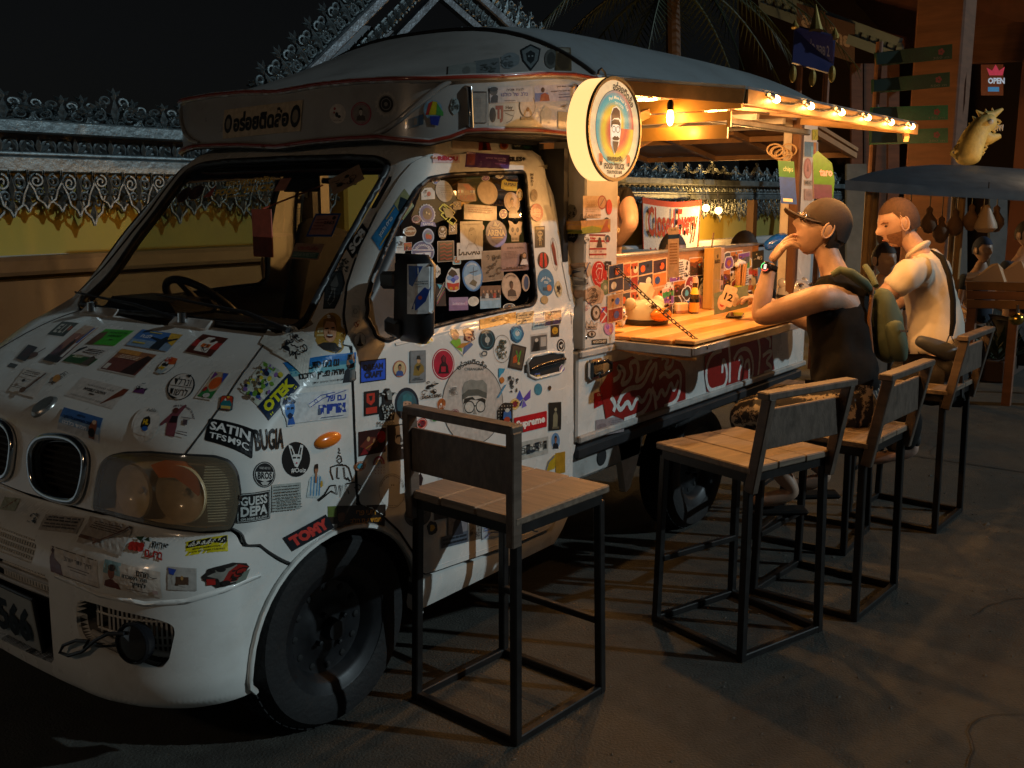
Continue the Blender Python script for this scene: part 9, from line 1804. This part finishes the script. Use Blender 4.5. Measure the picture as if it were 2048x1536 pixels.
for (cx, cy, w, h, tx, lb) in ((1622, 55, 60, 80, 'ร้าน', 'small pale shop banner with Thai letters left of the blue street sign'), (1680, 78, 62, 78, 'ไทย', 'pale shop banner with Thai letters right of the blue street sign')):
    t = thing('shop_banner', lb, 'banner', (0, 0, 0)); free_print(cx, cy, 12.4, w, h, -18, 0, [('R', -1, -1, 1, 1, '#6a5450'), ('T', tx, 0, .1, 1.4, .8, '#c8b8b0', .05)], 'cloth', t)
ss = thing('street_sign', 'blue street name plate with white Thai lettering and gilded finials', 'street sign', atd(1628, 160, 8.5)); ss.location.z = 0
free_print(1628, 100, 8.5, 80, 76, -15, 2, [('R', -1, -1, 1, 1, '#2a3cb0'), ('T', 'ช้างหล่อ ซอย 2', 0, .2, 1.6, .7, '#b8c4e8', .02), ('T', 'Changlor Soi 2', .1, -.5, 1.1, .24, '#b8c4dc', .02)], 'plate', ss)
quad([(1588, 52, 8.52), (1669, 73, 8.52), (1664, 150, 8.52), (1583, 127, 8.52)], 'backing', mat('navy_steel', (.02, .03, .16), .5), ss, .03)
GOLD = mat('dull_gold', (.30, .22, .05), .5, metal=.4, noise=.3)
for px_, top_, bot_ in ((1632, 8, 62), (1670, 55, 78), (1590, 40, 56)): MB().tube([atd(px_, bot_, 8.45), atd(px_, (bot_ + top_) / 2 + 6, 8.45), atd(px_, top_, 8.45)], [.06 if bot_ - top_ > 40 else .03, .035, .003], n=10).build('finial', GOLD, ss, wc=True)
for px_ in (1600, 1655): MB().tube([atd(px_, 120, 8.56), V3((atd(px_, 120, 8.56).x, atd(px_, 120, 8.56).y, 0))], .03, n=8).build('post', M_TIM, ss, wc=True)
for px_ in (1586, 1625, 1664): leafm = MB(); leafm.ball(atd(px_, 148 + (px_ == 1625) * 8, 8.45), (.03, .03, .07), 10, 8); leafm.build('pendant', GOLD, ss, wc=True)
gs = thing('direction_signs', 'stack of four green direction boards with pink flower emblems', 'signpost', atd(1760, 300, 9.6)); gs.location.z = 0
for k, (y0, y1, x0, x1) in enumerate(((118, 104, 1748, 1905), (172, 160, 1742, 1900), (228, 226, 1740, 1896), (274, 272, 1738, 1896))):
    cx, cy = (x0 + x1) / 2, (y0 + y1) / 2; ru = math.degrees(atan2(y0 - y1, x1 - x0)) + 1; pr = ['#1a5440', '#1a5440', '#249068', '#247a58'][k]
    free_print(cx, cy, 9.6, x1 - x0, 29, ru, 0, [('R', -1, -1, 1, 1, pr), ('R', -.95, -.6, -.3, .6, '#1c3026')] + lines(-.9, -.35, -.5, .5, 3, '#4a5a50', k, .4) + [('E', .72 + .05 * cos(i * 1.257), .1 + .28 * sin(i * 1.257), .035, .2, '#9a4a54') for i in range(5)] + [('T', ['350 m', '500 m', '150 m', '200 m'][k], .72, -.68, .4, .3, '#7a8a80')], 'board', gs)
    MB().bar(atd(x0 + 4, y0, 9.66), atd(x1 - 4, y1, 9.66), .05, .11).build('board_backing', mat('dark_green_steel', (.012, .04, .03), .5), gs, wc=True)
p = atd(1752, 200, 9.75); MB().tube([(p.x, p.y, 0), (p.x, p.y, 3.0)], .035, n=10).build('pole', M_TIM, gs, wc=True)
nn = thing('neon_sign', 'small lit shop sign with a pink crown and white and blue bars', 'lit sign', atd(1990, 160, 10.2)); 
free_print(1990, 160, 10.0, 56, 62, 0, 0, [('R', -1, -1, .6, 1, '#5a2410'), ('P', [(-.4, .3), (-.6, .8), (-.2, .6), (.05, 1), (.3, .6), (.7, .85), (.55, .3)], '#d0405a'), ('T', 'OPEN', .1, -.05, 1.2, .4, '#c8d8e8', .05), ('R', -.5, -.75, .3, -.45, '#3a8ac0')], 'panel', nn, mt=print_mat('neon_print', .3, emit=.5))
# ---- food cart
D0 = 7.6; kt = thing('food_cart', 'wooden food cart under a grey fabric canopy at the right edge', 'food cart', atd(1985, 700, D0)); kt.location.z = 0
mb = MB(); top_ = [(1690, 362), (1740, 345), (1800, 334), (1870, 329), (1950, 331), (2048, 338), (2130, 345)]; bot_ = [(1690, 368), (1745, 372), (1800, 376), (1870, 380), (1950, 384), (2048, 390), (2130, 396)]
vs = [atd(x, y, D0 + .55) for x, y in top_] + [atd(x, y - 8, D0 - .35) for x, y in bot_] + [atd(x, y + 12, D0 - .36) for x, y in bot_]; n = 7
mb.add(vs, [(i, i + 1, i + 1 + n, i + n) for i in range(6)] + [(n + i, n + i + 1, 2 * n + i + 1, 2 * n + i) for i in range(6)]); mb.build('canopy', mat('grey_canopy', (.06, .075, .095), .5, noise=.2, bump=.3, bscale=6), kt, sm=60, wc=True)
M_BAM = mat('bamboo', (.30, .18, .06), .55, noise=.25, nscale=8)
for px_, D in ((1738, D0), (1925, D0 - .2), (1752, D0 + .4), (1912, D0 + .5), (2100, D0)): a = atd(px_, 380, D); MB().tube([(a.x, a.y, a.z), (a.x, a.y, 0)], .028, n=8).build('canopy_post', M_BAM, kt, wc=True)
for y0, y1, mt_ in ((566, 580, M_BAM), (582, 598, M_TIM), (600, 616, M_BAM)): quad([(1932, y0, D0 - .3), (2120, y0 + 4, D0 - .5), (2120, y1 + 5, D0 - .5), (1932, y1, D0 - .3)], 'front_board', mt_ if mt_ is M_TIM else mat('cart_wood', (.20, .10, .04), .6, noise=.3), kt, .03)
quad([(1930, 563, D0 - .3), (2120, 567, D0 - .5), (2120, 545, D0 + .4), (1935, 545, D0 + .5)], 'table_top', mat('cart_wood'), kt, .03)
for px_ in (1945, 2030, 2110): a = atd(px_, 612, D0 - .3); MB().bar((a.x, a.y, a.z), (a.x, a.y, 0), .06).build('leg', M_TIM, kt, wc=True)
for k in range(9):
    x = 1770 + k * 29 + RND.uniform(-6, 6); a = atd(x, 384, D0 - .25); L = RND.uniform(.06, .2); t = thing('hanging_gourd' if k % 2 else 'hanging_basket', ('dried gourd' if k % 2 else 'woven basket') + ' hanging under the cart canopy, %s of nine from the left' % 'first second third fourth fifth sixth seventh eighth ninth'.split()[k], 'gourd' if k % 2 else 'basket', a, 0, 'dried things hanging under the cart canopy')
    MB().tube([(0, 0, .03), (0, 0, -L)], .004, n=4).build('cord', M_BLK, t); MB().lathe([(.004, -L), (.025, -L - .02), (.02, -L - .05), (.055, -L - .10), (.06, -L - .14), (.03, -L - .19), (0, -L - .2)][::-1], n=12).build('body', mat('dried_brown', (.16, .09, .045), .8, noise=.4), t, sm=60)
t = thing('bell_lamp', 'pale bell-shaped lamp shade hanging under the cart canopy', 'lamp shade', atd(1974, 420, D0 - .3)); MB().lathe([(.0, .04), (.02, .03), (.03, .0), (.075, -.10), (.08, -.13), (.05, -.16), (0, -.165)][::-1], n=20).build('shade', mat('frosted_shade', (.45, .32, .20), .5), t, sm=50); MB().tube([(0, 0, .04), (0, 0, .2)], .006, n=5).build('flex', M_BLK, t)
lamp(atd(2160, 330, 7.4), 15, .15, (1, .6, .3))  # warm fill added off the right edge for the cart, no fixture there
for k, (px_, py_, w_, colr) in enumerate(((1985, 560, .16, '#b89a78'), (2030, 560, .18, '#a88868'), (1962, 567, .08, '#8a9a6a'), (2010, 566, .08, '#9a8a6a'))):
    t = thing('food_parcel', ('pale folded paper food parcel on the cart, left', 'large pale folded paper food parcel on the cart, right', 'small green leaf parcel at the left end of the cart', 'small green leaf parcel between the paper parcels')[k], 'food parcel', atd(px_, py_, D0 - .2)); w = w_
    MB().add([(-w, -w * .7, 0), (w, -w * .7, 0), (w, w * .7, 0), (-w, w * .7, 0), (-w * .2, -w * .2, w * .8), (w * .5, w * .2, w * .7)], [(0, 1, 4), (1, 5, 4), (1, 2, 5), (2, 3, 5), (3, 4, 5), (3, 0, 4), (0, 3, 2, 1)]).build('paper', mat('parcel_' + str(k), srgb(colr), .7), t)
bust(2052, 470, D0 + .9, 'v', 'vendor in dark clothes behind the food cart at the right edge', mat('navy_cloth', (.02, .03, .05), .9), mat('dark_hair'), SKN1)
bust(1965, 500, D0 + 1.6, 'w', 'seated person in a navy cap beyond the food cart', mat('navy_cloth'), mat('navy_cap', (.015, .025, .06), .8), SKN1, cap=1)
bust(1768, 520, 7.2, 'z', 'person in dark clothes behind the bearded man, mostly hidden', mat('navy_cloth'), mat('dark_hair'), SKN1)
t = thing('cart_bell', 'brass bell on the cart front', 'bell', atd(2033, 638, D0 - .55)); MB().ball((0, 0, 0), (.05, .05, .045), 16, 10).build('dome', mat('brass', (.6, .4, .08), .25, metal=1), t, sm=80); MB().tube([(0, 0, .04), (0, 0, .10)], .008, n=6).build('stem', M_BLK, t)
t = thing('kerb_planter', 'low brown planter with dark leaves at the foot of the food cart', 'planter', atz(1990, 745, 0)); MB().box((.2, 0, .09), (1.5, .35, .18), bev=.01).build('trough', mat('brown_trough', (.05, .028, .018), .8), t); mb = MB()
for k in range(260):
    p = V3((RND.uniform(-.5, .9), RND.uniform(-.15, .15), .16)); d = V3((RND.uniform(-1, 1), RND.uniform(-1, 1), RND.uniform(.4, 1.4))).normalized(); s = d.cross(V3((0, 0, 1))).normalized() * .025; L = RND.uniform(.15, .42); mb.add([p, p + d * L * .5 + s, p + d * L, p + d * L * .5 - s], [(0, 1, 2, 3)])
tag(mb.build('leaves', M_LF, t), kind='stuff')
# ---- yellow dragon on the canopy
M_DR = mat('yellow_dragon', (.62, .47, .14), .6, noise=.25, nscale=20, bump=.3, bscale=40)
dg = thing('dragon_figure', 'yellow woven dragon figure with open mouth standing above the canopy', 'dragon sculpture', atd(1955, 320, 8.2)); A3 = lambda x, y: atd(x, y, 8.2)
P = [(A3(1935, 332), .10), (A3(1935, 305), .12), (A3(1945, 280), .11), (A3(1958, 256), .095), (A3(1975, 244), .085), (A3(1992, 240), .055)]; sk_obj('body', P, [(i, i + 1) for i in range(5)], M_DR, dg)
MB().tube([A3(1960, 268), A3(1982, 278), A3(2000, 272)], [.06, .045, .02], n=10).build('lower_jaw', M_DR, dg, sm=60, wc=True); MB().tube([A3(1972, 235), A3(1990, 228), A3(2005, 218)], [.05, .03, .012], n=8).build('snout', M_DR, dg, sm=60, wc=True)
for i in range(8): t = i / 7; MB().tube([A3(1965 - 45 * t, 232 + 85 * t), A3(1952 - 52 * t, 220 + 88 * t)], [.03, .004], n=6).build('spine', M_DR, dg, wc=True)
for x, y in ((1975, 218), (1988, 216)): MB().tube([A3(x, 232), A3(x - 4, y)], [.02, .004], n=6).build('horn', M_DR, dg, wc=True)
for i in range(5): MB().tube([A3(1984 + 5 * i, 250 + (i % 2)), A3(1985 + 5 * i, 262)], [.014, .002], n=5).build('tooth', mat('tooth_white', (.5, .5, .5), .5), dg, wc=True)
MB().ball(A3(1972, 245) + V3((-.07, -.05, 0)), .022).build('eye', mat('tooth_white'), dg, sm=80, wc=True)
for i in range(7): c3 = P[1][0].lerp(P[4][0], i / 6); MB().tube([c3 + (RGT * cos(a_) + V3((0, 0, 1)) * sin(a_) * .25) * (.136 - .005 * i) - FWD * .1 * abs(cos(a_ / 2)) * 0 for a_ in [2 * pi * j / 16 for j in range(16)]], .010, n=5, closed=True).build('body_ring', M_DR, dg, sm=60, wc=True)
